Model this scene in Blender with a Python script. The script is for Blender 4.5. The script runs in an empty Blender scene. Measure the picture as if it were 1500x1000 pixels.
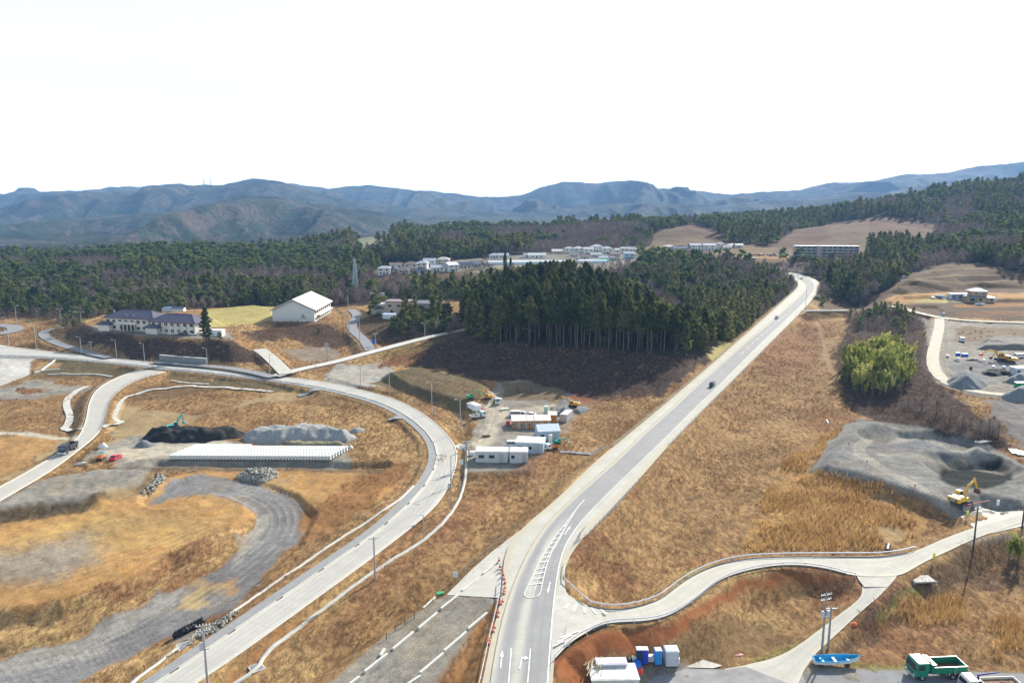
import bpy, math, random
import numpy as np
from mathutils import Vector, Matrix
random.seed(7); RNG = np.random.default_rng(7)
R = math.radians
SC = bpy.context.scene
COL = SC.collection
# ------------------------------------------------------------------ camera
CAMZ, FPX, PITCH = 75.0, 1100.0, R(10.3)
cd = bpy.data.cameras.new('camera'); cam = bpy.data.objects.new('camera', cd); COL.objects.link(cam)
cd.sensor_width = 36; cd.lens = 36*FPX/1500; cd.clip_end = 30000; cd.clip_start = 1
cam.location = (0, 0, CAMZ); cam.rotation_euler = (R(90)-PITCH, 0, 0)
SC.camera = cam
# ------------------------------------------------------------------ light
SUN_AZ, SUN_EL = R(36), R(30)          # azimuth measured clockwise from +Y (view direction)
w = bpy.data.worlds.new('World'); SC.world = w; w.use_nodes = True
nt = w.node_tree; nt.nodes.clear()
sky = nt.nodes.new('ShaderNodeTexSky'); sky.sky_type = 'NISHITA'; sky.sun_disc = False
sky.sun_elevation = SUN_EL; sky.sun_rotation = SUN_AZ; sky.altitude = 50
sky.air_density = 1.0; sky.dust_density = 2.2; sky.ozone_density = 1.0
bg = nt.nodes.new('ShaderNodeBackground'); bg.inputs['Strength'].default_value = 0.105
wo = nt.nodes.new('ShaderNodeOutputWorld')
# thin bright winter veil, strongest low over the horizon, thinner overhead
_tc = nt.nodes.new('ShaderNodeTexCoord'); _sx = nt.nodes.new('ShaderNodeSeparateXYZ'); nt.links.new(_tc.outputs['Generated'], _sx.inputs[0])
_el = nt.nodes.new('ShaderNodeMapRange'); _el.inputs[1].default_value = .12; _el.inputs[2].default_value = .60; _el.inputs[3].default_value = .92; _el.inputs[4].default_value = .06
nt.links.new(_sx.outputs['Z'], _el.inputs[0])
_mp = nt.nodes.new('ShaderNodeMapping'); _mp.inputs['Scale'].default_value = (1.2, 1.2, 6); nt.links.new(_tc.outputs['Generated'], _mp.inputs[0])
_no = nt.nodes.new('ShaderNodeTexNoise'); _no.inputs['Scale'].default_value = 2.2; _no.inputs['Detail'].default_value = 6; nt.links.new(_mp.outputs[0], _no.inputs['Vector'])
_md = nt.nodes.new('ShaderNodeMath'); _md.operation = 'MULTIPLY_ADD'; _md.inputs[1].default_value = .22; _md.inputs[2].default_value = -.11; nt.links.new(_no.outputs[0], _md.inputs[0])
_ad = nt.nodes.new('ShaderNodeMath'); _ad.operation = 'ADD'; _ad.use_clamp = True; nt.links.new(_el.outputs[0], _ad.inputs[0]); nt.links.new(_md.outputs[0], _ad.inputs[1])
_mx = nt.nodes.new('ShaderNodeMix'); _mx.data_type = 'RGBA'; nt.links.new(_ad.outputs[0], _mx.inputs[0]); nt.links.new(sky.outputs[0], _mx.inputs[6]); _mx.inputs[7].default_value = (5.5, 6.35, 6.4, 1)
_hz = nt.nodes.new('ShaderNodeMapRange'); _hz.inputs[1].default_value = 0; _hz.inputs[2].default_value = .13; _hz.inputs[3].default_value = 1.75; _hz.inputs[4].default_value = 1
nt.links.new(_sx.outputs['Z'], _hz.inputs[0]); _sc = nt.nodes.new('ShaderNodeVectorMath'); _sc.operation = 'SCALE'; nt.links.new(_mx.outputs[2], _sc.inputs[0]); nt.links.new(_hz.outputs[0], _sc.inputs['Scale'])
nt.links.new(_sc.outputs[0], bg.inputs[0]); nt.links.new(bg.outputs[0], wo.inputs[0])
sl = bpy.data.lights.new('sun', 'SUN'); sl.energy = 4.4; sl.angle = R(0.6); sl.color = (1.0, 0.94, 0.83)
so = bpy.data.objects.new('sun', sl); COL.objects.link(so)
sd = Vector((math.sin(SUN_AZ)*math.cos(SUN_EL), math.cos(SUN_AZ)*math.cos(SUN_EL), math.sin(SUN_EL)))
so.rotation_euler = sd.to_track_quat('Z', 'Y').to_euler(); so.location = (0, 0, 300)
SC.view_settings.view_transform = 'Standard'; SC.view_settings.look = 'None'
SC.view_settings.gamma = 1; SC.view_settings.exposure = 1.06
SC.render.engine = 'CYCLES'
SC.cycles.volume_bounces = 1; SC.cycles.max_bounces = 5; SC.cycles.transparent_max_bounces = 8
# ------------------------------------------------------------------ camera geometry
_CT, _ST = math.cos(PITCH), math.sin(PITCH)
def ray(px, py):
    a = (px-750)/FPX; b = (500-py)/FPX
    return Vector((a, _CT+b*_ST, -_ST+b*_CT))
def W(px, py, z=0.0):
    d = ray(px, py); t = (z-CAMZ)/d.z
    return (d.x*t, d.y*t, z)
def WY(px, py, Y, tree=0.0):
    d = ray(px, py); t = Y/d.y
    return (d.x*t, Y, CAMZ+d.z*t-tree)
def WS(px, py, z0, k, y0=110):          # surface z = z0 + k (Y - y0)
    z = z0
    for _ in range(12):
        p = W(px, py, z); z = z0+k*(p[1]-y0)
    return W(px, py, z)
HW = lambda px, py: WS(px, py, 5.0, .02)
LR = lambda px, py: WS(px, py, 2.0, .0125)
# ------------------------------------------------------------------ numpy noise
_perm = np.random.default_rng(3).random((256, 256)).astype(np.float32)
def vnoise(x, y):
    xi = np.floor(x).astype(np.int64); yi = np.floor(y).astype(np.int64)
    fx = x-xi; fy = y-yi
    fx = fx*fx*(3-2*fx); fy = fy*fy*(3-2*fy)
    a = _perm[xi & 255, yi & 255]; b = _perm[(xi+1) & 255, yi & 255]
    c = _perm[xi & 255, (yi+1) & 255]; d = _perm[(xi+1) & 255, (yi+1) & 255]
    return (a*(1-fx)+b*fx)*(1-fy)+(c*(1-fx)+d*fx)*fy
def fbm(x, y, o=4):
    s = 0; a = .5; t = 0
    for i in range(o):
        s = s+a*vnoise(x*2**i+17.3*i, y*2**i+9.1*i); t += a; a *= .5
    return s/t
def ridged(x, y, o=3):
    s = 0; a = .6; t = 0
    for i in range(o):
        s = s+a*(1-np.abs(2*vnoise(x*2**i+7.7*i, y*2**i+3.3*i)-1)); t += a; a *= .45
    return s/t
# ------------------------------------------------------------------ object helpers
def link(o): COL.objects.link(o); return o
def tag(o, label=None, cat=None, group=None, kind=None):
    if label: o['label'] = label
    if cat: o['category'] = cat
    if group: o['group'] = group
    if kind: o['kind'] = kind
    return o
def empty(name, loc, rz=0, label=None, cat=None, group=None):
    o = bpy.data.objects.new(name, None); o.location = loc; o.rotation_euler = (0, 0, rz)
    o.empty_display_size = .5
    link(o); return tag(o, label, cat, group)
def copy_tree(o, parent=None):
    c = o.copy(); link(c)
    if parent is not None: c.parent = parent
    for ch in list(o.children): copy_tree(ch, c)
    return c
def rawmesh(name, co, faces, mat, parent=None, smooth=False, loops=None):
    """co Nx3 array, faces MxK int array"""
    co = np.asarray(co, dtype=np.float32); faces = np.asarray(faces, dtype=np.int32)
    me = bpy.data.meshes.new(name)
    n, k = faces.shape
    me.vertices.add(len(co)); me.vertices.foreach_set('co', co.ravel())
    me.loops.add(n*k); me.loops.foreach_set('vertex_index', faces.ravel())
    me.polygons.add(n); me.polygons.foreach_set('loop_start', np.arange(n, dtype=np.int32)*k)
    if smooth: me.polygons.foreach_set('use_smooth', np.ones(n, dtype=bool))
    me.update(calc_edges=True)
    if mat: me.materials.append(mat)
    o = bpy.data.objects.new(name, me); link(o)
    if parent is not None: o.parent = parent
    return o
class MB:
    """collects shapes for ONE mesh object"""
    def __init__(s): s.v = []; s.f = []; s.sm = []
    def add(s, vs, fs, smooth=False, M=None):
        n = len(s.v)
        for p in vs:
            p = Vector(p)
            s.v.append(tuple(M @ p) if M is not None else tuple(p))
        for f in fs: s.f.append([i+n for i in f]); s.sm.append(smooth)
        return s
    def box(s, c, d, rz=0, taper=(1, 1), bev=0, M=None):
        hx, hy, hz = d[0]/2, d[1]/2, d[2]/2
        tx, ty = taper
        if bev:
            b = min(bev, hx*.9, hy*.9, hz*.9); vs = []; fs = []
            def ring(z, ax, ay):
                return [(-ax+b, -ay, z), (ax-b, -ay, z), (ax, -ay+b, z), (ax, ay-b, z), (ax-b, ay, z), (-ax+b, ay, z), (-ax, ay-b, z), (-ax, -ay+b, z)]
            vs += [(x*(1-b/hx), y*(1-b/hy), z) for x, y, z in ring(-hz, hx, hy)]
            vs += ring(-hz+b, hx, hy); vs += ring(hz-b, hx*tx, hy*ty)
            vs += [(x*(1-b/hx), y*(1-b/hy), z) for x, y, z in ring(hz, hx*tx, hy*ty)]
            fs.append(list(range(7, -1, -1)))
            for k in range(3):
                for i in range(8): fs.append([k*8+i, k*8+(i+1) % 8, (k+1)*8+(i+1) % 8, (k+1)*8+i])
            fs.append(list(range(24, 32)))
        else:
            vs = [(-hx, -hy, -hz), (hx, -hy, -hz), (hx, hy, -hz), (-hx, hy, -hz), (-hx*tx, -hy*ty, hz), (hx*tx, -hy*ty, hz), (hx*tx, hy*ty, hz), (-hx*tx, hy*ty, hz)]
            fs = [[3, 2, 1, 0], [4, 5, 6, 7], [0, 1, 5, 4], [1, 2, 6, 5], [2, 3, 7, 6], [3, 0, 4, 7]]
        T = Matrix.Translation(c) @ Matrix.Rotation(rz, 4, 'Z')
        if M is not None: T = M @ T
        return s.add(vs, fs, False, T)
    def tube(s, p0, p1, r0, r1=None, n=8, caps=True):
        r1 = r0 if r1 is None else r1
        p0 = Vector(p0); p1 = Vector(p1); d = (p1-p0)
        if d.length < 1e-6: return s
        q = d.to_track_quat('Z', 'Y').to_matrix()
        vs = []; fs = []
        for p, r in ((p0, r0), (p1, r1)):
            for i in range(n):
                a = 2*math.pi*i/n
                vs.append(p+q @ Vector((math.cos(a)*r, math.sin(a)*r, 0)))
        for i in range(n): fs.append([i, (i+1) % n, n+(i+1) % n, n+i])
        s.add(vs, fs, n > 5)
        if caps:
            s.add(vs[:n], [list(range(n-1, -1, -1))]); s.add(vs[n:], [list(range(n))])
        return s
    def path(s, pts, r, n=6):
        for a, b in zip(pts[:-1], pts[1:]): s.tube(a, b, r, r, n)
        return s
    def prism(s, prof, y0, y1, M=None):
        """profile in XZ, extruded along Y"""
        n = len(prof)
        vs = [(x, y0, z) for x, z in prof]+[(x, y1, z) for x, z in prof]
        fs = [list(range(n)), list(range(2*n-1, n-1, -1))]
        for i in range(n): fs.append([(i+1) % n, i, n+i, n+(i+1) % n])
        return s.add(vs, fs, False, M)
    def sph(s, c, r, sc=(1, 1, 1), n=10, m=6, z0=-1.0):
        vs = []; fs = []
        a0 = math.asin(max(-1, min(1, z0)))
        for j in range(m+1):
            t = a0+(math.pi/2-a0)*j/m
            for i in range(n):
                a = 2*math.pi*i/n
                vs.append((c[0]+r*sc[0]*math.cos(t)*math.cos(a), c[1]+r*sc[1]*math.cos(t)*math.sin(a), c[2]+r*sc[2]*math.sin(t)))
        for j in range(m):
            for i in range(n): fs.append([j*n+i, j*n+(i+1) % n, (j+1)*n+(i+1) % n, (j+1)*n+i])
        return s.add(vs, fs, True)
    def build(s, name, mat, parent=None, loc=None):
        me = bpy.data.meshes.new(name); me.from_pydata(s.v, [], s.f)
        me.polygons.foreach_set('use_smooth', s.sm)
        me.materials.append(mat); me.update()
        o = bpy.data.objects.new(name, me); link(o)
        if parent is not None: o.parent = parent
        if loc is not None: o.location = loc
        return o
# ------------------------------------------------------------------ materials
def newmat(name):
    m = bpy.data.materials.new(name); m.use_nodes = True
    n = m.node_tree.nodes; b = n['Principled BSDF']
    return m, m.node_tree, n, b
def mat(name, col, rough=.75, var=.18, scale=2.0, metal=0, spec=.3, bump=0.0, col2=None, coat=0, emit=None, stretch=None):
    m, t, n, b = newmat(name)
    tc = n.new('ShaderNodeTexCoord')
    src = tc.outputs['Object']
    if stretch:
        mp = n.new('ShaderNodeMapping'); mp.inputs['Scale'].default_value = stretch
        t.links.new(src, mp.inputs[0]); src = mp.outputs[0]
    no = n.new('ShaderNodeTexNoise'); no.inputs['Scale'].default_value = scale; no.inputs['Detail'].default_value = 6; no.inputs['Roughness'].default_value = .65
    t.links.new(src, no.inputs['Vector'])
    rp = n.new('ShaderNodeValToRGB'); e = rp.color_ramp.elements
    c2 = col2 if col2 else tuple(c*(1-var*1.6) for c in col)
    e[0].position = .3; e[1].position = .7
    e[0].color = (*c2, 1); e[1].color = (*[min(1, c*(1+var*.6)) for c in col], 1)
    t.links.new(no.outputs[0], rp.inputs[0]); t.links.new(rp.outputs[0], b.inputs['Base Color'])
    b.inputs['Roughness'].default_value = rough; b.inputs['Metallic'].default_value = metal
    b.inputs['Specular IOR Level'].default_value = spec; b.inputs['Coat Weight'].default_value = coat
    if bump:
        bp = n.new('ShaderNodeBump'); bp.inputs['Strength'].default_value = bump; bp.inputs['Distance'].default_value = .05
        t.links.new(no.outputs[0], bp.inputs['Height']); t.links.new(bp.outputs[0], b.inputs['Normal'])
    return m
# ================================================================== TERRAIN
NR, NC = 1150, 1400
APY = -60.0
S = np.exp(np.linspace(math.log(130.0), math.log(9600.0), NR))
U = np.linspace(-.97, .97, NC)
GX = (U[None, :]*S[:, None]); GY = np.repeat(S[:, None]+APY, NC, 1)
_l0 = math.log(130.0); _dl = (math.log(9600.0)-_l0)/(NR-1); _du = (U[-1]-U[0])/(NC-1)
# ---- control points of the broad relief: (px, py, z) seen ground, or crest (px, py_tree_top, distance, tree height)
CP = []
for px, py, z in [
  # near left works area
  (-250,1000,-1),(0,1000,-1.5),(100,980,-2),(230,1000,-1),(0,900,0),(200,860,0),(380,800,-1),(0,800,1),(200,760,1),(350,740,1),
  (-300,760,1),(500,740,1.5),(560,700,2),(450,700,1.5),(300,665,2),(150,670,1.5),(500,660,2),(300,600,2),(500,600,2.5),(420,580,2.5),
  (100,600,1.2),(0,620,1),(0,690,0.5),(-250,620,1),(0,560,1.5),(150,560,1.5),(-300,540,3),(620,650,2.5),
  # strip between left road and highway
  (400,1000,1.5),(500,900,2),(600,860,2.5),(650,760,3),(700,700,3),(750,680,3.5),(720,600,4),(800,600,4.5),(860,600,5),(820,640,4),
  # right valley
  (830,1000,.5),(900,985,0),(1000,960,0),(1100,1000,0),(1300,1000,0),(1500,1000,0),(1700,1000,0),(1150,900,0),(1350,900,-.6),(1500,880,-.5),(1700,860,0),
  (900,850,.5),(1000,800,.5),(1100,780,.5),(1200,780,.5),(1330,790,.5),(950,760,1.2),(1050,700,1.5),(1000,700,1.6),(1150,650,2.2),(1200,600,3),(1100,600,3.5),
  (1180,560,5),(1150,520,7),(1230,520,6.5),(1220,480,10),(1420,700,2.5),(1500,700,3),(1500,640,4.5),(1400,650,3.2),(1300,600,4.5),(1330,560,7.5),
  (1360,600,6.5),(1420,610,6.5),(1280,640,2.8),(1700,640,6),(1290,480,10.5),(1340,500,10),
  # right yard and house plots
  (1380,550,9),(1450,520,9),(1500,560,9),(1400,480,10),(1500,490,10),(1700,500,11),(1310,452,13),(1350,440,15),(1440,440,15.5),(1500,438,15.5),(1700,440,17),
  (1320,432,17),(1400,428,17.3),(1500,424,17.8),(1310,422,20),(1400,414,21),(1500,411,21.5),(1600,410,22),(1335,410,24),(1400,403,25),(1500,402,25.5),(1365,399,27),(1410,393,27.6),(1480,393,28),(1390,388,29.3),(1430,386,29.6),
  # road lines
  (0,512,5.2),(200,533,5),(400,552,4.9),(530,575,4.6),
  # north of left road
  (60,500,5.5),(150,515,5.6),(300,535,5.2),(-200,490,6),(0,470,6.5),(90,478,8),(420,525,5.6),(500,510,6.5),(540,500,7.5),(620,500,9),(660,485,10.5),
  (560,545,5),(620,540,5),(480,548,5),(640,565,6),(700,570,5.2),(780,570,5),(860,575,5.5),(900,590,6),(960,560,8),
  # brush slopes
  (90,492,11),(120,480,13.5),(200,494,13.5),(300,500,13.5),(330,505,12.5),(390,520,7),(250,480,13.5),(370,478,12.5),(350,458,12.5),(400,452,12.5),
  (460,472,12.5),(500,455,13),(300,455,13.5),(520,470,11.5),(515,485,9.5),(470,500,7.5),(560,480,11.5),(560,465,14),(600,455,16),
  (620,470,14),(650,475,12),
  (650,520,8),(680,492,14),(760,505,14),(850,515,14),(950,518,14),(1040,515,13),(880,570,6.5),(760,555,6),(690,545,6),(1070,500,13),
  (60,450,9),(0,450,7.5),(-200,450,8),
]: CP.append(W(px, py, z))
for px, py, Y, th in [
  # grove hill top (trees ~21 m) and what is behind
  (700,430,395,20),(760,398,410,21),(850,389,420,21),(930,405,420,21),(1000,440,400,20),(1050,455,390,19),
  (850,400,520,14),(1000,430,520,15),(1080,420,480,14),(950,385,620,13),(1100,395,600,12),
  # left forests
  (40,437,470,11),(150,425,480,11),(300,425,500,11),(420,425,510,10),(500,425,520,10),(620,408,560,12),(700,410,560,12),(560,410,520,11),
  (0,385,620,16),(200,378,650,16),(400,385,650,15),(500,392,640,13),
  (0,362,800,17),(100,358,830,17),(200,352,850,17),(300,350,880,16),(400,352,880,16),(480,352,880,15),(-300,366,800,17),(-300,400,600,15),
  (560,372,780,14),(650,352,900,15),(720,352,930,15),
  # centre and right forest crests
  (520,333,1150,15),(600,329,1180,16),(700,324,1200,16),(760,321,1250,16),(830,327,1250,16),(870,319,1250,16),(930,324,1250,16),(1000,308,1200,18),
  (1060,315,1200,18),(1090,321,1200,16),(1150,318,1250,16),(1200,311,1250,17),(1250,297,1250,17),(1300,290,1250,17),(1350,286,1250,18),(1400,271,1250,18),
  (1450,259,1300,18),(1500,254,1350,18),(1700,232,1400,18),
  (1300,315,1060,17),(1400,320,1000,16),(1500,315,950,16),(1700,300,900,16),
  (1500,335,640,14),(1700,325,640,14),(1420,352,640,14),(1350,365,640,12),(1280,378,640,12),(1230,395,600,12),
]: CP.append(WY(px, py, Y, th))
for px, py, z in [
  # village shelf, far plots, bare slopes
  (560,397,20),(620,398,21),(690,392,21),(740,390,22),(800,383,24),(880,380,24),(940,385,24),(1000,368,26),(1080,368,26),(1130,372,25),(1160,376,24.5),(1260,376,24.5),(1100,378,24),(1050,378,23.5),
  (700,400,19),(1200,385,21),(1200,400,17.5),(1160,393,18),(880,362,27),(740,365,27),(1010,359,28),(1130,360,28),(1200,357,30),
]: CP.append(W(px, py, z))
for px, py, Y in [(1010,331,1010),(960,352,960),(1060,352,960),(1200,330,1010),(1280,322,1010),(1340,335,930),(1330,360,820),(1150,345,980),
  (545,347,900),(510,356,860),(580,357,860),(1260,440,520),(1290,450,500)]: CP.append(WY(px, py, Y))
for x, y, z in [(-1000,1150,-22),(-650,1120,-22),(-350,1120,-18),(-150,1600,-10),(-700,1500,-40),(-1300,1500,-45),(-350,1700,-35),(-2500,2300,-30),(0,2300,0),(2500,2300,40),(0,1700,5),(900,1700,40),(1700,1700,110),(-4000,4000,10),(0,4000,10),(4000,4000,60),(-6000,9000,10),(0,9000,10),(6000,9000,10),(-60,75,0),(60,75,1),(0,75,2),(-200,80,0),(200,80,0)]:
    CP.append((x, y, z))
CP = np.array(CP)
_P = CP[:, :2]; _n = len(_P)
_D = np.sqrt(((_P[:, None]-_P[None])**2).sum(-1)+9.0)
_A = np.zeros((_n+1, _n+1)); _A[:_n, :_n] = _D-np.eye(_n)*1.5; _A[_n, :_n] = 1; _A[:_n, _n] = 1
_w = np.linalg.solve(_A, np.append(CP[:, 2], 0))
Z = np.zeros(GX.shape)
for i in range(_n):
    Z += _w[i]*np.sqrt((GX-_P[i, 0])**2+(GY-_P[i, 1])**2+9.0)
Z += _w[_n]
Z = np.where(GY < 700, np.maximum(Z, -4), Z); Z = np.clip(Z, -60, 160)
Z = np.where((GY > 1800) & (Z > 0), Z*np.clip(1-(GY-1800)/900, .12, 1), Z)
# forest relief
_rel = np.clip((GY-560)/500, 0, 1)*np.clip((2600-GY)/800, 0, 1)
Z += _rel*(fbm(GX/130, GY/130, 3)-.5)*16
# ---- mountain ridges
def ridge(pts, Y0, wf, wb, z0, amp, lam):
    global Z
    xs = []; ys = []; zs = []
    for k, p in enumerate(pts):
        Y = Y0*(p[2] if len(p) > 2 else 1)
        q = WY(p[0], p[1], Y, 0); xs.append(q[0]); ys.append(Y); zs.append(q[2])
    xs = np.array(xs); o = np.argsort(xs); xs = xs[o]; ys = np.array(ys)[o]; zs = np.array(zs)[o]
    m = (GY > Y0*.4)
    x = GX[m]; y = GY[m]
    wx = x+ (fbm(x/lam*.7+5, y/lam*.7, 2)-.5)*lam*.5*np.clip((Y0-y)/wf, 0, 1)
    Yr = np.interp(wx, xs, ys); Zr = np.interp(wx, xs, zs)
    Zr = Zr+(fbm(wx/(lam*.5), 0*wx+3, 4)-.5)*amp*.10
    t = np.clip((Yr-y)/wf, 0, 1.4); tb = np.clip((y-Yr)/wb, 0, 1)
    sp = ridged(wx/lam+1.3, y/(lam*3.2), 4)
    body = (1-np.clip(t, 0, 1))**1.0
    h = z0+(Zr-z0)*body*(1-tb**1.5*.8)
    h += amp*np.minimum(sp-.80, .10)*np.sin(np.clip(t, 0, 1)**.85*math.pi)**1.5*np.clip((Zr-z0)/150, .25, 1.3)
    h += (fbm(x/60, y/60, 3)-.5)*10
    Zm = Z[m]; Z[m] = np.maximum(Zm, h)
FAR = [(-400,290),(-200,286),(0,283),(60,286),(115,289),(160,276),(200,280),(290,274),(330,270),(400,268),(440,272),(480,276),(540,271),(600,277),(650,283),(720,289),(760,286),(800,274),(825,267),(870,269),(910,266),(950,278),(1010,276),(1060,284),(1100,285),(1150,278),(1250,268),(1350,256),(1420,247),(1500,236),(1700,225),(1900,222)]
ridge(FAR, 6800, 2700, 2000, -20, 620, 640)
ridge([(-400,330),(0,323),(34,318),(84,313),(134,299),(175,288),(225,279),(290,271),(330,269),(371,261),(400,266),(440,276),(500,291),(560,300),(640,306),(760,312),(900,300),(960,296),(1010,305),(1100,298),(1180,290),(1300,283),(1420,268),(1560,262),(1800,255)], 4700, 1700, 1500, -30, 470, 470)
ridge([(-400,338),(0,333),(112,324),(196,313),(269,308),(308,296),(350,288),(400,289),(464,300),(514,304),(554,310),(618,325),(660,336),(760,345),(900,350),(1100,350),(1400,340),(1700,330)], 3100, 1500, 900, -45, 330, 340)
# ---- interpolation and picking
def gz(x, y):
    s = y-APY
    r = (math.log(max(s, 130.1))-_l0)/_dl; c = (x/s-U[0])/_du
    r = min(max(r, 0), NR-1.001); c = min(max(c, 0), NC-1.001)
    i = int(r); j = int(c); a = r-i; b = c-j
    return float((Z[i, j]*(1-b)+Z[i, j+1]*b)*(1-a)+(Z[i+1, j]*(1-b)+Z[i+1, j+1]*b)*a)
def gzv(x, y):
    s = y-APY
    r = np.clip((np.log(np.maximum(s, 130.1))-_l0)/_dl, 0, NR-1.001); c = np.clip((x/s-U[0])/_du, 0, NC-1.001)
    i = r.astype(int); j = c.astype(int); a = r-i; b = c-j
    return (Z[i, j]*(1-b)+Z[i, j+1]*b)*(1-a)+(Z[i+1, j]*(1-b)+Z[i+1, j+1]*b)*a
_T = np.exp(np.linspace(math.log(95.0), math.log(9000.0), 2600))
def at(px, py):
    """ground point seen at photo pixel"""
    d = ray(px, py); t = _T/d.y
    x = d.x*t; z = CAMZ+d.z*t; g = gzv(x, _T)
    hit = np.nonzero(z < g)[0]
    if not len(hit): k = len(_T)-1
    else: k = hit[0]
    lo = _T[max(k-1, 0)]; hi = _T[k]
    for _ in range(14):
        m = (lo+hi)/2; tt = m/d.y
        if CAMZ+d.z*tt < gz(d.x*tt, m): hi = m
        else: lo = m
    tt = hi/d.y
    return Vector((d.x*tt, hi, gz(d.x*tt, hi)))
# ---- grid shaping
def polydist(x, y, P):
    """signed distance (negative inside) to polygon P"""
    d2 = np.full(x.shape, 1e18); ins = np.zeros(x.shape, bool); n = len(P)
    for i in range(n):
        ax, ay = P[i][:2]; bx, by = P[(i+1) % n][:2]
        ex, ey = bx-ax, by-ay; L = ex*ex+ey*ey+1e-9
        t = np.clip(((x-ax)*ex+(y-ay)*ey)/L, 0, 1)
        d2 = np.minimum(d2, (x-ax-t*ex)**2+(y-ay-t*ey)**2)
        c = (ay > y) != (by > y)
        with np.errstate(divide='ignore', invalid='ignore'):
            ins ^= c & (x < ex*(y-ay)/(ey if ey else 1e-9)+ax)
    d = np.sqrt(d2); return np.where(ins, -d, d)
def window(P, mg):
    xs = [p[0] for p in P]; ys = [p[1] for p in P]
    r0 = np.searchsorted(S, min(ys)-mg-APY); r1 = np.searchsorted(S, max(ys)+mg-APY)
    r0 = max(r0-1, 0); r1 = min(r1+1, NR)
    if r1-r0 < 2: return None
    smin, smax = S[r0], S[r1-1]
    x0, x1 = min(xs)-mg, max(xs)+mg
    u0 = min(x0/smin, x0/smax); u1 = max(x1/smin, x1/smax)
    c0 = max(int((u0-U[0])/_du)-1, 0); c1 = min(int((u1-U[0])/_du)+2, NC)
    if c1-c0 < 2: return None
    return slice(r0, r1), slice(c0, c1)
def planefit(P):
    A = np.array([[p[0], p[1], 1] for p in P]); b = np.array([p[2] for p in P])
    s, *_ = np.linalg.lstsq(A, b, rcond=None); return s
def clampz(sl_, d, zt, m, mode='both', blend=0.0):
    h = Z[sl_]
    up = zt+m*np.maximum(d, 0); dn = zt-m*np.maximum(d, 0)
    if mode == 'both': n = np.clip(h, dn, up)
    elif mode == 'raise': n = np.maximum(h, dn)
    else: n = np.minimum(h, up)
    Z[sl_] = n
def plateau(P, m=.6, mode='both', mg=25, inner=0):
    """P: world points with z; surface becomes the fitted plane inside, batters outside"""
    w_ = window(P, mg)
    if w_ is None: return
    x = GX[w_]; y = GY[w_]; d = polydist(x, y, P)+inner
    a, b, c = planefit(P)
    clampz(w_, d, a*x+b*y+c, m, mode)
FLAT = np.zeros(GX.shape, np.float32)     # where no relief noise is wanted
def strip(pts, hw, m=.6, mode='both', mg=14, flat=True, off=0.0):
    """pts world centreline with z, hw half width (scalar or list)"""
    hw = np.full(len(pts), hw) if np.isscalar(hw) else np.array(hw)
    w_ = window(pts, mg+hw.max())
    if w_ is None: return
    x = GX[w_]; y = GY[w_]; best = np.full(x.shape, 1e9); zb = np.zeros(x.shape)
    for i in range(len(pts)-1):
        ax, ay, az = pts[i]; bx, by, bz = pts[i+1]
        ex, ey = bx-ax, by-ay; L = ex*ex+ey*ey+1e-9
        t = np.clip(((x-ax)*ex+(y-ay)*ey)/L, 0, 1)
        d = np.sqrt((x-ax-t*ex)**2+(y-ay-t*ey)**2)-(hw[i]*(1-t)+hw[i+1]*t)
        k = d < best; best = np.where(k, d, best); zb = np.where(k, az*(1-t)+bz*t, zb)
    clampz(w_, best, zb+off, m, mode)
    if flat: FLAT[w_] = np.maximum(FLAT[w_], (best < .5).astype(np.float32))
# ---- polylines
def resample(P, n):
    P = np.array(P, float); seg = np.sqrt(((P[1:, :2]-P[:-1, :2])**2).sum(1)); s = np.append(0, np.cumsum(seg))
    t = np.linspace(0, s[-1], n); return np.stack([np.interp(t, s, P[:, k]) for k in range(3)], 1)
def smooth(P, it=2):
    P = np.array(P, float)
    for _ in range(it):
        q = [P[0]]
        for a, b in zip(P[:-1], P[1:]): q += [a*.75+b*.25, a*.25+b*.75]
        q.append(P[-1]); P = np.array(q)
    return P
def pair(Lp, Rp, n, it=2):
    """two edges matched: resample both, then refine so that they stay opposite"""
    A = resample(smooth(Lp, it), n*4); B = resample(smooth(Rp, it), n*4)
    c = (resample(A, n)+resample(B, n))/2
    for _ in range(3):
        a_ = []; b_ = []; ia = ib = 0
        for i in range(n):
            da = ((A[:, :2]-c[i, :2])**2).sum(1); db = ((B[:, :2]-c[i, :2])**2).sum(1)
            lo, hi = ia, min(len(A), ia+60); ia = lo+int(np.argmin(da[lo:hi]))
            lo, hi = ib, min(len(B), ib+60); ib = lo+int(np.argmin(db[lo:hi]))
            a_.append(A[ia]); b_.append(B[ib])
        a_[0], b_[0], a_[-1], b_[-1] = A[0], B[0], A[-1], B[-1]
        a_ = np.array(a_); b_ = np.array(b_); c = resample((a_+b_)/2, n)
    ker = np.array([.25, .5, .25])
    for _ in range(3):
        for q in (a_, b_):
            q[1:-1] = q[:-2]*.25+q[1:-1]*.5+q[2:]*.25
    return a_, b_
# ================================================================== ROAD LINES (traced on the ground)
H = lambda L: [HW(*p) for p in L]
Lr = lambda L: [LR(*p) for p in L]
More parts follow.
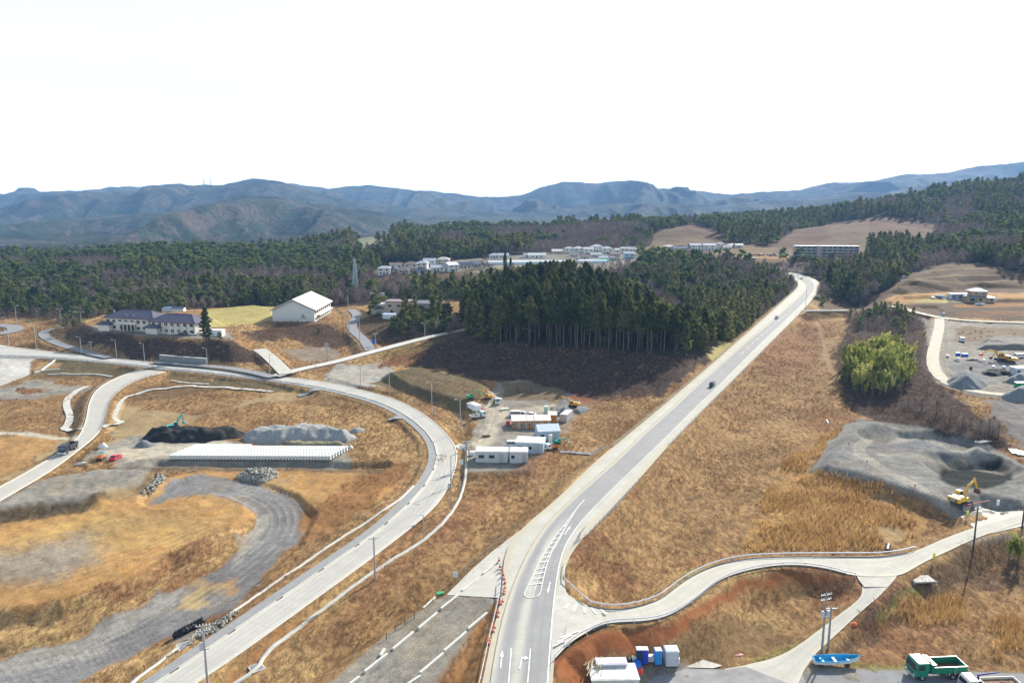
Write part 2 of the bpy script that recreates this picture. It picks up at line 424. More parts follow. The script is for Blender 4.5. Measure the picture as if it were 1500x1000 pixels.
# highway: outer left, asphalt left, asphalt right, outer right
hw_OL = H([(690,1060),(710,1000),(715,940),(724,920),(733,886),(739,850),(738,838),(732,818),(740,792),(780,760),(820,728),(866,680),(920,636),(985,582),(1048,528),(1069,509),(1112,472),(1154,434.5),(1168,422),(1169,415),(1161,409),(1152,405),(1148,402)])
hw_AL = H([(712,1060),(718,1000),(730,930),(742,884),(754,852),(766,826),(780,800),(798,772),(820,748),(860,712),(900,678),(943,635),(983,600),(1022,563),(1052,538),(1092,501),(1123,478),(1168,438),(1183,424),(1182,415),(1172,408.5),(1161,404.5),(1152,401.7)])
hw_AR = H([(798,1060),(803,1000),(808,930),(811,886),(816,850),(821,812),(836,784),(852,764),(880,734),(932,684),(983,635),(1020,597),(1053,567),(1080,539),(1113,506),(1142,478),(1176,446),(1194,425),(1192,414),(1183,408),(1172,403.8),(1160,400.5),(1152,399.2)])
hw_OR = H([(806,1060),(810,1000),(814,930),(817,886),(823,850),(829,818),(842,800),(868,775),(905,735),(940,699),(974,658),(1058,574),(1100,532),(1125,506.5),(1175,457),(1195,434),(1203,419),(1197,411),(1187,406),(1172,402),(1162,399.5),(1152,398.2)])
N1 = 150
aL, aR = pair(hw_AL, hw_AR, N1)
def side_from(edge, ref):
    """outer edge points opposite each carriageway edge point"""
    R_ = resample(smooth(edge, 2), 1500); out = []; last = 0
    for p in ref:
        k = int(np.argmin(((R_[:, :2]-p[:2])**2).sum(1))); last = max(last, k); out.append(R_[last])
    q = np.array(out); 
    for _ in range(4): q[1:-1] = q[:-2]*.25+q[1:-1]*.5+q[2:]*.25
    return q
oL = side_from(hw_OL, aL); oR = side_from(hw_OR, aR)
hwC = (aL+aR)/2
# left road
lr_L = Lr([(130,1050),(207,1000),(340,911),(460,829),(544,774),(601,720),(614,704),(625,684),(629,672),(627,656),(619,638),(592,614),(552,592),(500,578),(470,571),(400,559.5),(354,554),(277,545),(240,542.5),(222,541),(200,537),(90,526.5),(12,524),(-120,524),(-300,524)])
lr_R = Lr([(215,1050),(288,1000),(345,963),(431,900),(546,817),(614,764),(640,742),(654,720),(667,690),(671,668),(668,653),(661,644),(632,613),(597,593),(570,582),(528,571),(470,558),(400,551),(344,544),(280,536),(200,528.5),(140,522),(60,514),(0,506),(-100,500),(-300,496)])
rL, rR = pair(lr_L, lr_R, 150)
rC = (rL+rR)/2
# branch road at far left running down to lower left
br_L = [LR(207,541.5),LR(190,546),W(165,556,4.4),W(148,566,4),W(136,578,3.6),W(129,594,3.2),W(127,612,2.7),W(121,632,2.1),W(108,648,1.8),W(88,662,1.5),W(50,686,1.2),W(0,714,1),W(-80,752,.8)]
br_R = [LR(243,545),LR(212,553),W(188,562,4.4),W(170,574,4),W(160,588,3.6),W(156,604,3.2),W(152,622,2.7),W(143,636,2.1),W(130,648,1.8),W(112,662,1.5),W(75,690,1.2),W(20,722,1),W(-50,762,.8)]
bL, bR = pair(br_L, br_R, 70); bC = (bL+bR)/2
# ramp from highway down to the small junction, then up to the right edge
rmp_U = [W(834,872,5.3),W(850,886,5.2),W(880,892.5,5.1),W(900,894,5),W(930,891,4.8),W(970,878,4.6),W(990,860,4.4),W(1020,840,4.1),W(1060,824,3.8),W(1100,818,3.5),W(1150,816,3.2),W(1180,816,3),W(1260,817,2.7),W(1300,816,2.6),W(1343,808,2.6),W(1375,792,2.8),W(1436,770,3),W(1500,752,3.2),W(1600,722,3.4)]
rmp_D = [W(826,948,5.1),W(850,930,5.1),W(870,919,5),W(896,912.5,4.9),W(930,911.5,4.8),W(960,911,4.6),W(984,902,4.4),W(1018,880,4.2),W(1048,853,3.9),W(1080,840,3.6),W(1120,831,3.4),W(1150,828,3.2),W(1185,829,3),W(1225,836,2.8),W(1290,858,2.5),W(1324,842,2.5),W(1356,822,2.6),W(1388,808,2.8),W(1426,789,3),W(1500,764,3.2),W(1600,738,3.4)]
uU, uD = pair(rmp_U, rmp_D, 110); uC = (uU+uD)/2
# lower lane from junction down to the yard
ln_L = [W(1262,848,2.6),W(1266,868,2.4),W(1250,884,2),W(1228,901,1.5),W(1199,923,1),W(1161,952,.5),W(1116,971,.25),W(1060,980,.15)]
ln_R = [W(1312,846,2.6),W(1300,862,2.4),W(1284,878,2),W(1260,898,1.5),W(1218,936,1),W(1192,960,.5),W(1176,985,.25),W(1165,1010,.15)]
nL, nR = pair(ln_L, ln_R, 40); nC = (nL+nR)/2
# far small roads
small = {   # name: (px, py, z), half width, material key
  'north_road': ([(404,551,5.2),(440,541,5.8),(490,531,6.8),(530,520,7.8),(575,508,8.9),(620,496,10),(665,486.5,11),(700,480,12)], 2.6),
  'school_road': ([(420,548,5.6),(408,536,6.3),(396,524,7.5),(380,512,9)], 3.0),
  'hill_road': ([(543,514,8.2),(535,500,9),(522,489,9.8),(514,480,10.6),(517,472,11.4),(524,465,12),(520,458,12.6),(514,454,13)], 2.6),
  'side_road': ([(160,524,5.4),(120,515,5.6),(85,504,5.8),(66,495,6.2),(62,488,6.6),(74,483,7.5),(90,480,8.5)], 2.4),
  'corner_road': ([(-80,492,6),(0,490,6.2),(18,486,6.4),(26,481,6.8),(10,477,7),(-60,476,7)], 4.0),
  'lower_road': ([(400,552.5,5.3),(350,541,5.3),(300,536,5.35),(260,533,5.4),(225,530,5.4)], 2.2),
}
def ribpts(L): return [W(*p) for p in L]
# ================================================================== SHAPING
pp = lambda L: [W(*p) for p in L]
# left works area
plateau(pp([(-80,735,5.2),(0,716,5.2),(60,702,5.2),(150,686,5.2),(222,690,5.2),(212,704,5.2),(160,722,5.2),(110,738,5.2),(45,745,5.2),(0,748,5.2),(-80,770,5.2)]), 1.05)
plateau(pp([(-100,800,2.4),(0,765,2.4),(150,745,2.4),(240,700,2.6),(330,698,2.7),(400,712,2.6),(430,735,2.4),(380,738,2.2),(378,755,2.2),(345,768,2.2),(285,798,2.1),(240,812,2.0),(170,850,2.0),(90,880,2.0),(0,893,2.0),(-100,900,2.0)]), .8)
plateau(pp([(120,672,1.9),(150,655,1.9),(230,648,2),(330,642,2),(500,646,2),(505,682,2),(300,684,2),(130,684,1.9)]), .5, 'both', 8)
gr_road = pp([(-100,1010,-2.2),(0,995,-2.1),(110,965,-2),(200,930,-1.9),(260,893,-1.7),(330,850,-1.4),(395,800,-.9),(418,765,-.4),(405,738,.2),(370,722,.7),(330,712,1.1),(285,712,1.3),(255,730,1.4)])
strip(gr_road, [7.5,7.5,7.5,7.5,7.5,7,6.5,6,5,5,5,6,7], .75)
# trench / bank above the lower works
strip(pp([(230,686,.2),(330,687,.2),(450,687,.2),(560,690,.3)]), .8, .8, 'lower', 6)
# yard of the contractor, lots
plateau(pp([(682,672,4.3),(692,640,4.3),(690,600,4.5),(690,570,4.6),(760,572,4.8),(828,575,4.8),(850,592,4.8),(835,625,4.5),(805,660,4.3),(775,688,4.2),(690,692,4.2)]), .5, 'both', 14)
plateau(pp([(480,552,5),(495,535,5.2),(560,531,5.4),(600,545,5.3),(590,560,5),(540,568,4.8)]), .4, 'both', 10)
plateau(pp([(573,545,8),(610,538,8.4),(650,545,8.4),(700,560,8),(716,575,7.2),(690,590,6.6),(640,575,7.2),(600,562,7.6)]), .62, 'raise', 16)
# unfinished lane at the bottom left of the highway
unf = [(735,800,5.2),(690,850,4.9),(655,880,4.8),(600,925,4.6),(540,975,4.4),(480,1020,4.2)]
plateau(pp([(722,822,5.3),(660,868,4.9),(560,930,4.6),(460,1010,4.3),(440,1060,4.2),(600,1060,4.4),(665,960,4.8),(725,884,5),(740,850,5.3)]), .6, 'both', 14)
# school shelf, field, gym
plateau(pp([(120,470,13.2),(136,486,13.2),(200,491,13.2),(290,494,13.2),(335,497,13),(345,480,13),(300,462,13.2),(150,462,13.2)]), .62, 'both', 25)
plateau(pp([(300,458,12.7),(330,478,12.7),(400,470,12.7),(400,450,12.7),(370,447,12.7),(310,452,12.7)]), .5, 'both', 20)
plateau(pp([(396,470,12.3),(462,472,12.3),(500,460,12.3),(480,448,12.3),(400,452,12.3)]), .5, 'both', 22)
plateau(pp([(548,452,14),(560,462,14),(640,456,14),(650,446,14.5),(560,440,14.5)]), .5, 'both', 22)
# right yard terraces
plateau(pp([(1345,450,12.5),(1372,465,11.6),(1365,500,10),(1372,540,9),(1400,565,8.6),(1460,580,8.5),(1560,585,8.5),(1600,500,10),(1560,475,11.5),(1400,468,12),(1370,452,12.6)]), .6, 'both', 22)
plateau(pp([(1305,450,13.6),(1340,447,14.2),(1400,447,14.5),(1560,447,14.8),(1560,436,15.6),(1400,436,15.4),(1310,440,14.6)]), .6, 'both', 10)
plateau(pp([(1296,444,16.2),(1320,434,16.4),(1380,432,17),(1450,437,17),(1560,436,17.2),(1600,424,17.6),(1430,422,17.6),(1340,426,17.2),(1300,432,16.4)]), .6, 'both', 14)
for (z, pl) in ((21, [(1318,420),(1400,414),(1500,411),(1600,411)]), (25, [(1340,408),(1400,403),(1500,402),(1600,403)]), (27.8, [(1368,397),(1410,393),(1480,393),(1560,397)])):
    c = pp([(a, b, z) for a, b in pl]); strip(c, .8, .45, 'both', 4)
# gravel pit mound on the right
plateau(pp([(1212,676,5.2),(1262,618,6),(1310,622,6),(1380,640,6),(1450,655,6),(1520,690,6),(1520,735,5),(1430,720,4.6),(1385,738,3.2),(1330,715,4.4),(1270,692,5)]), .62, 'raise', 20)
plateau(pp([(1280,655,1.6),(1320,642,1.8),(1372,644,1.8),(1420,655,1.8),(1400,668,1.6),(1330,668,1.6)]), .75, 'lower', 14)
plateau(pp([(1378,700,0.4),(1392,688,0.4),(1455,686,0.4),(1476,700,0.4),(1460,716,0.4),(1400,716,0.4)]), .8, 'lower', 12)
# piles on the right yard terrain are separate things; truck yard
plateau(pp([(810,1010,.2),(880,980,.2),(930,968,.2),(1000,966,.2),(1100,978,.2),(1200,980,.15),(1350,978,.15),(1560,985,.15),(1600,1060,.15),(810,1060,.2)]), .6, 'both', 10)
# carriageways
def cl(c, L_, R_, extra=.5): return list(np.hypot((L_-R_)[:, 0], (L_-R_)[:, 1])/2+extra+c[:, 1]*.0018)
hwE = (oL+oR)/2
for nm, (L, hw_) in small.items(): strip(ribpts(L), hw_+1.4, .6)
cpath = [W(1175,456.3,13.6),W(1200,456,13.6),W(1240,456,13.4)]
strip(cpath, 1.6, .6, 'both', 10)
rt_road = pp([(1305,448,13.9),(1330,455,13.2),(1360,462,12.4),(1385,467,12),(1430,471,11.8),(1500,473,11.6),(1600,475,11.5)])
strip(rt_road, 3.0, .6, 'both', 10)
rt_down = pp([(1376,466,12.1),(1376,480,11),(1371,500,10),(1366,520,9.4),(1367,540,8.9),(1382,558,8.6),(1410,570,8.4),(1450,577,8.4),(1500,580,8.4),(1600,582,8.4)])
strip(rt_down, 4.0, .6, 'both', 10)
strip([tuple(p) for p in bC], cl(bC, bL, bR, 1.0), .6, 'both', 12)
strip([tuple(p) for p in rC], cl(rC, rL, rR, 1.2), .58, 'both', 14)
strip([tuple(p) for p in uC], cl(uC, uU, uD, .9), .62, 'both', 14)
strip([tuple(p) for p in nC], cl(nC, nL, nR, .6), .6, 'both', 6)
strip([tuple(p) for p in hwE], cl(hwE, oL, oR, .7), .58, 'both', 22)
slabP = pp([(1407,757,2.95),(1439,744,2.95),(1461,750,3),(1510,748,3.1),(1510,768,3.1),(1440,784,3)])
plateau(slabP, .7, 'both', 6)
# highway corner paving between cones and the unfinished lane
apr = [HW(738,800),HW(733,820),HW(740,850),HW(736,876),HW(732,872),W(660,868,4.95)]
plateau([(*HW(*p)[:2], HW(*p)[2]-.35) for p in [(806,990),(806,930),(816,850),(829,862),(852,884),(884,890),(888,916),(850,936),(828,954),(812,972)]], .6, 'lower', 1)
APR = [(*HW(*p)[:2], z) for p, z in [((762,775),5.75),((741,790),5.5),((718,808),5.4),((690,832),5.2),((654,868),5.0),((733,874),5.15),((745,876),5.2),((748,850),5.3),((752,820),5.5)]]
plateau([(x, y, z-.3) for x, y, z in APR], .6, 'both', 5)
# small unevenness away from paving
_n1 = (fbm(GX/9, GY/9, 3)-.5)*1.1+(fbm(GX/2.2+9, GY/2.2, 2)-.5)*.45
Z += _n1*(1-FLAT)*np.clip((GY-90)/30, 0, 1)*np.clip((1500-GY)/500, .0, 1)*.8

# ================================================================== PAINT (base colours of the ground cover)
CR = np.zeros(GX.shape+(3,), np.float32); TX = np.zeros(GX.shape+(4,), np.float32); ID = np.zeros(GX.shape, np.int16); KG = np.zeros(GX.shape, np.int16)
K = {  # colour, (tuft, gravel, canopy, streak)
 'grass': ((.30,.19,.088),(1,0,0,.2)), 'grass2': ((.40,.27,.125),(1,0,0,.2)), 'reddish': ((.24,.125,.062),(1,0,0,.1)), 'reed': ((.36,.215,.082),(1,0,0,.2)),
 'brush': ((.075,.052,.043),(1,0,0,0)), 'orange': ((.47,.285,.115),(.45,.8,0,.6)), 'tan': ((.36,.27,.145),(.35,.4,0,.7)), 'bluegravel': ((.205,.20,.20),(0,1,0,.5)),
 'greygravel': ((.27,.25,.21),(0,1,0,.4)), 'darkgravel': ((.15,.16,.17),(0,1,0,.4)), 'track': ((.47,.43,.34),(0,.5,0,1)), 'olive': ((.15,.12,.062),(.6,0,0,.1)),
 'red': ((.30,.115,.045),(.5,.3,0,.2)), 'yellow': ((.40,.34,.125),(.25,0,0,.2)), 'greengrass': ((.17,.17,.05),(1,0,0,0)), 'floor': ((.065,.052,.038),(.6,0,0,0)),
 'field': ((.18,.125,.065),(.5,.2,0,.7)), 'concrete': ((.52,.50,.45),(0,.3,0,.3)), 'mount': ((.05,.06,.045),(0,0,1,0)), 'terrace': ((.135,.092,.055),(.5,.2,0,.4)),
 'cleared': ((.13,.068,.048),(.7,.2,0,.1)), 'clearedtan': ((.145,.105,.062),(.6,.2,0,.3)), 'orangesand': ((.50,.36,.14),(.3,.6,0,.6)), 'pit': ((.225,.22,.205),(0,1,0,.7)), 'pitdark': ((.022,.026,.024),(.2,1,0,.2)), 'bank': ((.175,.13,.075),(.8,.2,0,.1)),
 'palegrav': ((.34,.325,.285),(0,1,0,.3)), 'orangebrown': ((.33,.175,.07),(.6,.3,0,.3)), 'greengreyfield': ((.24,.25,.17),(.3,0,0,.9)),
}
IDN = ['ground', 'mountains', 'gravel_yard', 'gravel_road', 'hillside', 'school_field', 'gravel_pit', 'excavated_soil', 'embankment', 'truck_yard']
_wx = (fbm(GX/5.0, GY/5.0, 5)-.5)*2.4; _wy = (fbm(GX/5.0+40, GY/5.0+8, 5)-.5)*2.4
_wb = (fbm(GX/26+3, GY/26, 3)-.5)*2; _wb2 = (fbm(GX/26+33, GY/26+7, 3)-.5)*2
KN = list(K)
def setk(sl_, m, key, idn=None):
    c, t = K[key]; m3 = m[..., None]
    KG[sl_] = np.where(m > .5, KN.index(key), KG[sl_])
    CR[sl_] = CR[sl_]*(1-m3)+np.array(c, np.float32)*m3
    TX[sl_] = TX[sl_]*(1-m3)+np.array(t, np.float32)*m3
    if idn: ID[sl_] = np.where(m > .5, IDN.index(idn), ID[sl_])
ALL = (slice(0, NR), slice(0, NC))
def paint(L, key, idn=None, warp=1.2, soft=.5, op=1.0, big=0.0):
    """L: photo outline of the patch, put down on the terrain"""
    P = [tuple(at(*p)) for p in L]
    w_ = window(P, 6+warp+big*3)
    if w_ is None: return
    f_ = warp*(2.9 if warp > .3 else 2); x = GX[w_]+_wx[w_]*f_+_wb[w_]*big*2; y = GY[w_]+_wy[w_]*f_+_wb2[w_]*big*2
    d = polydist(x, y, P)
    setk(w_, np.clip(.5-d/(2*soft), 0, 1).astype(np.float32)*op, key, idn)
def paintline(L, hw_, key, idn=None, warp=.6, soft=.5, op=1.0):
    P = [tuple(at(*p)) for p in L]
    w_ = window(P, 6+hw_+warp)
    x = GX[w_]+_wx[w_]*warp; y = GY[w_]+_wy[w_]*warp; best = np.full(x.shape, 1e9)
    for (ax, ay, _), (bx, by, _) in zip(P[:-1], P[1:]):
        ex, ey = bx-ax, by-ay; L_ = ex*ex+ey*ey+1e-9
        t = np.clip(((x-ax)*ex+(y-ay)*ey)/L_, 0, 1); best = np.minimum(best, np.sqrt((x-ax-t*ex)**2+(y-ay-t*ey)**2))
    setk(w_, np.clip(.5-(best-hw_)/(2*soft), 0, 1).astype(np.float32)*op, key, idn)
one = np.ones(GX.shape, np.float32)
setk(ALL, one, 'grass', 'ground')
n_ = fbm(GX/22, GY/22, 4); setk(ALL, np.clip((n_-.52)*7, 0, 1).astype(np.float32), 'grass2')
n_ = fbm(GX/16+50, GY/16, 4); setk(ALL, np.clip((n_-.56)*7, 0, 1).astype(np.float32)*.8, 'reddish')
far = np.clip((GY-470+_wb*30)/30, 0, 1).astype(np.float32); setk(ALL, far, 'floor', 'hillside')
setk(ALL, np.clip((GY-1700)/100, 0, 1).astype(np.float32), 'mount', 'mountains')
# ---- left
paint([(-300,540),(0,512),(200,540),(400,560),(560,590),(630,640),(632,680),(610,712),(540,775),(430,770),(450,735),(300,690),(0,720),(-300,780)], 'grass', big=3, warp=.5)
paint([(150,640),(165,600),(180,590),(215,600),(300,608),(420,570),(470,575),(380,592),(330,602),(230,640),(170,660)], 'tan', 'ground', big=2)
paint([(235,585),(300,572),(400,570),(420,560),(330,558),(250,562),(205,570),(180,590)], 'field', big=2, op=.7)
paint([(420,590),(560,595),(610,640),(600,700),(520,650),(420,625)], 'grass2', big=5, op=.8)
paint([(40,547),(90,535),(200,545),(160,556),(60,553)], 'field', op=.6)
paint([(72,530),(95,527),(216,541),(190,549),(165,552),(100,546),(62,548),(48,544)], 'olive', 'embankment')
paint([(48,533),(80,528),(90,535),(60,547)], 'grass2', op=.8)
paint([(240,546),(360,557),(440,567),(430,573),(350,566),(245,556)], 'olive', 'embankment')
paint([(0,568),(60,555),(160,562),(185,566),(100,576),(60,584),(0,587),(-80,590),(-80,575)], 'greygravel', 'gravel_yard')
paint([(22,570),(45,566),(80,572),(60,576),(30,575)], 'reddish')
paint([(0,640),(45,637),(85,642),(60,665),(20,690),(0,700),(-80,720),(-80,645)], 'orange', 'excavated_soil', op=.85)
paint([(85,640),(128,640),(95,665),(30,708),(0,712),(0,700),(50,680)], 'tan', 'gravel_yard')
paint([(-80,634),(0,632),(60,635),(115,640),(118,645),(60,641),(0,637),(-80,640)], 'track', 'gravel_road', warp=.3)
paint([(120,668),(150,652),(205,636),(240,640),(340,648),(400,655),(510,648),(512,688),(300,687),(200,687),(128,684)], 'greygravel', 'gravel_yard', warp=.8)
paint([(135,663),(175,658),(225,650),(300,645),(330,650),(262,665),(235,672),(190,675),(150,668)], 'track', 'gravel_yard', op=.9, soft=1.5)
paint([(128,684),(130,673),(145,670),(165,676),(170,684),(150,688)], 'grass', op=1)
paint([(-80,740),(0,722),(60,705),(150,686),(222,688),(216,702),(170,722),(110,738),(45,743),(0,747),(-80,765)], 'greygravel', 'gravel_yard', warp=.4)
paint([(-80,765),(0,747),(45,743),(110,738),(170,722),(216,700),(232,690),(243,700),(215,722),(120,752),(50,762),(0,768),(-80,790)], 'bank', 'excavated_soil', warp=.4)
paint([(240,700),(300,690),(420,688),(580,686),(600,700),(560,730),(500,745),(440,750),(430,735),(380,738),(378,755),(345,768),(285,798),(240,812),(170,850),(90,880),(0,893),(-120,900),(-120,800),(0,768),(50,762),(120,752),(215,722)], 'orange', 'excavated_soil', warp=.6, soft=1)
paint([(0,790),(60,770),(150,755),(300,760),(340,740),(300,780),(180,800),(100,790),(0,810)], 'orangesand', op=.5, big=2, soft=2)
paint([(150,712),(330,700),(420,700),(420,715),(300,700),(200,735)], 'tan', op=.6, soft=1.5)
paint([(-100,815),(0,812),(60,795),(130,780),(165,800),(120,830),(80,850),(0,856),(-100,860)], 'greygravel', 'excavated_soil', op=.85, soft=2.5)
paint([(-100,900),(0,893),(90,882),(170,852),(240,812),(285,798),(345,768),(360,765),(370,775),(340,795),(280,830),(235,865),(200,890),(110,938),(0,968),(-100,985)], 'grass2', 'embankment', warp=.8)
paint([(150,865),(235,815),(290,800),(320,790),(290,820),(230,850),(180,880)], 'reddish', op=.8)
paint([(-100,1080),(-100,985),(0,968),(110,937),(200,889),(235,863),(280,860),(330,825),(375,775),(378,752),(350,738),(300,725),(262,726),(235,738),(222,738),(240,715),(262,700),(290,693),(350,702),(420,722),(446,745),(436,790),(395,835),(340,890),(260,925),(180,965),(60,1020)], 'bluegravel', 'gravel_road', warp=.6)
paint([(-60,990),(0,972),(110,940),(200,892),(235,866),(275,862),(255,880),(225,905),(120,960),(0,990)], 'palegrav', op=.8)
paint([(350,800),(378,760),(395,757),(400,765),(375,800),(350,830),(338,835)], 'palegrav', op=.9)
paint([(258,888),(280,868),(300,855),(335,845),(350,848),(330,865),(300,885),(270,895)], 'orangesand', op=.9, warp=1.6, soft=1.2)
paint([(300,855),(340,838),(362,845),(335,868),(310,875)], 'orange', op=.6)
paint([(440,750),(470,735),(540,690),(585,680),(600,700),(540,745),(470,790),(440,790)], 'orangebrown', 'embankment', big=1.5)
paint([(250,936),(290,925),(330,905),(345,893),(352,896),(300,935),(262,945)], 'palegrav', op=.8)
paintline([(230,686),(330,687),(450,687),(560,690)], 1.6, 'bank', op=.8)
# verge right of the left road
paint([(300,1010),(350,968),(440,900),(550,820),(620,770),(655,728),(672,690),(680,700),(660,745),(640,775),(560,840),(450,920),(390,975),(360,1010)], 'grass2', op=.8, warp=.4)
paint([(300,1010),(360,962),(440,905),(460,910),(390,965),(330,1010)], 'orangebrown', op=.8)
# ---- middle
paint([(470,556),(490,535),(560,530),(600,545),(590,562),(540,570),(500,566)], 'palegrav', 'gravel_yard')
paint([(410,553),(450,546),(480,556),(500,568),(470,566),(430,560)], 'grass2')
paint([(540,560),(575,545),(608,536),(650,545),(700,560),(720,573),(690,600),(668,604),(620,584),(580,572)], 'olive', 'embankment', warp=.5)
paint([(590,556),(640,548),(690,562),(700,578),(670,580),(620,566)], 'bank', 'embankment', warp=.8, op=.8)
paint([(682,676),(692,640),(700,600),(716,575),(728,553),(760,556),(830,565),(858,580),(852,600),(836,628),(808,662),(775,692),(686,694)], 'greygravel', 'gravel_yard', warp=.6)
paint([(725,556),(800,560),(830,568),(820,590),(740,585)], 'field', op=.75)
paint([(676,655),(672,650),(700,645),(712,625),(712,600),(705,585),(730,590),(745,600),(780,595),(820,592),(800,602),(750,610),(730,620),(728,640),(712,655)], 'track', 'gravel_yard', op=.85, warp=.5, soft=1)
paint([(815,585),(850,572),(862,590),(840,605),(818,602)], 'bluegravel', op=.8)
paint([(828,580),(858,573),(884,578),(870,588),(845,590)], 'red', 'excavated_soil')
paint([(668,490),(640,495),(618,515),(605,535),(650,540),(700,556),(760,556),(830,572),(880,590),(960,580),(1010,548),(1045,525),(1040,505),(950,510),(760,498)], 'brush', 'hillside', big=1)
paint([(550,540),(575,515),(640,498),(620,515),(600,535)], 'reddish', 'ground')
paint([(1032,508),(1050,498),(1072,505),(1046,528),(1038,522)], 'yellow', 'ground', warp=.3)
paint([(830,600),(850,590),(900,578),(960,585),(1000,560),(1040,530),(1046,532),(940,620),(866,680),(800,740),(770,770),(740,790),(700,760),(760,700)], 'grass', 'embankment', op=.5)
paint([(505,870),(600,800),(740,700),(830,640),(810,680),(700,770),(560,880),(480,950)], 'reddish', op=.6, big=3)
paint([(722,822),(660,866),(655,872),(735,874),(742,850)], 'concrete', warp=.05, soft=.3)
paint([(655,872),(732,874),(718,890),(665,960),(600,1060),(440,1060),(470,1010),(560,935),(640,878)], 'greygravel', 'gravel_road', warp=.3)
paint([(668,960),(722,885),(730,880),(718,925),(706,1000),(690,1060),(610,1060)], 'orangebrown', 'embankment', op=.7)
# grove floor
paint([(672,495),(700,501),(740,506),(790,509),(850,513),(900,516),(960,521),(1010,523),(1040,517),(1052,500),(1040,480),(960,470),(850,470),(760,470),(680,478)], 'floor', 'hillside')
# north side of the left road
paint([(80,485),(130,478),(200,496),(290,500),(345,500),(400,520),(420,535),(300,530),(200,523),(100,500)], 'brush', 'hillside')
paint([(345,485),(400,475),(480,475),(510,490),(520,500),(480,510),(420,500),(370,497)], 'brush', 'hillside', op=.85)
paint([(370,500),(420,495),(480,515),(540,512),(500,525),(440,538),(400,518)], 'grass', 'ground')
paint([(415,512),(470,508),(500,515),(490,526),(450,530)], 'greygravel', 'gravel_yard', op=.7)
paint([(300,455),(352,448),(402,449),(402,470),(345,478),(300,480)], 'yellow', 'school_field', warp=.3)
paint([(90,470),(135,465),(135,475),(100,475)], 'yellow', op=.7)
paint([(130,478),(140,487),(200,492),(300,496),(340,498),(340,488),(200,478)], 'greygravel', 'gravel_yard', warp=.3)
paint([(345,478),(400,472),(400,480),(350,488)], 'grass2')
paint([(-80,494),(0,492),(30,478),(70,480),(60,500),(40,505),(0,503)], 'grass', op=.6)
paint([(60,488),(120,500),(160,515),(140,520),(85,508),(60,498)], 'grass2', op=.6)
paint([(-80,503),(0,505),(70,520),(45,530),(44,548),(0,566),(-80,590)], 'concrete', 'concrete_apron' if False else 'ground', warp=.1)
paint([(520,470),(545,462),(575,470),(560,500),(540,512),(530,495)], 'terrace', 'hillside', warp=.5)
paint([(575,470),(660,468),(665,486),(560,508),(556,500)], 'brush', 'hillside', warp=.5)
paint([(548,450),(560,464),(640,458),(652,445),(560,440)], 'palegrav', 'ground', warp=.3)
paint([(545,515),(620,500),(680,487),(640,505),(560,525)], 'greengrass', op=.5)
# ---- right
paint([(1050,560),(1180,460),(1240,470),(1240,560),(1200,600),(1250,600),(1190,680),(1080,810),(860,820),(850,800)], 'grass', 'ground', big=4)
paint([(1100,535),(1180,460),(1215,470),(1215,520),(1150,560)], 'reddish', op=.8, big=2)
paintline([(1196,472),(1206,500),(1212,530),(1225,555)], 1.2, 'tan', op=.6)
paint([(1085,805),(1110,740),(1150,690),(1190,650),(1240,600),(1220,640),(1192,680),(1250,705),(1330,730),(1372,760),(1350,785),(1330,798),(1300,805),(1190,806)], 'reed', 'ground', warp=1, big=1.5)
paint([(1180,590),(1250,610),(1215,640),(1180,620)], 'reddish', op=.7)
paint([(1280,780),(1310,770),(1340,778),(1325,795),(1290,795)], 'tan', op=.7, soft=1)
paint([(1255,728),(1300,722),(1340,740),(1310,740)], 'tan', op=.5, soft=1)
paint([(1220,520),(1250,470),(1290,450),(1360,462),(1366,500),(1360,540),(1400,585),(1470,640),(1480,662),(1400,650),(1300,622),(1240,600),(1230,560)], 'brush', 'hillside', warp=.8)
paint([(1240,470),(1300,450),(1350,462),(1350,490),(1260,480)], 'brush', 'hillside')
paint([(1190,690),(1200,665),(1250,612),(1305,618),(1380,635),(1440,648),(1500,680),(1540,700),(1540,742),(1470,752),(1405,758),(1380,745),(1310,715),(1250,702)], 'pit', 'gravel_pit', warp=.6)
paint([(1215,660),(1245,640),(1255,650),(1225,680),(1270,692),(1200,694)], 'bluegravel', 'gravel_pit', op=.8)
paint([(1374,704),(1379,680),(1398,673),(1462,673),(1482,690),(1476,706),(1440,715),(1400,715)], 'pitdark', 'gravel_pit', warp=.4)
paint([(1280,652),(1320,640),(1372,642),(1425,660),(1395,665),(1330,660)], 'darkgravel', 'gravel_pit', op=.7)
paintline([(1395,745),(1330,705),(1262,668),(1255,655),(1290,642),(1350,636),(1430,655)], 1.8, 'track', 'gravel_pit', op=.5)
paintline([(1290,665),(1340,668),(1420,676),(1480,690)], 1.2, 'track', 'gravel_pit', op=.45)
paint([(1340,450),(1372,463),(1366,500),(1360,530),(1372,560),(1410,578),(1470,586),(1600,590),(1600,478),(1400,470)], 'greygravel', 'gravel_yard', warp=.5)
paint([(1395,482),(1420,478),(1600,482),(1600,500),(1420,500),(1395,500)], 'field', op=.7)
paint([(1385,530),(1420,525),(1600,530),(1600,556),(1450,562),(1400,552)], 'bluegravel', 'gravel_yard', op=.9)
paint([(1345,465),(1380,470),(1376,500),(1358,505),(1354,480)], 'palegrav', op=.7)
paint([(1440,588),(1500,585),(1600,600),(1600,670),(1490,655),(1460,615)], 'bluegravel', 'gravel_yard', op=.9)
paint([(1240,440),(1300,440),(1310,447),(1330,455),(1365,464),(1290,458),(1250,462)], 'terrace', 'hillside')
paint([(1330,450),(1360,461),(1500,470),(1600,472),(1600,445),(1500,440),(1400,440),(1310,445)], 'terrace', 'hillside', warp=.3)
paint([(1395,446),(1500,443),(1600,443),(1600,450),(1500,450),(1400,450)], 'orangebrown', 'hillside', warp=.3)
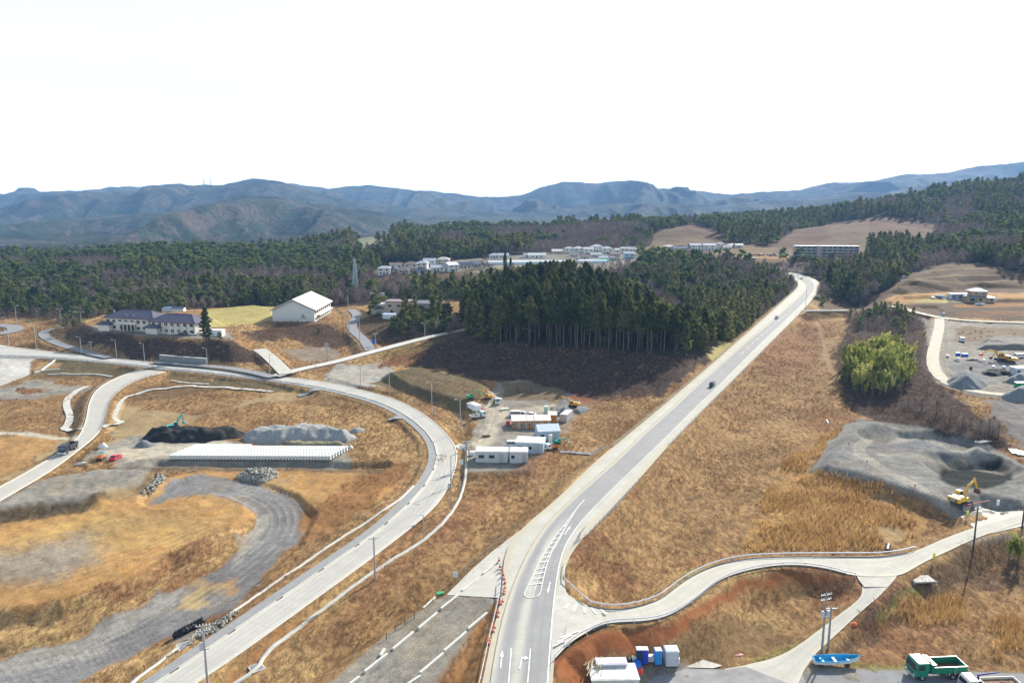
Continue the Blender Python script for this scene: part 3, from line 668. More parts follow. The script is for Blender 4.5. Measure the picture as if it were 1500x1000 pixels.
paint([(1398,458),(1500,455),(1600,455),(1600,463),(1500,463),(1400,462)], 'red', 'hillside', warp=.3, op=.4)
paint([(1295,442),(1310,432),(1380,428),(1500,428),(1600,430),(1600,439),(1450,440),(1380,437),(1340,442),(1300,444)], 'orange', 'ground', warp=.3)
paint([(1380,434),(1420,432),(1470,438),(1440,443),(1385,441)], 'palegrav', 'ground', warp=.3)
paint([(1335,442),(1350,438),(1395,440),(1385,444),(1345,444)], 'yellow', op=.9, warp=.2)
paint([(1270,440),(1330,405),(1380,388),(1430,385),(1500,405),(1600,420),(1600,430),(1400,428),(1310,432),(1290,442)], 'terrace', 'hillside', warp=.5)
for pl in ([(1318,420),(1400,414),(1500,411),(1600,411)], [(1340,408),(1400,403),(1500,402),(1600,403)], [(1368,397),(1410,393),(1480,393),(1560,397)]): paintline(pl, .8, 'tan', op=.8, warp=.2)
paint([(1198,452),(1212,430),(1216,415),(1230,430),(1250,452)], 'terrace', 'hillside')
# ramp banks
paint([(812,1000),(815,965),(830,950),(870,925),(930,917),(985,908),(1020,885),(1050,862),(1085,848),(1150,835),(1210,840),(1235,850),(1150,850),(1080,862),(1040,890),(1005,925),(965,945),(890,960),(850,1000)], 'red', 'embankment', warp=.5)
paint([(1000,905),(1060,865),(1140,845),(1200,845),(1180,855),(1080,880),(1020,930)], 'orangebrown', op=.5)
paint([(985,960),(1010,925),(1060,905),(1110,920),(1170,930),(1195,920),(1160,945),(1110,965),(1040,972)], 'field', op=.5, big=1)
paint([(1100,968),(1160,945),(1200,918),(1205,922),(1165,955),(1110,974)], 'greengrass', op=.8, warp=.4)
paint([(845,870),(838,850),(838,830),(848,822),(870,860),(860,885),(850,880)], 'grass2', op=.8)
paint([(960,890),(1010,850),(1060,828),(1060,822),(1000,838),(985,862),(965,878)], 'greengrass', op=.5, warp=.4)
# lower right
paint([(1200,975),(1225,940),(1300,870),(1370,825),(1420,800),(1500,790),(1560,800),(1560,860),(1380,860),(1300,900),(1230,970)], 'brush', 'ground', op=.6, warp=1)
paintline([(1290,905),(1320,875),(1350,862)], .7, 'greengrass', op=.9)
paint([(1300,905),(1350,868),(1400,870),(1410,905),(1360,915)], 'reed', op=.8, soft=1)
paint([(1430,960),(1450,910),(1500,890),(1560,900),(1560,960)], 'reed', op=.9, soft=1)
paint([(1400,785),(1460,785),(1560,770),(1560,790),(1460,800),(1400,800)], 'greygravel', op=.6)
paint([(895,1060),(905,1000),(925,968),(1000,968),(1050,980),(1100,975),(1200,976),(1350,978),(1600,990),(1600,1060)], 'greygravel', 'truck_yard', warp=.2)
paint([(1240,970),(1340,966),(1340,980),(1240,978)], 'greengrass', op=.7)
# ---- far
paint([(540,402),(560,392),(640,388),(705,386),(706,412),(640,420),(545,418)], 'terrace', 'ground', warp=1)
paint([(505,362),(545,346),(577,345),(578,356),(560,362),(520,366)], 'greengreyfield', 'hillside', warp=.8)
paint([(700,397),(760,388),(830,388),(890,392),(900,400),(720,404)], 'field', 'ground', warp=.5)
paint([(690,398),(730,388),(790,386),(790,398),(700,402)], 'greengreyfield', 'ground', op=.8)
paint([(550,398),(560,390),(640,384),(700,378),(800,370),(935,362),(940,392),(830,392),(700,392),(640,402)], 'palegrav', 'ground', op=.55, warp=2)
paint([(935,365),(960,356),(1090,358),(1170,364),(1270,368),(1270,380),(1180,382),(1100,386),(940,380)], 'field', 'ground')
paint([(1060,374),(1165,376),(1165,380),(1060,378)], 'orange', op=.6)
paint([(1130,366),(1150,345),(1215,326),(1300,316),(1378,331),(1365,354),(1285,364),(1265,372),(1130,373)], 'terrace', 'hillside', warp=2)
paint([(945,354),(1000,331),(1013,330),(1055,352),(1060,357),(950,358)], 'clearedtan', 'hillside', warp=1, op=1)
paint([(995,334),(1013,327),(1062,350),(1075,357),(1055,356)], 'cleared', 'hillside', warp=1, op=.8)
paint([(1090,348),(1120,336),(1170,330),(1230,325),(1190,345),(1160,362),(1110,360)], 'cleared', 'hillside', op=.5, warp=3)
paint([(1190,360),(1215,332),(1250,325),(1285,355),(1270,368)], 'clearedtan', 'hillside', warp=1)
paint([(1140,362),(1170,345),(1220,328),(1210,350),(1190,362)], 'cleared', 'hillside', warp=2, op=.9)
paint([(1252,325),(1310,318),(1375,335),(1360,350),(1320,352),(1285,352)], 'cleared', 'hillside', warp=2, op=.8)
paint([(1195,405),(1270,378),(1280,390),(1230,405)], 'terrace', 'hillside', warp=2)
paint([(1070,384),(1200,384),(1190,398),(1150,396),(1120,396)], 'brush', 'hillside', op=.7)
def ruts(Pw, offs, w_, key, op):
    Pw = resample(smooth(Pw, 2), 60); T = np.gradient(Pw[:, :2], axis=0); T /= np.linalg.norm(T, axis=1)[:, None]
    for o_ in offs:
        Q = [(p[0]-t[1]*o_, p[1]+t[0]*o_, 0) for p, t in zip(Pw, T)]; wd = window(Q, 3)
        x = GX[wd]+_wx[wd]*.35; y = GY[wd]+_wy[wd]*.35; best = np.full(x.shape, 1e9)
        for (ax, ay, _), (bx, by, _) in zip(Q[:-1], Q[1:]):
            ex, ey = bx-ax, by-ay; t = np.clip(((x-ax)*ex+(y-ay)*ey)/(ex*ex+ey*ey+1e-9), 0, 1); best = np.minimum(best, np.sqrt((x-ax-t*ex)**2+(y-ay-t*ey)**2))
        setk(wd, np.clip(1-best/w_, 0, 1).astype(np.float32)*op*np.clip(fbm(x/5, y/5, 3)*2.2-.5, 0, 1).astype(np.float32), key); Z[wd] -= np.clip(1-best/w_, 0, 1)*.07
ruts(gr_road, (-4.2,-2.4,-.6,1.2,3.0), .5, 'darkgravel', .75); ruts(gr_road, (-3.3,-1.5,.3,2.1), .5, 'palegrav', .6)
ow = lambda L: [tuple(at(*p)) for p in L]
ruts(ow([(-40,835),(60,800),(180,775),(300,745),(370,735)]), (-3,-1.1,.9,2.8,5), .55, 'tan', .8); ruts(ow([(0,870),(120,845),(230,800),(320,765)]), (-2,-.1,2,3.9), .5, 'bank', .6)
ruts(ow([(0,735),(100,712),(200,695)]), (-4,-2.1,0,1.9), .5, 'darkgravel', .6); ruts(ow([(140,672),(230,662),(330,650)]), (-1,.9), .5, 'darkgravel', .6)
ruts(ow([(1395,745),(1330,705),(1262,668),(1255,655),(1290,642),(1350,636),(1430,655)]), (-1.6,-.4,.8,2), .45, 'darkgravel', .8)
ruts(ow([(1290,665),(1340,668),(1420,676),(1480,690)]), (-1,.9,2.4), .45, 'darkgravel', .8); ruts(ow([(700,648),(715,625),(722,600),(760,598)]), (-1.2,.6,2.2), .45, 'greygravel', .8)
ruts(ow([(560,1000),(640,920),(700,870)]), (-3,-1.2,1.2,3), .5, 'darkgravel', .5)
ONROAD = FLAT.copy()
# ================================================================== GROUND MATERIAL AND MESHES
def ground_mat():
    m, t, n, b = newmat('ground_cover')
    L = t.links.new
    ac = n.new('ShaderNodeAttribute'); ac.attribute_name = 'cover'
    ax = n.new('ShaderNodeAttribute'); ax.attribute_name = 'kind_mix'
    sp = n.new('ShaderNodeSeparateColor'); L(ax.outputs['Color'], sp.inputs[0])
    tc = n.new('ShaderNodeTexCoord')
    def noise(sc, det=6, ro=.6, vec=None, dist=0):
        q = n.new('ShaderNodeTexNoise'); q.inputs['Scale'].default_value = sc; q.inputs['Detail'].default_value = det; q.inputs['Roughness'].default_value = ro
        q.inputs['Distortion'].default_value = dist
        L(vec if vec else tc.outputs['Object'], q.inputs['Vector']); return q.outputs[0]
    def ramp(v, a, b_, lo=0, hi=1):
        q = n.new('ShaderNodeMapRange'); q.inputs[1].default_value = a; q.inputs[2].default_value = b_; q.inputs[3].default_value = lo; q.inputs[4].default_value = hi
        L(v, q.inputs[0]); return q.outputs[0]
    def mx(f, a, b_, ty='MIX'):
        q = n.new('ShaderNodeMix'); q.data_type = 'RGBA'; q.blend_type = ty
        if isinstance(f, float): q.inputs[0].default_value = f
        else: L(f, q.inputs[0])
        for s_, v in ((q.inputs[6], a), (q.inputs[7], b_)):
            if isinstance(v, tuple): s_.default_value = (*v, 1)
            else: L(v, s_)
        return q.outputs[2]
    def mul(a, b_):
        q = n.new('ShaderNodeMath'); q.operation = 'MULTIPLY'
        for s_, v in ((q.inputs[0], a), (q.inputs[1], b_)):
            if isinstance(v, (int, float)): s_.default_value = v
            else: L(v, s_)
        return q.outputs[0]
    def add(a, b_):
        q = n.new('ShaderNodeMath'); q.operation = 'ADD'; L(a, q.inputs[0]); L(b_, q.inputs[1]); return q.outputs[0]
    tuft, grav, can = sp.outputs[0], sp.outputs[1], sp.outputs[2]; streak = ax.outputs['Alpha']
    col = ac.outputs['Color']
    # large patches
    big = noise(.05, 6, .65)
    col = mx(ramp(big, .38, .62, 0, .7), col, mx(1.0, col, (.62, .60, .60), 'MULTIPLY'))
    # tufts and litter
    mp = n.new('ShaderNodeMapping'); mp.inputs['Scale'].default_value = (1, .55, 1); L(tc.outputs['Object'], mp.inputs[0])
    f1 = noise(.9, 8, .72, mp.outputs[0], .4); f2 = noise(.32, 5, .6)
    col = mx(mul(ramp(f1, .42, .62), tuft), mx(mul(tuft, .75), col, (.42, .36, .33), 'MULTIPLY'), mx(mul(tuft, .55), col, (1.55, 1.5, 1.35), 'MULTIPLY'))
    col = mx(mul(ramp(f2, .58, .72), mul(tuft, .3)), col, (.13, .125, .045))
    col = mx(mul(ramp(noise(.21, 5, .6), .58, .74), mul(tuft, .4)), col, (.16, .075, .04))
    # gravel speckle
    vo = n.new('ShaderNodeTexVoronoi'); vo.inputs['Scale'].default_value = 2.6; L(tc.outputs['Object'], vo.inputs['Vector'])
    g1 = noise(3.2, 5, .8); g2 = noise(.42, 7, .7, None, .8); g3 = noise(.11, 6, .65)
    col = mx(mul(grav, .75), col, mx(ramp(g2, .36, .64), mx(1.0, col, (.66, .65, .66), 'MULTIPLY'), mx(1.0, col, (1.22, 1.22, 1.18), 'MULTIPLY')))
    col = mx(mul(ramp(g3, .52, .66, 0, .6), grav), col, mx(1.0, col, (1.15, 1.0, .78), 'MULTIPLY'))
    col = mx(mul(grav, .8), col, mx(ramp(g1, .35, .65), mx(1.0, col, (.6, .6, .62), 'MULTIPLY'), mx(1.0, col, (1.35, 1.35, 1.33), 'MULTIPLY')))
    # wheel streaks / scraped patches
    mp2 = n.new('ShaderNodeMapping'); mp2.inputs['Rotation'].default_value = (0, 0, R(-58)); mp2.inputs['Scale'].default_value = (.16, .42, 1); L(tc.outputs['Object'], mp2.inputs[0])
    s1 = noise(1.0, 6, .7, mp2.outputs[0], .6)
    col = mx(mul(streak, .55), col, mx(ramp(s1, .38, .62), mx(1.0, col, (.72, .70, .68), 'MULTIPLY'), mx(1.0, col, (1.22, 1.18, 1.1), 'MULTIPLY')))
    # forest canopy of the mountains: stands of dark conifers, bare woods, lighter pines
    v1 = n.new('ShaderNodeTexVoronoi'); v1.inputs['Scale'].default_value = .065; v1.inputs['Randomness'].default_value = 1; L(tc.outputs['Object'], v1.inputs['Vector'])
    cn = noise(.0042, 7, .62, None, .5); cn2 = noise(.009, 7, .68); c3 = noise(.075, 7, .75)
    cc = mx(ramp(cn, .44, .52), (.012, .022, .016), (.032, .044, .024))
    cc = mx(ramp(cn2, .50, .58, 0, .85), cc, (.088, .070, .062))
    cc = mx(ramp(c3, .40, .62), mx(1.0, cc, (.38, .38, .42), 'MULTIPLY'), mx(1.0, cc, (1.5, 1.5, 1.35), 'MULTIPLY'))
    cc = mx(ramp(noise(.0016, 4, .5), .64, .70, 0, .5), cc, (.17, .13, .095))
    col = mx(can, col, cc)
    L(col, b.inputs['Base Color']); b.inputs['Roughness'].default_value = .95; b.inputs['Specular IOR Level'].default_value = .08
    # bumps
    b1 = n.new('ShaderNodeBump'); b1.inputs['Distance'].default_value = .55; L(mul(tuft, .8), b1.inputs['Strength']); L(f1, b1.inputs['Height'])
    b2 = n.new('ShaderNodeBump'); b2.inputs['Distance'].default_value = .22; L(mul(grav, .9), b2.inputs['Strength']); L(g1, b2.inputs['Height']); L(b1.outputs[0], b2.inputs['Normal'])
    b3 = n.new('ShaderNodeBump'); b3.inputs['Distance'].default_value = 10; L(mul(can, .9), b3.inputs['Strength']); L(c3, b3.inputs['Height']); L(b2.outputs[0], b3.inputs['Normal'])
    b4 = n.new('ShaderNodeBump'); b4.inputs['Distance'].default_value = .15; L(mul(streak, .5), b4.inputs['Strength']); L(s1, b4.inputs['Height']); L(b3.outputs[0], b4.inputs['Normal'])
    L(b4.outputs[0], b.inputs['Normal'])
    return m
GM = ground_mat()
def build_ground():
    co = np.stack([GX, GY, Z], -1).reshape(-1, 3).astype(np.float32)
    idx = np.arange(NR*NC).reshape(NR, NC)
    F = np.stack([idx[:-1, :-1], idx[:-1, 1:], idx[1:, 1:], idx[1:, :-1]], -1).reshape(-1, 4)
    fid = ID[:-1, :-1].reshape(-1)
    # analytic normals so that neighbouring sheets meet without a seam
    dzr = np.gradient(Z, axis=0); dzc = np.gradient(Z, axis=1)
    xr = np.gradient(GX, axis=0); xc = np.gradient(GX, axis=1); yr = np.gradient(GY, axis=0)
    nx = -(dzc/np.maximum(xc, 1e-6)); ny = -(dzr+nx*xr)/np.maximum(yr, 1e-6)
    nn = np.stack([nx, ny, np.ones_like(nx)], -1); nn /= np.linalg.norm(nn, axis=-1, keepdims=True); nn = nn.reshape(-1, 3)
    cr = np.concatenate([CR.reshape(-1, 3), np.ones((NR*NC, 1), np.float32)], 1); tx = TX.reshape(-1, 4)
    for k, nm in enumerate(IDN):
        f = F[fid == k]
        if not len(f): continue
        used, inv = np.unique(f, return_inverse=True); f = inv.reshape(-1, 4)
        o = rawmesh(nm, co[used], f, GM, smooth=True)
        for an, arr in (('cover', cr), ('kind_mix', tx)):
            a = o.data.attributes.new(an, 'FLOAT_COLOR', 'POINT'); a.data.foreach_set('color', arr[used].astype(np.float32).ravel())
        o.data.normals_split_custom_set_from_vertices(nn[used])
        o['kind'] = 'structure'
build_ground()
# ================================================================== ROADS
M_asph = mat('worn_asphalt', (.245,.245,.25), .85, .10, .35, bump=.1)
M_asphD = mat('side_asphalt', (.25,.25,.245), .88, .10, .8, bump=.1)
M_conc = mat('road_concrete', (.50,.485,.44), .85, .07, .22)
M_conc2 = mat('pale_concrete', (.46,.445,.39), .88, .12, .4)
M_kerb = mat('kerb_concrete', (.52,.505,.45), .8, .10, 1.2)
M_mark = mat('road_paint', (.72,.72,.70), .7, .12, 2.5)
M_markw = mat('worn_road_paint', (.60,.59,.55), .8, .15, 1.5)
M_grey = mat('grey_path', (.22,.22,.225), .9, .12, .8)
M_dust = mat('dusty_track', (.46,.42,.335), .95, .16, .5, bump=.2)
M_lane = mat('lane_concrete', (.45,.43,.375), .9, .12, .45, bump=.15)
def roadmat(name, base, dust, edge0, edge1, tracks, joint=0, dark=.8, mid=None):
    m, t, n, b = newmat(name); L = t.links.new
    at_ = n.new('ShaderNodeAttribute'); at_.attribute_name = 'across'; sp = n.new('ShaderNodeSeparateColor'); L(at_.outputs['Color'], sp.inputs[0])
    tc = n.new('ShaderNodeTexCoord')
    def N(op, *a):
        q = n.new('ShaderNodeMath'); q.operation = op
        for i, v in enumerate(a):
            if isinstance(v, (int, float)): q.inputs[i].default_value = v
            else: L(v, q.inputs[i])
        return q.outputs[0]
    def nz(sc, d=6, ro=.65):
        q = n.new('ShaderNodeTexNoise'); q.inputs['Scale'].default_value = sc; q.inputs['Detail'].default_value = d; q.inputs['Roughness'].default_value = ro; L(tc.outputs['Object'], q.inputs['Vector']); return q.outputs[0]
    def mr(v, a, c, lo=0, hi=1):
        q = n.new('ShaderNodeMapRange'); q.interpolation_type = 'SMOOTHSTEP'; q.inputs[1].default_value = a; q.inputs[2].default_value = c; q.inputs[3].default_value = lo; q.inputs[4].default_value = hi; L(v, q.inputs[0]); return q.outputs[0]
    def mx(f, a, c, ty='MIX'):
        q = n.new('ShaderNodeMix'); q.data_type = 'RGBA'; q.blend_type = ty
        if isinstance(f, (int, float)): q.inputs[0].default_value = f
        else: L(f, q.inputs[0])
        for s_, v in ((q.inputs[6], a), (q.inputs[7], c)):
            if isinstance(v, tuple): s_.default_value = (*v, 1)
            else: L(v, s_)
        return q.outputs[2]
    T = sp.outputs[0]; S_ = sp.outputs[1]; n1 = nz(.18); n2 = nz(1.6, 6, .7)
    tw = N('ADD', T, N('MULTIPLY', N('SUBTRACT', n1, .5), .10))
    col = mx(mr(n1, .35, .65), tuple(c*.9 for c in base), tuple(c*1.07 for c in base)); col = mx(mr(n2, .35, .65, 0, .5), col, tuple(c*.86 for c in base))
    for c0, w0 in tracks:
        col = mx(N('MULTIPLY', mr(N('ABSOLUTE', N('SUBTRACT', tw, c0)), 0, w0, 1, 0), .75), col, tuple(c*dark for c in base))
    e = N('MAXIMUM', mr(tw, edge0, edge0+.12, 1, 0) if edge0 else 0.0, mr(tw, 1-edge1-.12, 1-edge1, 0, 1) if edge1 else 0.0)
    if mid: e = N('MAXIMUM', e, N('MULTIPLY', mr(N('ABSOLUTE', N('SUBTRACT', tw, .42)), .02, .16, 1, 0), mr(S_, mid[0], mid[1], .95, 0)))
    col = mx(N('MULTIPLY', e, mr(n2, .25, .6, .55, .95)), col, dust)
    if joint:
        f = N('FRACT', N('DIVIDE', S_, joint)); col = mx(N('MULTIPLY', mr(N('ABSOLUTE', N('SUBTRACT', f, .5)), .0, .02, 1, 0), .35), col, tuple(c*.6 for c in base))
    # patched and stained lengths
    col = mx(mr(nz(.06, 3, .5), .6, .66, 0, .25), col, tuple(c*.8 for c in base))
    L(col, b.inputs['Base Color']); b.inputs['Roughness'].default_value = .88; b.inputs['Specular IOR Level'].default_value = .2
    return m
M_hw = roadmat('highway_asphalt', (.275,.27,.265), (.44,.42,.36), .02, .0, [(.2,.05),(.36,.05),(.64,.05),(.8,.05)], 0, .86, (52, 72))
M_lr = roadmat('left_road_worn', (.405,.39,.35), (.50,.475,.41), .30, .03, [(.40,.04),(.55,.04),(.70,.04),(.84,.04)], 6.0, .86)
M_wk = roadmat('sidewalk_worn', (.43,.415,.36), (.40,.36,.27), .04, .05, [], 4.0, .9)
M_rp2 = mat('junction_concrete', (.42,.40,.345), .88, .1, .4)
M_wk2 = mat('apron_concrete', (.43,.415,.36), .88, .1, .4)
M_rp = roadmat('ramp_worn', (.42,.40,.345), (.47,.44,.36), .05, .06, [(.3,.09),(.68,.09)], 9.0, .87)
M_br = roadmat('branch_worn', (.41,.39,.345), (.48,.45,.38), .04, .04, [(.25,.06),(.42,.06),(.6,.06),(.76,.06)], 6.0, .88)
def struct(o): o['kind'] = 'structure'; return o
def rib(name, A, B, segs, M, off=.06, far=.0004, zc=None, wig=0):
    """sheet between two edges; segs list of (t0, t1, extra height)"""
    A = np.array(A); B = np.array(B); n = len(A)
    z = (A[:, 2]+B[:, 2])/2 if zc is None else zc
    co = []; F = []
    for t0, t1, e in segs:
        if wig:
            j0 = (fbm(A[:, 0]*.3+t0*50, A[:, 1]*.3, 3)-.5)*wig; j1 = (fbm(A[:, 0]*.3+t1*50+9, A[:, 1]*.3, 3)-.5)*wig
        else: j0 = j1 = np.zeros(n)
        p = A+(B-A)*(t0+j0)[:, None]; q = A+(B-A)*(t1+j1)[:, None]
        h = z+off+far*A[:, 1]
        b = len(co)*0+sum(len(c) for c in co)
        P = np.stack([p[:, 0], p[:, 1], h+e], 1); Q = np.stack([q[:, 0], q[:, 1], h+e], 1)
        ar = np.arange(n-1)
        if e:
            P0 = P.copy(); Q0 = Q.copy(); P0[:, 2] = h-.3; Q0[:, 2] = h-.3
            co += [P0, P, Q, Q0]
            for k in range(3): F.append(np.stack([b+k*n+ar, b+(k+1)*n+ar, b+(k+1)*n+ar+1, b+k*n+ar+1], 1))
        else:
            co += [P, Q]; F.append(np.stack([b+ar, b+n+ar, b+n+ar+1, b+ar+1], 1))
    o = rawmesh(name, np.concatenate(co), np.concatenate(F), M)
    if len(segs) == 1 and not segs[0][2]:
        ss = np.append(0, np.cumsum(np.hypot(*(np.diff((A+B)[:, :2]/2, axis=0).T)))); t0, t1, _ = segs[0]
        at_ = np.zeros((2*n, 4), np.float32); at_[:n, 0] = t0; at_[n:, 0] = t1; at_[:n, 1] = ss; at_[n:, 1] = ss
        a_ = o.data.attributes.new('across', 'FLOAT_COLOR', 'POINT'); a_.data.foreach_set('color', at_.ravel())
    # faces up
    return struct(o)
def fixup(o):
    me = o.data; nrm = np.zeros(len(me.polygons)*3); me.polygons.foreach_get('normal', nrm)
    if nrm.reshape(-1, 3)[:, 2].mean() < 0: me.flip_normals()
    return o
def ribf(*a, **k): return fixup(rib(*a, **k))
def centre_z(C):
    return lambda x, y: float(C[int(np.argmin((C[:, 0]-x)**2+(C[:, 1]-y)**2)), 2])
hz = (oL[:, 2]+oR[:, 2])/2
ribf('highway_pavement', oL, oR, [(0, 1, 0)], M_wk, .05, zc=hz)
ribf('highway', aL, aR, [(0, 1, 0)], M_hw, .075, .0006, zc=hz)
# dust blown over the carriageway edges and the hatched middle
ribf('highway_kerb', oL+(aL-oL)*.93, oL+(aL-oL)*.985, [(0, 1, .12)], mat('dusty_kerb', (.42,.37,.25), .9, .15, 1.5), .06, .0006, zc=hz)
ribf('left_road_surface', rL, rR, [(.30, .955, 0)], M_lr, .06)
ribf('left_pavement', rL, rR, [(0, .27, 0)], M_asphD, .06)
ribf('left_road_kerb', rL, rR, [(.955, 1, .1)], M_kerb, .06)
# broken kerb between pavement and carriageway
def dashes(name, A, B, t0, t1, step, on, M, off, h=0, i0=0, i1=None, far=.0005, zc=None):
    A = np.array(A); B = np.array(B); Cc = (A+B)/2
    z = Cc[:, 2] if zc is None else zc
    s = np.append(0, np.cumsum(np.hypot(*(np.diff(Cc[:, :2], axis=0).T))))
    i1 = len(A)-1 if i1 is None else i1
    mb = MB(); a = s[i0]
    def P(t, ss):
        x = [np.interp(ss, s, A[:, k])*(1-t)+np.interp(ss, s, B[:, k])*t for k in (0, 1)]
        return x
    while a+on < s[i1]:
        n = 2 if on < 9 else 4
        for k in range(n):
            s0 = a+on*k/n; s1 = a+on*(k+1)/n; zz = [np.interp(q, s, z)+off+far*np.interp(q, s, Cc[:, 1]) for q in (s0, s1)]
            p = [P(t0, s0), P(t1, s0), P(t1, s1), P(t0, s1)]; zt = [zz[0], zz[0], zz[1], zz[1]]
            top = [(*p[i], zt[i]+h) for i in range(4)]
            if h:
                bot = [(*p[i], zt[i]-.1) for i in range(4)]
                mb.add(bot+top, [[4, 5, 6, 7], [0, 1, 5, 4], [1, 2, 6, 5], [2, 3, 7, 6], [3, 0, 4, 7]])
            else: mb.add(top, [[0, 1, 2, 3]])
        a += step
    return mb
def smark(mb, name, M):
    o = mb.build(name, M); fixup(o); return struct(o)
smark(dashes('k', rL, rR, .27, .30, 12.0, 10.2, M_kerb, .06, .16), 'pavement_kerb', M_kerb)
smark(dashes('k', rL, rR, .615, .625, 10, 5, M_markw, .085), 'faded_centre_dashes', M_markw)
smark(dashes('k', rL, rR, .93, .938, 1e9, 1, M_markw, .085), 'x', M_markw) if False else None
ribf('road_edge_line', rL, rR, [(.925, .94, 0)], M_markw, .085, .0005)
smark(dashes('k', aL, aR, .487, .513, 12, 6, M_mark, .105, i0=62, far=.0008, zc=hz), 'lane_dashes', M_mark)
ribf('highway_edge_line', aL, aR, [(.975, 1.0, 0)], M_mark, .10, .0008, zc=hz)
ribf('branch_road', bL, bR, [(.03, .97, 0)], M_br, .07)
ribf('branch_kerb', bL, bR, [(0, .03, .1), (.97, 1, .1)], M_kerb, .07)
ribf('ramp', uU, uD, [(0, 1, 0)], M_rp, .08)
ribf('lane', nL, nR, [(0, 1, 0)], M_rp, .07, wig=.08)
_k = mat('dark_kerb', (.13,.13,.13), .9, .1, 1); M_dkerb = _k
near_i = lambda A_, q: int(np.argmin((A_[:, 0]-q[0])**2+(A_[:, 1]-q[1])**2))
u1 = near_i(uU, W(1335,808.5,2.6)); d0 = near_i(uD, W(862,920,5)); d1 = near_i(uD, W(1262,851,2.6))
ribf('ramp_kerb', uU[2:u1], uD[2:u1], [(-.03, .0, .14)], M_dkerb, .08); ribf('ramp_kerb', uU[d0:d1], uD[d0:d1], [(1.0, 1.035, .14)], M_dkerb, .08)
for nm, (L, hw_) in small.items():
    P = smooth(ribpts(L), 2); P = resample(P, 40)
    T = np.gradient(P[:, :2], axis=0); T /= np.linalg.norm(T, axis=1)[:, None]; Nn = np.stack([-T[:, 1], T[:, 0], 0*T[:, 0]], 1)
    ribf(nm, P+Nn*hw_, P-Nn*hw_, [(0, 1, 0)], {'north_road': M_conc, 'hill_road': M_grey, 'side_road': M_grey, 'corner_road': M_grey, 'lower_road': M_grey}.get(nm, M_lane), .10, .0006)
def thin(name, L, hw_, M, off=.08, h=0, far=.0004, n=60, terrain=False):
    P = [tuple(at(*p)) if terrain else W(*p) for p in L]
    P = resample(smooth(P, 1), n)
    if terrain: P[:, 2] = gzv(P[:, 0], P[:, 1])
    T = np.gradient(P[:, :2], axis=0); T /= np.linalg.norm(T, axis=1)[:, None]+1e-9; Nn = np.stack([-T[:, 1], T[:, 0], 0*T[:, 0]], 1)
    return ribf(name, P+Nn*hw_, P-Nn*hw_, [(0, 1, h)], M, off, far)
thin('bridge_path', [(1175,456.3,13.6),(1200,456,13.6),(1242,456,13.4)], 1.3, M_conc2, .15, .25)
def thinroad(name, pts, hw_, M, **k): return thin(name, pts, hw_, M, **k)
# concrete drains and footways (photo traced, on the terrain)
thin('concrete_channel', [(330,1010),(378,980),(386,958),(430,925),(500,872),(560,830),(640,778),(665,748),(677,722),(683,690),(684,655)], .36, M_conc2, .12, .14, terrain=True, n=140)
thin('drain', [(185,1010),(262,948),(300,925),(400,855),(460,815),(520,775),(580,738),(606,712)], .28, M_kerb, .10, .12, terrain=True, n=100)
thin('drain', [(50,546.5),(62,543),(88,541)], .5, M_kerb, .1, .2, terrain=True)
thin('drain', [(60,543),(80,527.5)], .6, M_kerb, .12, .1, terrain=True, n=12)
thin('drain', [(70,549),(110,548),(165,552)], .4, M_kerb, .12, .1, terrain=True)
thin('footpath', [(128,566),(112,573),(98,584),(97,596),(104,610),(99,624),(92,628),(108,631),(124,628)], 1.2, M_conc2, .16, .0, terrain=True, n=80)
thin('footpath', [(240,570),(215,572),(188,579),(175,588),(170,602),(165,612),(172,617),(180,618),(168,622),(150,627)], 1.1, M_conc2, .16, .0, terrain=True, n=80)
thin('footpath', [(240,570),(262,566.5),(290,566),(330,568),(400,574)], 1.1, M_conc2, .16, .0, terrain=True, n=60)
thin('drain', [(252,558),(270,561),(306,563)], .5, M_kerb, .16, .0, terrain=True, n=30)
thin('driveway', [(434,567),(450,572)], 1.6, M_asphD, .14, terrain=True, n=8) if False else None
thin('driveway', [(468,570.5),(436,580)], 1.6, M_asphD, .14, terrain=True, n=20)
thin('driveway', [(590,612),(570,614)], 1.8, M_asphD, .14, terrain=True, n=20)
thin('driveway', [(668,653),(690,653)], 1.6, M_conc2, .14, terrain=True, n=12)
thin('footpath', [(820,662),(868,664),(885,655)], 1.0, M_grey, .14, terrain=True, n=30)
thin('yard_road', [(1305,448),(1330,455),(1360,462),(1385,467),(1430,471),(1500,473),(1600,475)], 2.6, M_dust, .14, terrain=True, n=80)
thin('yard_road', [(1376,467),(1376,480),(1371,500),(1366,520),(1367,540),(1382,558),(1410,570),(1450,577),(1500,580),(1600,582)], 2.4, M_dust, .10, terrain=True, n=100)
# slab by the pit
def flatpoly(name, P, M, off=.08):
    mb = MB(); mb.add([(x, y, z+off) for x, y, z in P], [list(range(len(P)))]); o = mb.build(name, M); fixup(o); return struct(o)
flatpoly('concrete_slab', slabP, M_conc2, .12)
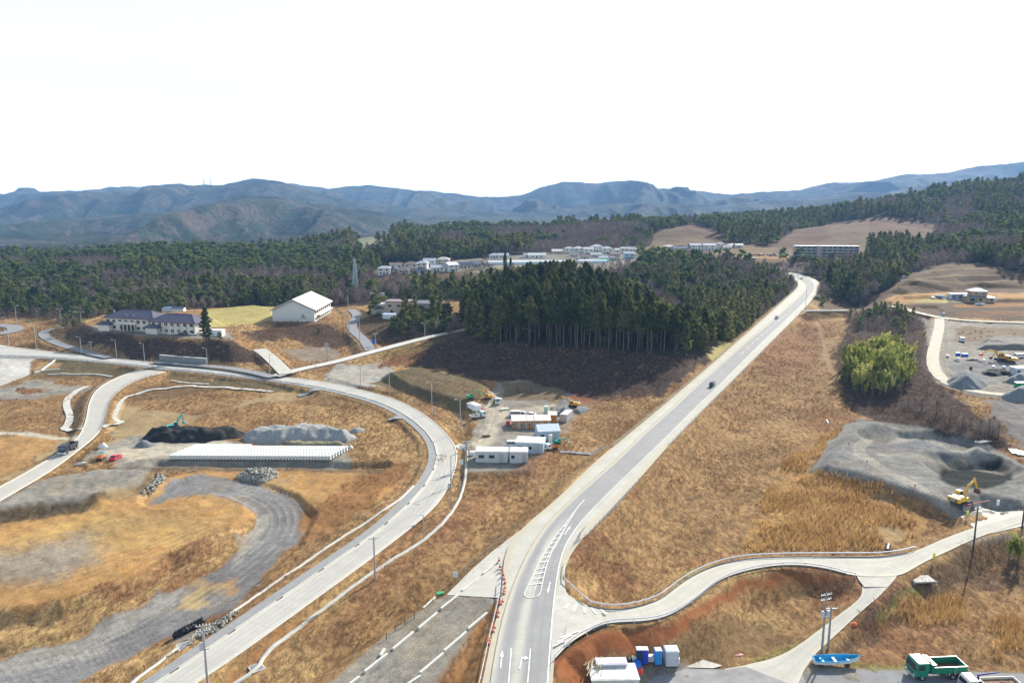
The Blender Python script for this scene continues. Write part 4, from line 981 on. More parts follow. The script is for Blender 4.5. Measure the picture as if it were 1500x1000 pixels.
# hatched island, arrows, lines on the highway -----------------------------
zhw = centre_z(np.column_stack([hwC[:, 0], hwC[:, 1], hz]))
def HP(px, py):
    x, y, _ = HW(px, py); return Vector((x, y, zhw(x, y)+.12+.0008*y))
def line(mb, a, b, w_):
    d = (b-a); d.z = 0
    if d.length < 1e-4: return
    n = Vector((-d.y, d.x, 0)).normalized()*w_/2
    mb.add([a-n, a+n, b+n, b-n], [[0, 1, 2, 3]])
mb = MB()
Lo = [HP(*p) for p in [(846,744),(838,755),(828,768),(816,782),(801,804),(789,826),(779,848),(769,868),(768,873),(772,876)]]
Ro = [HP(*p) for p in [(846,744),(838,757),(829,772),(820,790),(808,810),(801,828),(796,848),(792,868),(788,874),(780,876),(772,876)]]
for L in (Lo, Ro):
    for a, b in zip(L[:-1], L[1:]): line(mb, a, b, .2)
Mi = [HP(*p) for p in [(829,772),(815,795),(803,815),(795,832),(788,850),(780,876)]]
for a, b in zip(Mi[:-1], Mi[1:]): line(mb, a, b, .15)
def lerpL(L, t):
    P = resample([tuple(p) for p in L], 60); return Vector(P[int(t*59)])
for k in range(13):
    t = .27+.055*k; a = lerpL(Lo[:8], min(1, t*1.02)); b = lerpL(Ro[:8], min(1, t)); line(mb, a, b, .42)
smark(mb, 'hatched_island', M_markw)
mb = MB()
for L in ([(749,950),(745,1000),(742,1040)], [(777,951),(773,1000),(771,1040)]):
    L = [HP(*p) for p in L]
    for a, b in zip(L[:-1], L[1:]): line(mb, a, b, .18)
for a, b in zip([(846,744),(856,733)][:-1], [(856,733)]): line(mb, HP(*a), HP(*b), .2)
smark(mb, 'lane_lines', M_mark)
def arrow(tail, tip, side=0):
    a = HP(*tail); b = HP(*tip); d = (b-a); L = d.length; d.normalize(); n = Vector((-d.y, d.x, 0))
    mb = MB(); s = a+d*(L*.62)
    mb.add([a-n*.09, a+n*.09, s+n*.09, s-n*.09], [[3, 2, 1, 0]])
    if side == 0: mb.add([s-n*.32, s+n*.32, b], [[2, 1, 0]])
    else:
        m = n*side
        mb.add([s, s+m*.5+d*.1, s+m*.5+d*.5, s+d*.5], [[0, 1, 2, 3]])
        mb.add([s+m*.45-d*.3, s+m*1.1+d*.3, s+m*.45+d*.9], [[0, 1, 2]])
    return smark(mb, 'arrow_marking', M_mark)
arrow((733,980), (736,953)); arrow((761,981), (766,957), -1)
arrow((837,772), (829,782), 0) if False else None
arrow((827,784), (836,771), 0); arrow((806,853), (802,870), 0); arrow((803,868), (807,853), -1) if False else None
# chevron bars on the ramp mouth
mb = MB()
RP = lambda px, py: Vector((*W(px, py, 5.3)[:2], 5.3+.12))
for a, b in [((815,868),(822,866)),((816,877),(823,873)),((820,884),(828,877)),((827,891),(836,881)),((840,896),(845,885)),((857,898),(855,889)),((873,899),(866,890)),((889,899),(880,893))]:
    line(mb, RP(*a), RP(*b), .45)
for a, b in [((812,946),(826,938)),((817,940),(838,930)),((822,934),(848,924))]: line(mb, RP(*a), RP(*b), .4)
smark(mb, 'chevron_bars', M_markw)
# paving on the hidden-side flare between ramp and highway
flatpoly('ramp_mouth', [tuple(HW(*p)) for p in [(806,985),(808,930),(812,880),(818,850),(827,850),(829,866),(838,879),(852,887),(880,893),(884,915),(868,921),(850,932),(828,949),(812,966)]], M_lane, .16)
flatpoly('concrete_apron', APR, M_wk2, -.02)
flatpoly('lane_junction', [W(*p) for p in [(1250,834,2.7),(1318,836,2.6),(1310,850,2.6),(1301,860,2.5),(1266,860,2.5),(1258,850,2.6)]], M_rp2, .145)
# ================================================================== HAZE
def haze():
    mb = MB(); x0, x1, y0, y1, z0, z1 = -8200, 8200, -300, 9550, -14, 640
    mb.box(((x0+x1)/2, (y0+y1)/2, (z0+z1)/2), (x1-x0, y1-y0, z1-z0))
    m = bpy.data.materials.new('haze'); m.use_nodes = True; n = m.node_tree.nodes; n.clear()
    v = n.new('ShaderNodeVolumePrincipled'); o_ = n.new('ShaderNodeOutputMaterial'); m.node_tree.links.new(v.outputs[0], o_.inputs['Volume'])
    v.inputs['Color'].default_value = (.32, .58, 1, 1); v.inputs['Density'].default_value = 7.0e-5; v.inputs['Anisotropy'].default_value = 0
    o = mb.build('haze', m); o['kind'] = 'stuff'; o['label'] = 'pale blue winter haze over the far hills'
haze()
# ================================================================== OBJECT MATERIALS
_mc = {}
def C(name, col, rough=.6, var=.06, scale=1.2, metal=0, spec=.35, coat=0, bump=0, stretch=None):
    if name not in _mc: _mc[name] = mat(name, col, rough, var, scale, metal, spec, bump, coat=coat, stretch=stretch)
    return _mc[name]
def glassm():
    if 'gl' not in _mc: _mc['gl'] = mat('window_glass', (.03,.04,.05), .12, .2, .6, 0, .6)
    return _mc['gl']
WHITE = C('white_paint', (.74,.75,.75), .45, .05, 1.0); TYRE = C('tyre_rubber', (.025,.025,.027), .9, .1, 4); RIM = C('wheel_metal', (.45,.46,.47), .4, .1, 4, .6)
DARK = C('dark_steel', (.05,.05,.055), .7, .2, 3); GALV = C('galvanised_steel', (.42,.44,.46), .5, .12, 2.5, .4); POLEC = C('pole_concrete', (.33,.32,.31), .8, .12, 3)
ROOFW = C('white_sheet_roof', (.66,.66,.63), .5, .22, .5); WALLW = C('white_wall', (.66,.65,.61), .8, .08, .6); BLACK = C('black_plastic', (.02,.02,.022), .5, .1, 2)
YEL = C('machine_yellow', (.62,.34,.035), .5, .12, 2); TEAL = C('machine_teal', (.03,.42,.38), .45, .1, 2); GRN = C('truck_green', (.01,.22,.125), .35, .1, 1.5, coat=.3)
ORG = C('machine_orange', (.60,.19,.03), .5, .12, 2); REDP = C('car_red', (.60,.015,.04), .3, .05, 1, coat=.5); CHROME = C('bumper_metal', (.55,.56,.57), .25, .1, 2, .8)
RUST = C('rusty_steel', (.16,.075,.04), .85, .3, 2); BLUEP = C('blue_plastic', (.01,.13,.62), .45, .06, 2); CREAM = C('cream_paint', (.66,.63,.52), .45, .08, 1.5)
def yaw(a, b, z=None):
    p = at(*a) if z is None else Vector(W(*a, z)); q = at(*b) if z is None else Vector(W(*b, z)); return math.atan2(q.y-p.y, q.x-p.x)
NOTREE = []
def roadz(C_, x, y): return float(C_[int(np.argmin((C_[:, 0]-x)**2+(C_[:, 1]-y)**2)), 2])
def wheel(par, x, y, r, w_, rim=True, name='wheel'):
    s = 1 if y > 0 else -1
    t = MB().tube((0, -w_/2, 0), (0, w_/2, 0), r, r, 14).build(name, TYRE, par, (x, y, r))
    if rim: MB().tube((0, s*w_*.3, 0), (0, s*(w_/2+.015), 0), r*.58, r*.5, 10).build('rim', RIM, t)
    return t
def vehicle(px, py, head, label, body='van', col=WHITE, L=4.6, Wd=1.75, Ht=1.9, loc=None, cat='van', group=None, name=None):
    p = at(px, py) if loc is None else Vector(loc)
    e = empty(name or {'van': 'parked_van', 'car': 'parked_car', 'kei': 'kei_van'}[body], (p.x, p.y, p.z+.03), head, label, cat, group)
    h = L/2; z0 = .32
    if body == 'car': prof = [(-h, z0), (h, z0), (h, .72), (h-.25, .84), (h*.42, Ht*.66), (h*.12, Ht-.06), (-h*.1, Ht), (-h*.52, Ht-.04), (-h*.86, Ht*.68), (-h+.02, Ht*.6)]
    elif body == 'van': prof = [(-h, z0), (h, z0), (h, .85), (h-.18, 1.02), (h-.75, Ht-.12), (h-1.0, Ht-.02), (-h*.5, Ht), (-h+.22, Ht-.03), (-h+.03, Ht*.62)]
    else: prof = [(-h, z0), (h, z0), (h, .95), (h-.08, 1.1), (h-.45, Ht-.1), (h-.65, Ht), (-h+.12, Ht), (-h, Ht-.15)]
    w2 = Wd/2; mb = MB(); n = len(prof)
    # tumblehome: upper points narrower
    def yy(z): return w2*(1 if z < Ht*.55 else 1-.13*(z-Ht*.55)/(Ht*.45))
    vs = [(x, -yy(z), z) for x, z in prof]+[(x, yy(z), z) for x, z in prof]
    fs = [list(range(n)), list(range(2*n-1, n-1, -1))]+[[(i+1) % n, i, n+i, n+(i+1) % n] for i in range(n)]
    mb.add(vs, fs); mb.build('body', col, e)
    zb, zt = Ht*.60, Ht*.90
    for s in (-1, 1):
        if body == 'car': pts = [(-h*.72, zb), (h*.34, zb), (h*.10, zt), (-h*.5, zt)]
        else: pts = [(-h+.3, zb), (h-.62, zb), (h-.92, zt), (-h+.4, zt)]
        k = MB(); k.add([(x, s*(yy(z)+.012), z) for x, z in pts], [[0, 1, 2, 3] if s < 0 else [3, 2, 1, 0]]); k.build('side_window', glassm(), e)
    def panel(x0, zb_, x1, zt_, nm, f):
        k = MB(); a = .84; k.add([(x0, -yy(zb_)*a, zb_), (x0, yy(zb_)*a, zb_), (x1, yy(zt_)*a, zt_), (x1, -yy(zt_)*a, zt_)], [[0, 1, 2, 3] if f > 0 else [3, 2, 1, 0]]); k.build(nm, glassm(), e)
    if body == 'car': panel(h*.40+.02, Ht*.685, h*.14+.03, Ht-.1, 'windscreen', 1); panel(-h*.82-.02, Ht*.71, -h*.56-.02, Ht-.08, 'rear_window', -1)
    elif body == 'van': panel(h-.26+.02, 1.10, h-.72+.03, Ht-.17, 'windscreen', 1); panel(-h+.03-.02, Ht*.64, -h+.2-.02, Ht-.12, 'rear_window', -1)
    else: panel(h-.10+.02, 1.16, h-.43+.02, Ht-.14, 'windscreen', 1); panel(-h-.012, Ht*.6, -h+.0-.012, Ht-.2, 'rear_window', -1)
    for s in (-1, 1):
        MB().box((h-.01, s*w2*.74, .74), (.08, .3, .16), bev=.02).build('headlight', C('lamp_glass', (.7,.72,.74), .2), e)
        MB().box((-h+.01, s*w2*.8, .85), (.06, .16, .24)).build('tail_light', C('tail_red', (.4,.02,.02), .3), e)
        for x in (h*.62, -h*.60): wheel(e, x, s*(w2-.09), .31, .2)
    MB().box((h+.02, 0, .42), (.1, Wd*.94, .2), bev=.03).build('front_bumper', DARK, e)
    return e
def cab(e, x0, Ht, Wd, L, M, z0=.75, name='cab'):
    """forward-control lorry cab, front at x0"""
    prof = [(x0-L, z0), (x0-.05, z0), (x0, z0+.2), (x0, z0+(Ht-z0)*.42), (x0-.16, Ht-.22), (x0-.42, Ht), (x0-L, Ht)]
    w2 = Wd/2
    c = MB().prism(prof, -w2, w2).build(name, M, e)
    k = MB(); k.add([(x0+.015, -w2*.88, z0+(Ht-z0)*.46), (x0+.015, w2*.88, z0+(Ht-z0)*.46), (x0-.15, w2*.84, Ht-.26), (x0-.15, -w2*.84, Ht-.26)], [[0, 1, 2, 3]]); k.build('windscreen', glassm(), c)
    for s in (-1, 1):
        k = MB(); k.add([(x0-.38, s*(w2+.012), z0+(Ht-z0)*.46), (x0-L*.72, s*(w2+.012), z0+(Ht-z0)*.46), (x0-L*.72, s*(w2+.012), Ht-.28), (x0-.48, s*(w2+.012), Ht-.28)], [[3, 2, 1, 0] if s < 0 else [0, 1, 2, 3]]); k.build('side_window', glassm(), c)
        MB().box((x0+.01, s*w2*.76, z0+.18), (.08, .36, .2), bev=.02).build('headlight', C('lamp_glass', (.7,.72,.74), .2), c)
        MB().tube((x0-.1, s*w2, Ht-.5), (x0+.12, s*(w2+.24), Ht-.42), .02, .02, 4).box((x0+.14, s*(w2+.26), Ht-.62), (.06, .2, .42), bev=.02).build('mirror', DARK, c)
    MB().box((x0+.03, 0, z0-.14), (.16, Wd*.98, .34), bev=.04).build('front_bumper', CHROME if M is GRN else WHITE, c)
    MB().box((x0+.012, 0, z0+.45), (.03, Wd*.6, .22)).build('grille', DARK, c)
    return c
def tipper(px, py, head, label, M=GRN, bedM=None, loc=None, s=1.0, text=False, name='dump_truck'):
    p = at(px, py) if loc is None else Vector(loc)
    e = empty(name, (p.x, p.y, p.z+.02), head, label, 'truck'); e.scale = (s, s, s)
    cab(e, 3.9, 2.75, 2.35, 1.95, M)
    MB().box((-.5, 0, .78), (7.6, .85, .3)).box((-1, .0, .95), (5.4, 1.2, .12)).build('chassis', DARK, e)
    b = MB(); L, w2, z0, z1 = 5.1, 1.2, 1.12, 2.0; x1 = 1.45; x0 = x1-L; t = .07
    b.box(((x0+x1)/2, 0, z0), (L, 2*w2, .1)); b.box(((x0+x1)/2, w2, (z0+z1)/2+.05), (L, t, z1-z0)); b.box(((x0+x1)/2, -w2, (z0+z1)/2+.05), (L, t, z1-z0))
    b.box((x1, 0, (z0+z1)/2+.25), (t, 2*w2+.06, z1-z0+.4)); b.box((x1-.28, 0, z1+.46), (.62, 2*w2+.04, .07))
    for k in range(6):
        for sy in (-1, 1): b.box((x0+.35+k*.88, sy*(w2+.06), (z0+z1)/2), (.1, .07, z1-z0-.06))
    b.box(((x0+x1)/2, w2+.02, z1+.09), (L, .14, .08)); b.box(((x0+x1)/2, -w2-.02, z1+.09), (L, .14, .08))
    bd = b.build('tipper_body', bedM or M, e)
    MB().box((x0-.02, 0, (z0+z1)/2+.02), (.06, 2*w2, z1-z0)).build('tailgate', bedM or M, bd)
    MB().box(((x0+x1)/2, 0, z0+.055), (L-.14, 2*w2-.12, .02)).build('bed_floor', RUST, bd)
    for s_ in (-1, 1):
        MB().path([(-3.35, s_*1.16, .75), (-3.25, s_*1.16, 1.08), (-1.25, s_*1.16, 1.08), (-1.05, s_*1.16, .75)], .035, 4).build('mudguard', CHROME, e)
        wheel(e, 2.75, s_*1.03, .5, .28); wheel(e, -1.65, s_*.98, .5, .5); wheel(e, -2.85, s_*.98, .5, .5)
    MB().box((1.72, 0, 2.1), (.3, 1.9, 1.5), bev=.05).build('bulkhead', M, e)
    if text:
        MB().box((-2.55, -1.30, 1.35), (1.4, .02, .3)).build('name_plate', C('plate_white', (.66,.68,.68), .5, .25, 9), e)
    return e
def flatbed(px, py, head, label, M=WHITE, crane=None, loc=None, L=6.0, s=1.0, box=False, hoops=False, boomang=0.2):
    p = at(px, py) if loc is None else Vector(loc)
    e = empty('flatbed_truck' if not box else 'box_truck', (p.x, p.y, p.z+.02), head, label, 'truck'); e.scale = (s, s, s)
    h = L/2; cab(e, h, 2.2, 2.0, 1.65, M, .6)
    MB().box((-.3, 0, .62), (L-.6, .7, .22)).build('chassis', DARK, e)
    x1 = h-1.85-(.8 if crane else 0); x0 = -h; 
    if box:
        MB().box(((x0+x1)/2, 0, 1.75), (x1-x0, 2.1, 1.95), bev=.04).build('cargo_box', WHITE, e)
    else:
        b = MB(); b.box(((x0+x1)/2, 0, .9), (x1-x0, 2.1, .08)); 
        for sy in (-1, 1): b.box(((x0+x1)/2, sy*1.06, 1.12), (x1-x0, .05, .42))
        b.box((x0, 0, 1.12), (.05, 2.1, .42)); b.box((x1, 0, 1.25), (.06, 2.1, .8)); bd = b.build('flat_bed', M, e)
        MB().box(((x0+x1)/2, 0, .955), (x1-x0-.1, 2.0, .02)).build('bed_floor', C('worn_boards', (.26,.13,.09), .85, .2, 2), bd)
    if crane:
        cx = x1+.4; c = MB().box((cx, 0, 1.3), (.5, .9, .8), bev=.05).tube((cx, 0, 1.5), (cx, 0, 2.5), .16, .14, 8).build('crane_column', crane, e)
        a = boomang; d = Vector((-math.cos(a), 0, math.sin(a)))
        q = Vector((cx, 0, 2.45)); MB().tube(q-d*.3, q+d*2.6, .14, .11, 6).tube(q+d*2.4, q+d*3.1, .09, .07, 6).build('crane_boom', crane, e)
    for sy in (-1, 1):
        wheel(e, h-.85, sy*.86, .38, .24); wheel(e, -h*.55, sy*.82, .38, .4)
    return e
def excavator(px, py, head, label, M=YEL, s=1.0, pose=(55, -60, -60), bucketM=None, mark=None, loc=None, housing=0, cabside=1, name='excavator'):
    """head: heading of the boom. pose: boom, stick, bucket angles in degrees above the horizon"""
    p = at(px, py) if loc is None else Vector(loc)
    e = empty(name, (p.x, p.y, p.z), head, label, 'excavator'); e.scale = (s, s, s)
    for sy in (-1, 1):
        mb = MB(); n = 14; out = []
        for i in range(n): a = 2*math.pi*i/n; out.append((math.cos(a)*.42+(1.45 if math.cos(a) >= 0 else -1.45), math.sin(a)*.42+.42))
        mb.prism(out, sy*1.15-.28, sy*1.15+.28)
        for k in range(12): mb.box((-1.6+k*.29, sy*1.15, .86), (.12, .58, .06))
        mb.build('track', DARK, e)
    MB().box((0, 0, .6), (2.2, 2.0, .45), bev=.08).tube((0, 0, .8), (0, 0, 1.05), .75, .75, 14).build('undercarriage', DARK, e)
    b = MB().box((-.7, 0, 1.45), (3.0, 2.6, .75), bev=.12).box((-1.1, 0, 1.95), (1.7, 2.3, .4), bev=.1).build('engine_housing', M, e)
    cw = MB(); prof = [(-2.9, 1.1), (-2.2, 1.05), (-2.2, 2.05), (-2.75, 2.05), (-3.02, 1.7)]
    cw.prism(prof, -1.3, 1.3); c = cw.build('counterweight', M, e)
    MB().box((-1.2, 0, 2.18), (1.5, 1.9, .06)).build('bonnet', C('pale_cover', (.62,.60,.52), .5, .1, 2) if mark else M, b)
    cy = cabside*.8; prof = [(-.2, 1.2), (1.25, 1.2), (1.25, 2.0), (.95, 2.85), (-.2, 2.9)]
    cb = MB().prism(prof, cy-.48, cy+.48).build('cab', M, e)
    for sy in (-.495, .495):
        k = MB(); k.add([(-.08, cy+sy, 1.75), (1.12, cy+sy, 1.75), (.86, cy+sy, 2.72), (-.08, cy+sy, 2.76)], [[0, 1, 2, 3] if sy < 0 else [3, 2, 1, 0]]); k.build('side_window', glassm(), cb)
    k = MB(); k.add([(1.265, cy-.4, 1.5), (1.265, cy+.4, 1.5), (1.265, cy+.4, 2.0), (1.265, cy-.4, 2.0)], [[0, 1, 2, 3]]); k.add([(1.262, cy-.4, 2.03), (1.262, cy+.4, 2.03), (.97, cy+.4, 2.8), (.97, cy-.4, 2.8)], [[0, 1, 2, 3]]); k.build('windscreen', glassm(), cb)
    a1, a2, a3 = [R(v) for v in pose]
    p0 = Vector((1.0, 0, 1.6)); mid = p0+Vector((math.cos(a1+.25), 0, math.sin(a1+.25)))*2.4; p1 = mid+Vector((math.cos(a1-.45), 0, math.sin(a1-.45)))*2.5
    def beam(mb, a, b_, w0, w1, th=.3):
        d = (b_-a).normalized(); n = Vector((-d.z, 0, d.x)); vs = []
        for q, wq in ((a, w0), (b_, w1)):
            for sy in (-th/2, th/2): vs += [q+n*wq+Vector((0, sy, 0)), q-n*wq+Vector((0, sy, 0))]
        mb.add(vs, [[0, 1, 5, 4], [2, 6, 7, 3], [0, 4, 6, 2], [1, 3, 7, 5], [0, 2, 3, 1], [4, 5, 7, 6]])
    mb = MB(); beam(mb, p0, mid, .2, .34); beam(mb, mid, p1, .34, .16); bo = mb.build('boom', M, e)
    MB().tube(p0+Vector((.3, .24, -.1)), mid+Vector((0, .24, -.1)), .08, .06, 6).tube(p0+Vector((.3, -.24, -.1)), mid+Vector((0, -.24, -.1)), .08, .06, 6).build('hydraulic_ram', RIM, bo)
    d2 = Vector((math.cos(a2), 0, math.sin(a2))); p2 = p1+d2*2.5; mb = MB(); beam(mb, p1-d2*.5, p2, .22, .13, .26); st = mb.build('stick', M, e)
    MB().tube(mid+Vector((.1, 0, .42)), p1-d2*.45, .07, .05, 6).build('hydraulic_ram', RIM, st)
    d3 = Vector((math.cos(a3), 0, math.sin(a3))); n3 = Vector((-d3.z, 0, d3.x))
    mb = MB(); pts = [p2, p2+d3*.35-n3*.1, p2+d3*1.0+n3*.15, p2+d3*.95+n3*.85, p2+d3*.5+n3*1.15, p2+d3*.1+n3*.9]
    vs = [q+Vector((0, -.5, 0)) for q in pts]+[q+Vector((0, .5, 0)) for q in pts]; n = 6
    mb.add(vs, [list(range(n)), list(range(2*n-1, n-1, -1))]+[[(i+1) % n, i, n+i, n+(i+1) % n] for i in range(n)]); mb.build('bucket', bucketM or DARK, e)
    if mark:
        MB().box((-3.03, 0, 1.56), (.05, 1.7, .62)).build('name_plate', BLACK, c)
        cu = bpy.data.curves.new('lettering', 'FONT'); cu.body = mark; cu.size = .62; cu.align_x = 'CENTER'; cu.align_y = 'CENTER'; cu.extrude = .01; cu.offset = .02
        o = bpy.data.objects.new('lettering_curve', cu); link(o); dg = bpy.context.evaluated_depsgraph_get(); me = bpy.data.meshes.new_from_object(o.evaluated_get(dg)); bpy.data.objects.remove(o)
        me.materials.append(WHITE); t = bpy.data.objects.new('lettering', me); link(t); t.parent = c; t.location = (-3.07, 0, 1.56); t.rotation_euler = (R(90), 0, R(-90))
    return e
def doorwin(e, side, items, wx, wy, name='window', M=None):
    """items: (x along wall, z centre, width, height, kind) on side 'f' (-y), 'b' (+y), 'l' (-x), 'r' (+x)"""
    for x, z, w_, h_, kind in items:
        m = glassm() if kind == 'window' else (M or GALV)
        if side in 'fb':
            s = -1 if side == 'f' else 1
            fr = MB().box((x, s*(wy+.03), z), (w_+.16, .08, h_+.16)).build(kind if kind != 'window' else 'window', WHITE if kind == 'window' else m, e)
            if kind == 'window': MB().box((x, s*(wy+.08), z), (w_, .03, h_)).build('pane', m, fr)
            else: MB().box((x+w_*.35, s*(wy+.1), z), (.08, .06, .14)).build('handle', DARK, fr)
        else:
            s = -1 if side == 'l' else 1
            fr = MB().box((s*(wx+.03), x, z), (.08, w_+.16, h_+.16)).build(kind, WHITE if kind == 'window' else m, e)
            if kind == 'window': MB().box((s*(wx+.08), x, z), (.03, w_, h_)).build('pane', m, fr)
            else: MB().box((s*(wx+.1), x+w_*.35, z), (.06, .08, .14)).build('handle', DARK, fr)
def prefab(px, py, head, L, D, Ht, label, wallM, roofM, roof='flat', wins='f', group=None, loc=None, cat='cabin', name='site_cabin', anchor='c'):
    p = at(px, py) if loc is None else Vector(loc)
    e = empty(name, (p.x, p.y, p.z), head, label, cat, group); hx, hy = L/2, D/2
    NOTREE.append((p.x, p.y, max(L, D)*.6))
    w_ = MB().box((0, 0, Ht/2-.1), (L, D, Ht+.2)); n = max(2, int(L/1.2))
    for k in range(n+1):
        for s in (-1, 1): w_.box((-hx+k*L/n, s*(hy+.02), Ht/2), (.06, .05, Ht))
    w_.build('wall', wallM, e)
    if roof == 'flat': MB().box((0, 0, Ht+.06), (L+.3, D+.3, .14)).box((0, 0, Ht+.15), (L-.1, D-.1, .06)).build('roof', roofM, e)
    elif roof == 'shed': 
        MB().add([(-hx-.2, -hy-.25, Ht+.0), (hx+.2, -hy-.25, Ht+.0), (hx+.2, hy+.25, Ht+.55), (-hx-.2, hy+.25, Ht+.55), (-hx-.2, -hy-.25, Ht+.12), (hx+.2, -hy-.25, Ht+.12), (hx+.2, hy+.25, Ht+.67), (-hx-.2, hy+.25, Ht+.67)], [[3, 2, 1, 0], [4, 5, 6, 7], [0, 1, 5, 4], [1, 2, 6, 5], [2, 3, 7, 6], [3, 0, 4, 7]]).build('roof', roofM, e)
        MB().prism([(0, Ht), (0, Ht)], 0, 0) if False else None
        MB().add([(-hx, -hy, Ht-.02), (hx, -hy, Ht-.02), (hx, hy, Ht-.02), (-hx, hy, Ht-.02), (hx, hy, Ht+.5), (-hx, hy, Ht+.5)], [[0, 1, 4, 5], [1, 2, 4], [0, 5, 3], [2, 3, 5, 4]]).build('gable', wallM, e)
    else:
        r = D*.22; mb = MB(); mb.prism([(-hy-.3, Ht), (0, Ht+r), (hy+.3, Ht), (hy+.3, Ht+.12), (0, Ht+r+.14), (-hy-.3, Ht+.12)], -hx-.25, hx+.25, Matrix.Rotation(math.pi/2, 4, 'Z')); mb.build('roof', roofM, e)
        MB().prism([(-hy, Ht-.02), (hy, Ht-.02), (0, Ht+r-.02)], -hx, hx, Matrix.Rotation(math.pi/2, 4, 'Z')).build('gable', wallM, e)
    if wins:
        it = [(-hx+L*.18, Ht*.55, min(1.6, L*.2), Ht*.33, 'window'), (hx-L*.2, Ht*.42, .9, Ht*.75, 'door')]
        if L > 7: it.append((0, Ht*.55, 1.6, Ht*.33, 'window'))
        doorwin(e, wins, it, hx, hy)
    return e
# house with hipped or gabled tile roof
def roofmesh(hx, hy, z, rise, ov, kind, th=.16):
    ax, ay = hx+ov, hy+ov; mb = MB()
    rl = ax-ay if kind == 'hip' else ax
    if kind == 'hip' and ax < ay: rl = 0
    v = [(-ax, -ay, z), (ax, -ay, z), (ax, ay, z), (-ax, ay, z), (-rl, 0, z+rise), (rl, 0, z+rise)]
    v2 = [(a, b, c-th) for a, b, c in v]
    mb.add(v+v2, [[0, 1, 5, 4], [2, 3, 4, 5], [1, 2, 5], [3, 0, 4], [7, 6, 10, 11], [9, 8, 11, 10], [8, 7, 11], [6, 9, 10], [1, 0, 6, 7], [2, 1, 7, 8], [3, 2, 8, 9], [0, 3, 9, 6]])
    mb.tube((-rl, 0, z+rise+.03), (rl, 0, z+rise+.03), .12, .12, 6)
    if kind == 'hip':
        for a in ((-ax, -ay), (-ax, ay)): mb.tube((*a, z+.03), (-rl, 0, z+rise+.03), .08, .08, 5)
        for a in ((ax, -ay), (ax, ay)): mb.tube((*a, z+.03), (rl, 0, z+rise+.03), .08, .08, 5)
    return mb
def house(loc, head, L, D, st, label, wallM, roofM, kind='gable', group=None, lean=False, name='house'):
    e = empty(name, loc, head, label, 'house', group); hx, hy, Ht = L/2, D/2, 2.8*st
    NOTREE.append((loc[0], loc[1], max(L, D)*.8))
    MB().box((0, 0, Ht/2-.5), (L, D, Ht+1.0)).build('wall', wallM, e)
    roofmesh(hx, hy, Ht, D*.26, .6, kind).build('roof', roofM, e)
    if kind == 'gable': MB().prism([(-hy, Ht-.2), (hy, Ht-.2), (hy, Ht-.05), (0, Ht+D*.26*hy/(hy+.6)-.05), (-hy, Ht-.05)], -hx, hx, Matrix.Rotation(math.pi/2, 4, 'Z')).build('gable', wallM, e)
    for s in range(st):
        z = 1.5+2.8*s; doorwin(e, 'f', [(-hx*.5, z, 1.7, 1.2, 'window'), (hx*.5, z, 1.7, 1.2, 'window')]+([(0, 1.05, 1.0, 2.0, 'door')] if s == 0 else []), hx, hy, M=DARK); doorwin(e, 'r', [(0, z, 1.5, 1.1, 'window')], hx, hy); doorwin(e, 'l', [(0, z, 1.5, 1.1, 'window')], hx, hy)
    if lean:
        MB().box((hx*.2, -hy-1.1, 1.2), (L*.6, 2.2, 2.4)).build('porch', wallM, e)
        MB().add([(hx*.2-L*.34, -hy-2.7, 2.45), (hx*.2+L*.34, -hy-2.7, 2.45), (hx*.2+L*.34, -hy+.0, 3.2), (hx*.2-L*.34, -hy+.0, 3.2)], [[0, 1, 2, 3]]).build('porch_roof', roofM, e)
    return e
# ------------------------------------------------------------------ poles
def lamp(px, py, H_, side=-1, label='', loc=None, double=False, group='street lamps along the curved concrete road', head=0.0):
    p = at(px, py) if loc is None else Vector(loc)
    e = empty('street_lamp', (p.x, p.y, p.z), head, label, 'street lamp', group)
    MB().tube((0, 0, -.3), (0, 0, H_), .15, .10, 8).box((0, 0, .05), (.5, .5, .2), bev=.05).build('pole', GALV, e)
    for s in ((-1, 1) if double else (side,)):
        MB().tube((0, 0, H_-.05), (s*1.1, 0, H_+.12), .06, .05, 5).build('arm', GALV, e)
        MB().box((s*1.45, 0, H_+.12), (.85, .32, .16), bev=.05).build('lamp_head', C('lamp_shell', (.6,.62,.64), .4), e)
    return e
def upole(px, py, H_, label, head=0.0, arms=1, transf=0, loc=None, group=None, stay=None, double=False, M=None):
    p = at(px, py) if loc is None else Vector(loc); M = M or POLEC
    e = empty('utility_pole', (p.x, p.y, p.z), head, label, 'utility pole', group)
    MB().tube((0, 0, -.3), (0, 0, H_), .21, .13, 9).build('pole', M, e)
    for k in range(arms):
        z = H_-.35-k*.85; a = MB().box((0, 0, z), (2.1, .1, .12)).build('crossarm', GALV, e); m = MB()
        for x in (-.95, -.45, .45, .95): m.tube((x, 0, z+.05), (x, 0, z+.32), .07, .05, 6)
        m.build('insulators', WHITE, a)
    for k in range(transf):
        s = (-1, 1)[k % 2]; MB().tube((s*.5, -.1, H_*.62), (s*.5, -.1, H_*.62+.95), .30, .30, 12).sph((s*.5, -.1, H_*.62+.95), .3, (1, 1, .35), 12, 4, 0).build('transformer', C('transformer_grey', (.42,.45,.48), .45), e)
    if transf: MB().box((0, 0, H_*.6), (1.5, .12, .12)).build('bracket', GALV, e)
    return e
def wire(a, b, sag, label, group, r=.018, name='overhead_wire'):
    mb = MB(); a = Vector(a); b = Vector(b); n = 12; P_ = []
    for i in range(n+1):
        t = i/n; q = a.lerp(b, t); q.z -= sag*4*t*(1-t); P_.append(q)
    for p, q in zip(P_[:-1], P_[1:]): mb.tube(p, q, r, r, 3, False)
    o = mb.build(name, DARK); tag(o, label, 'wire', group); return o
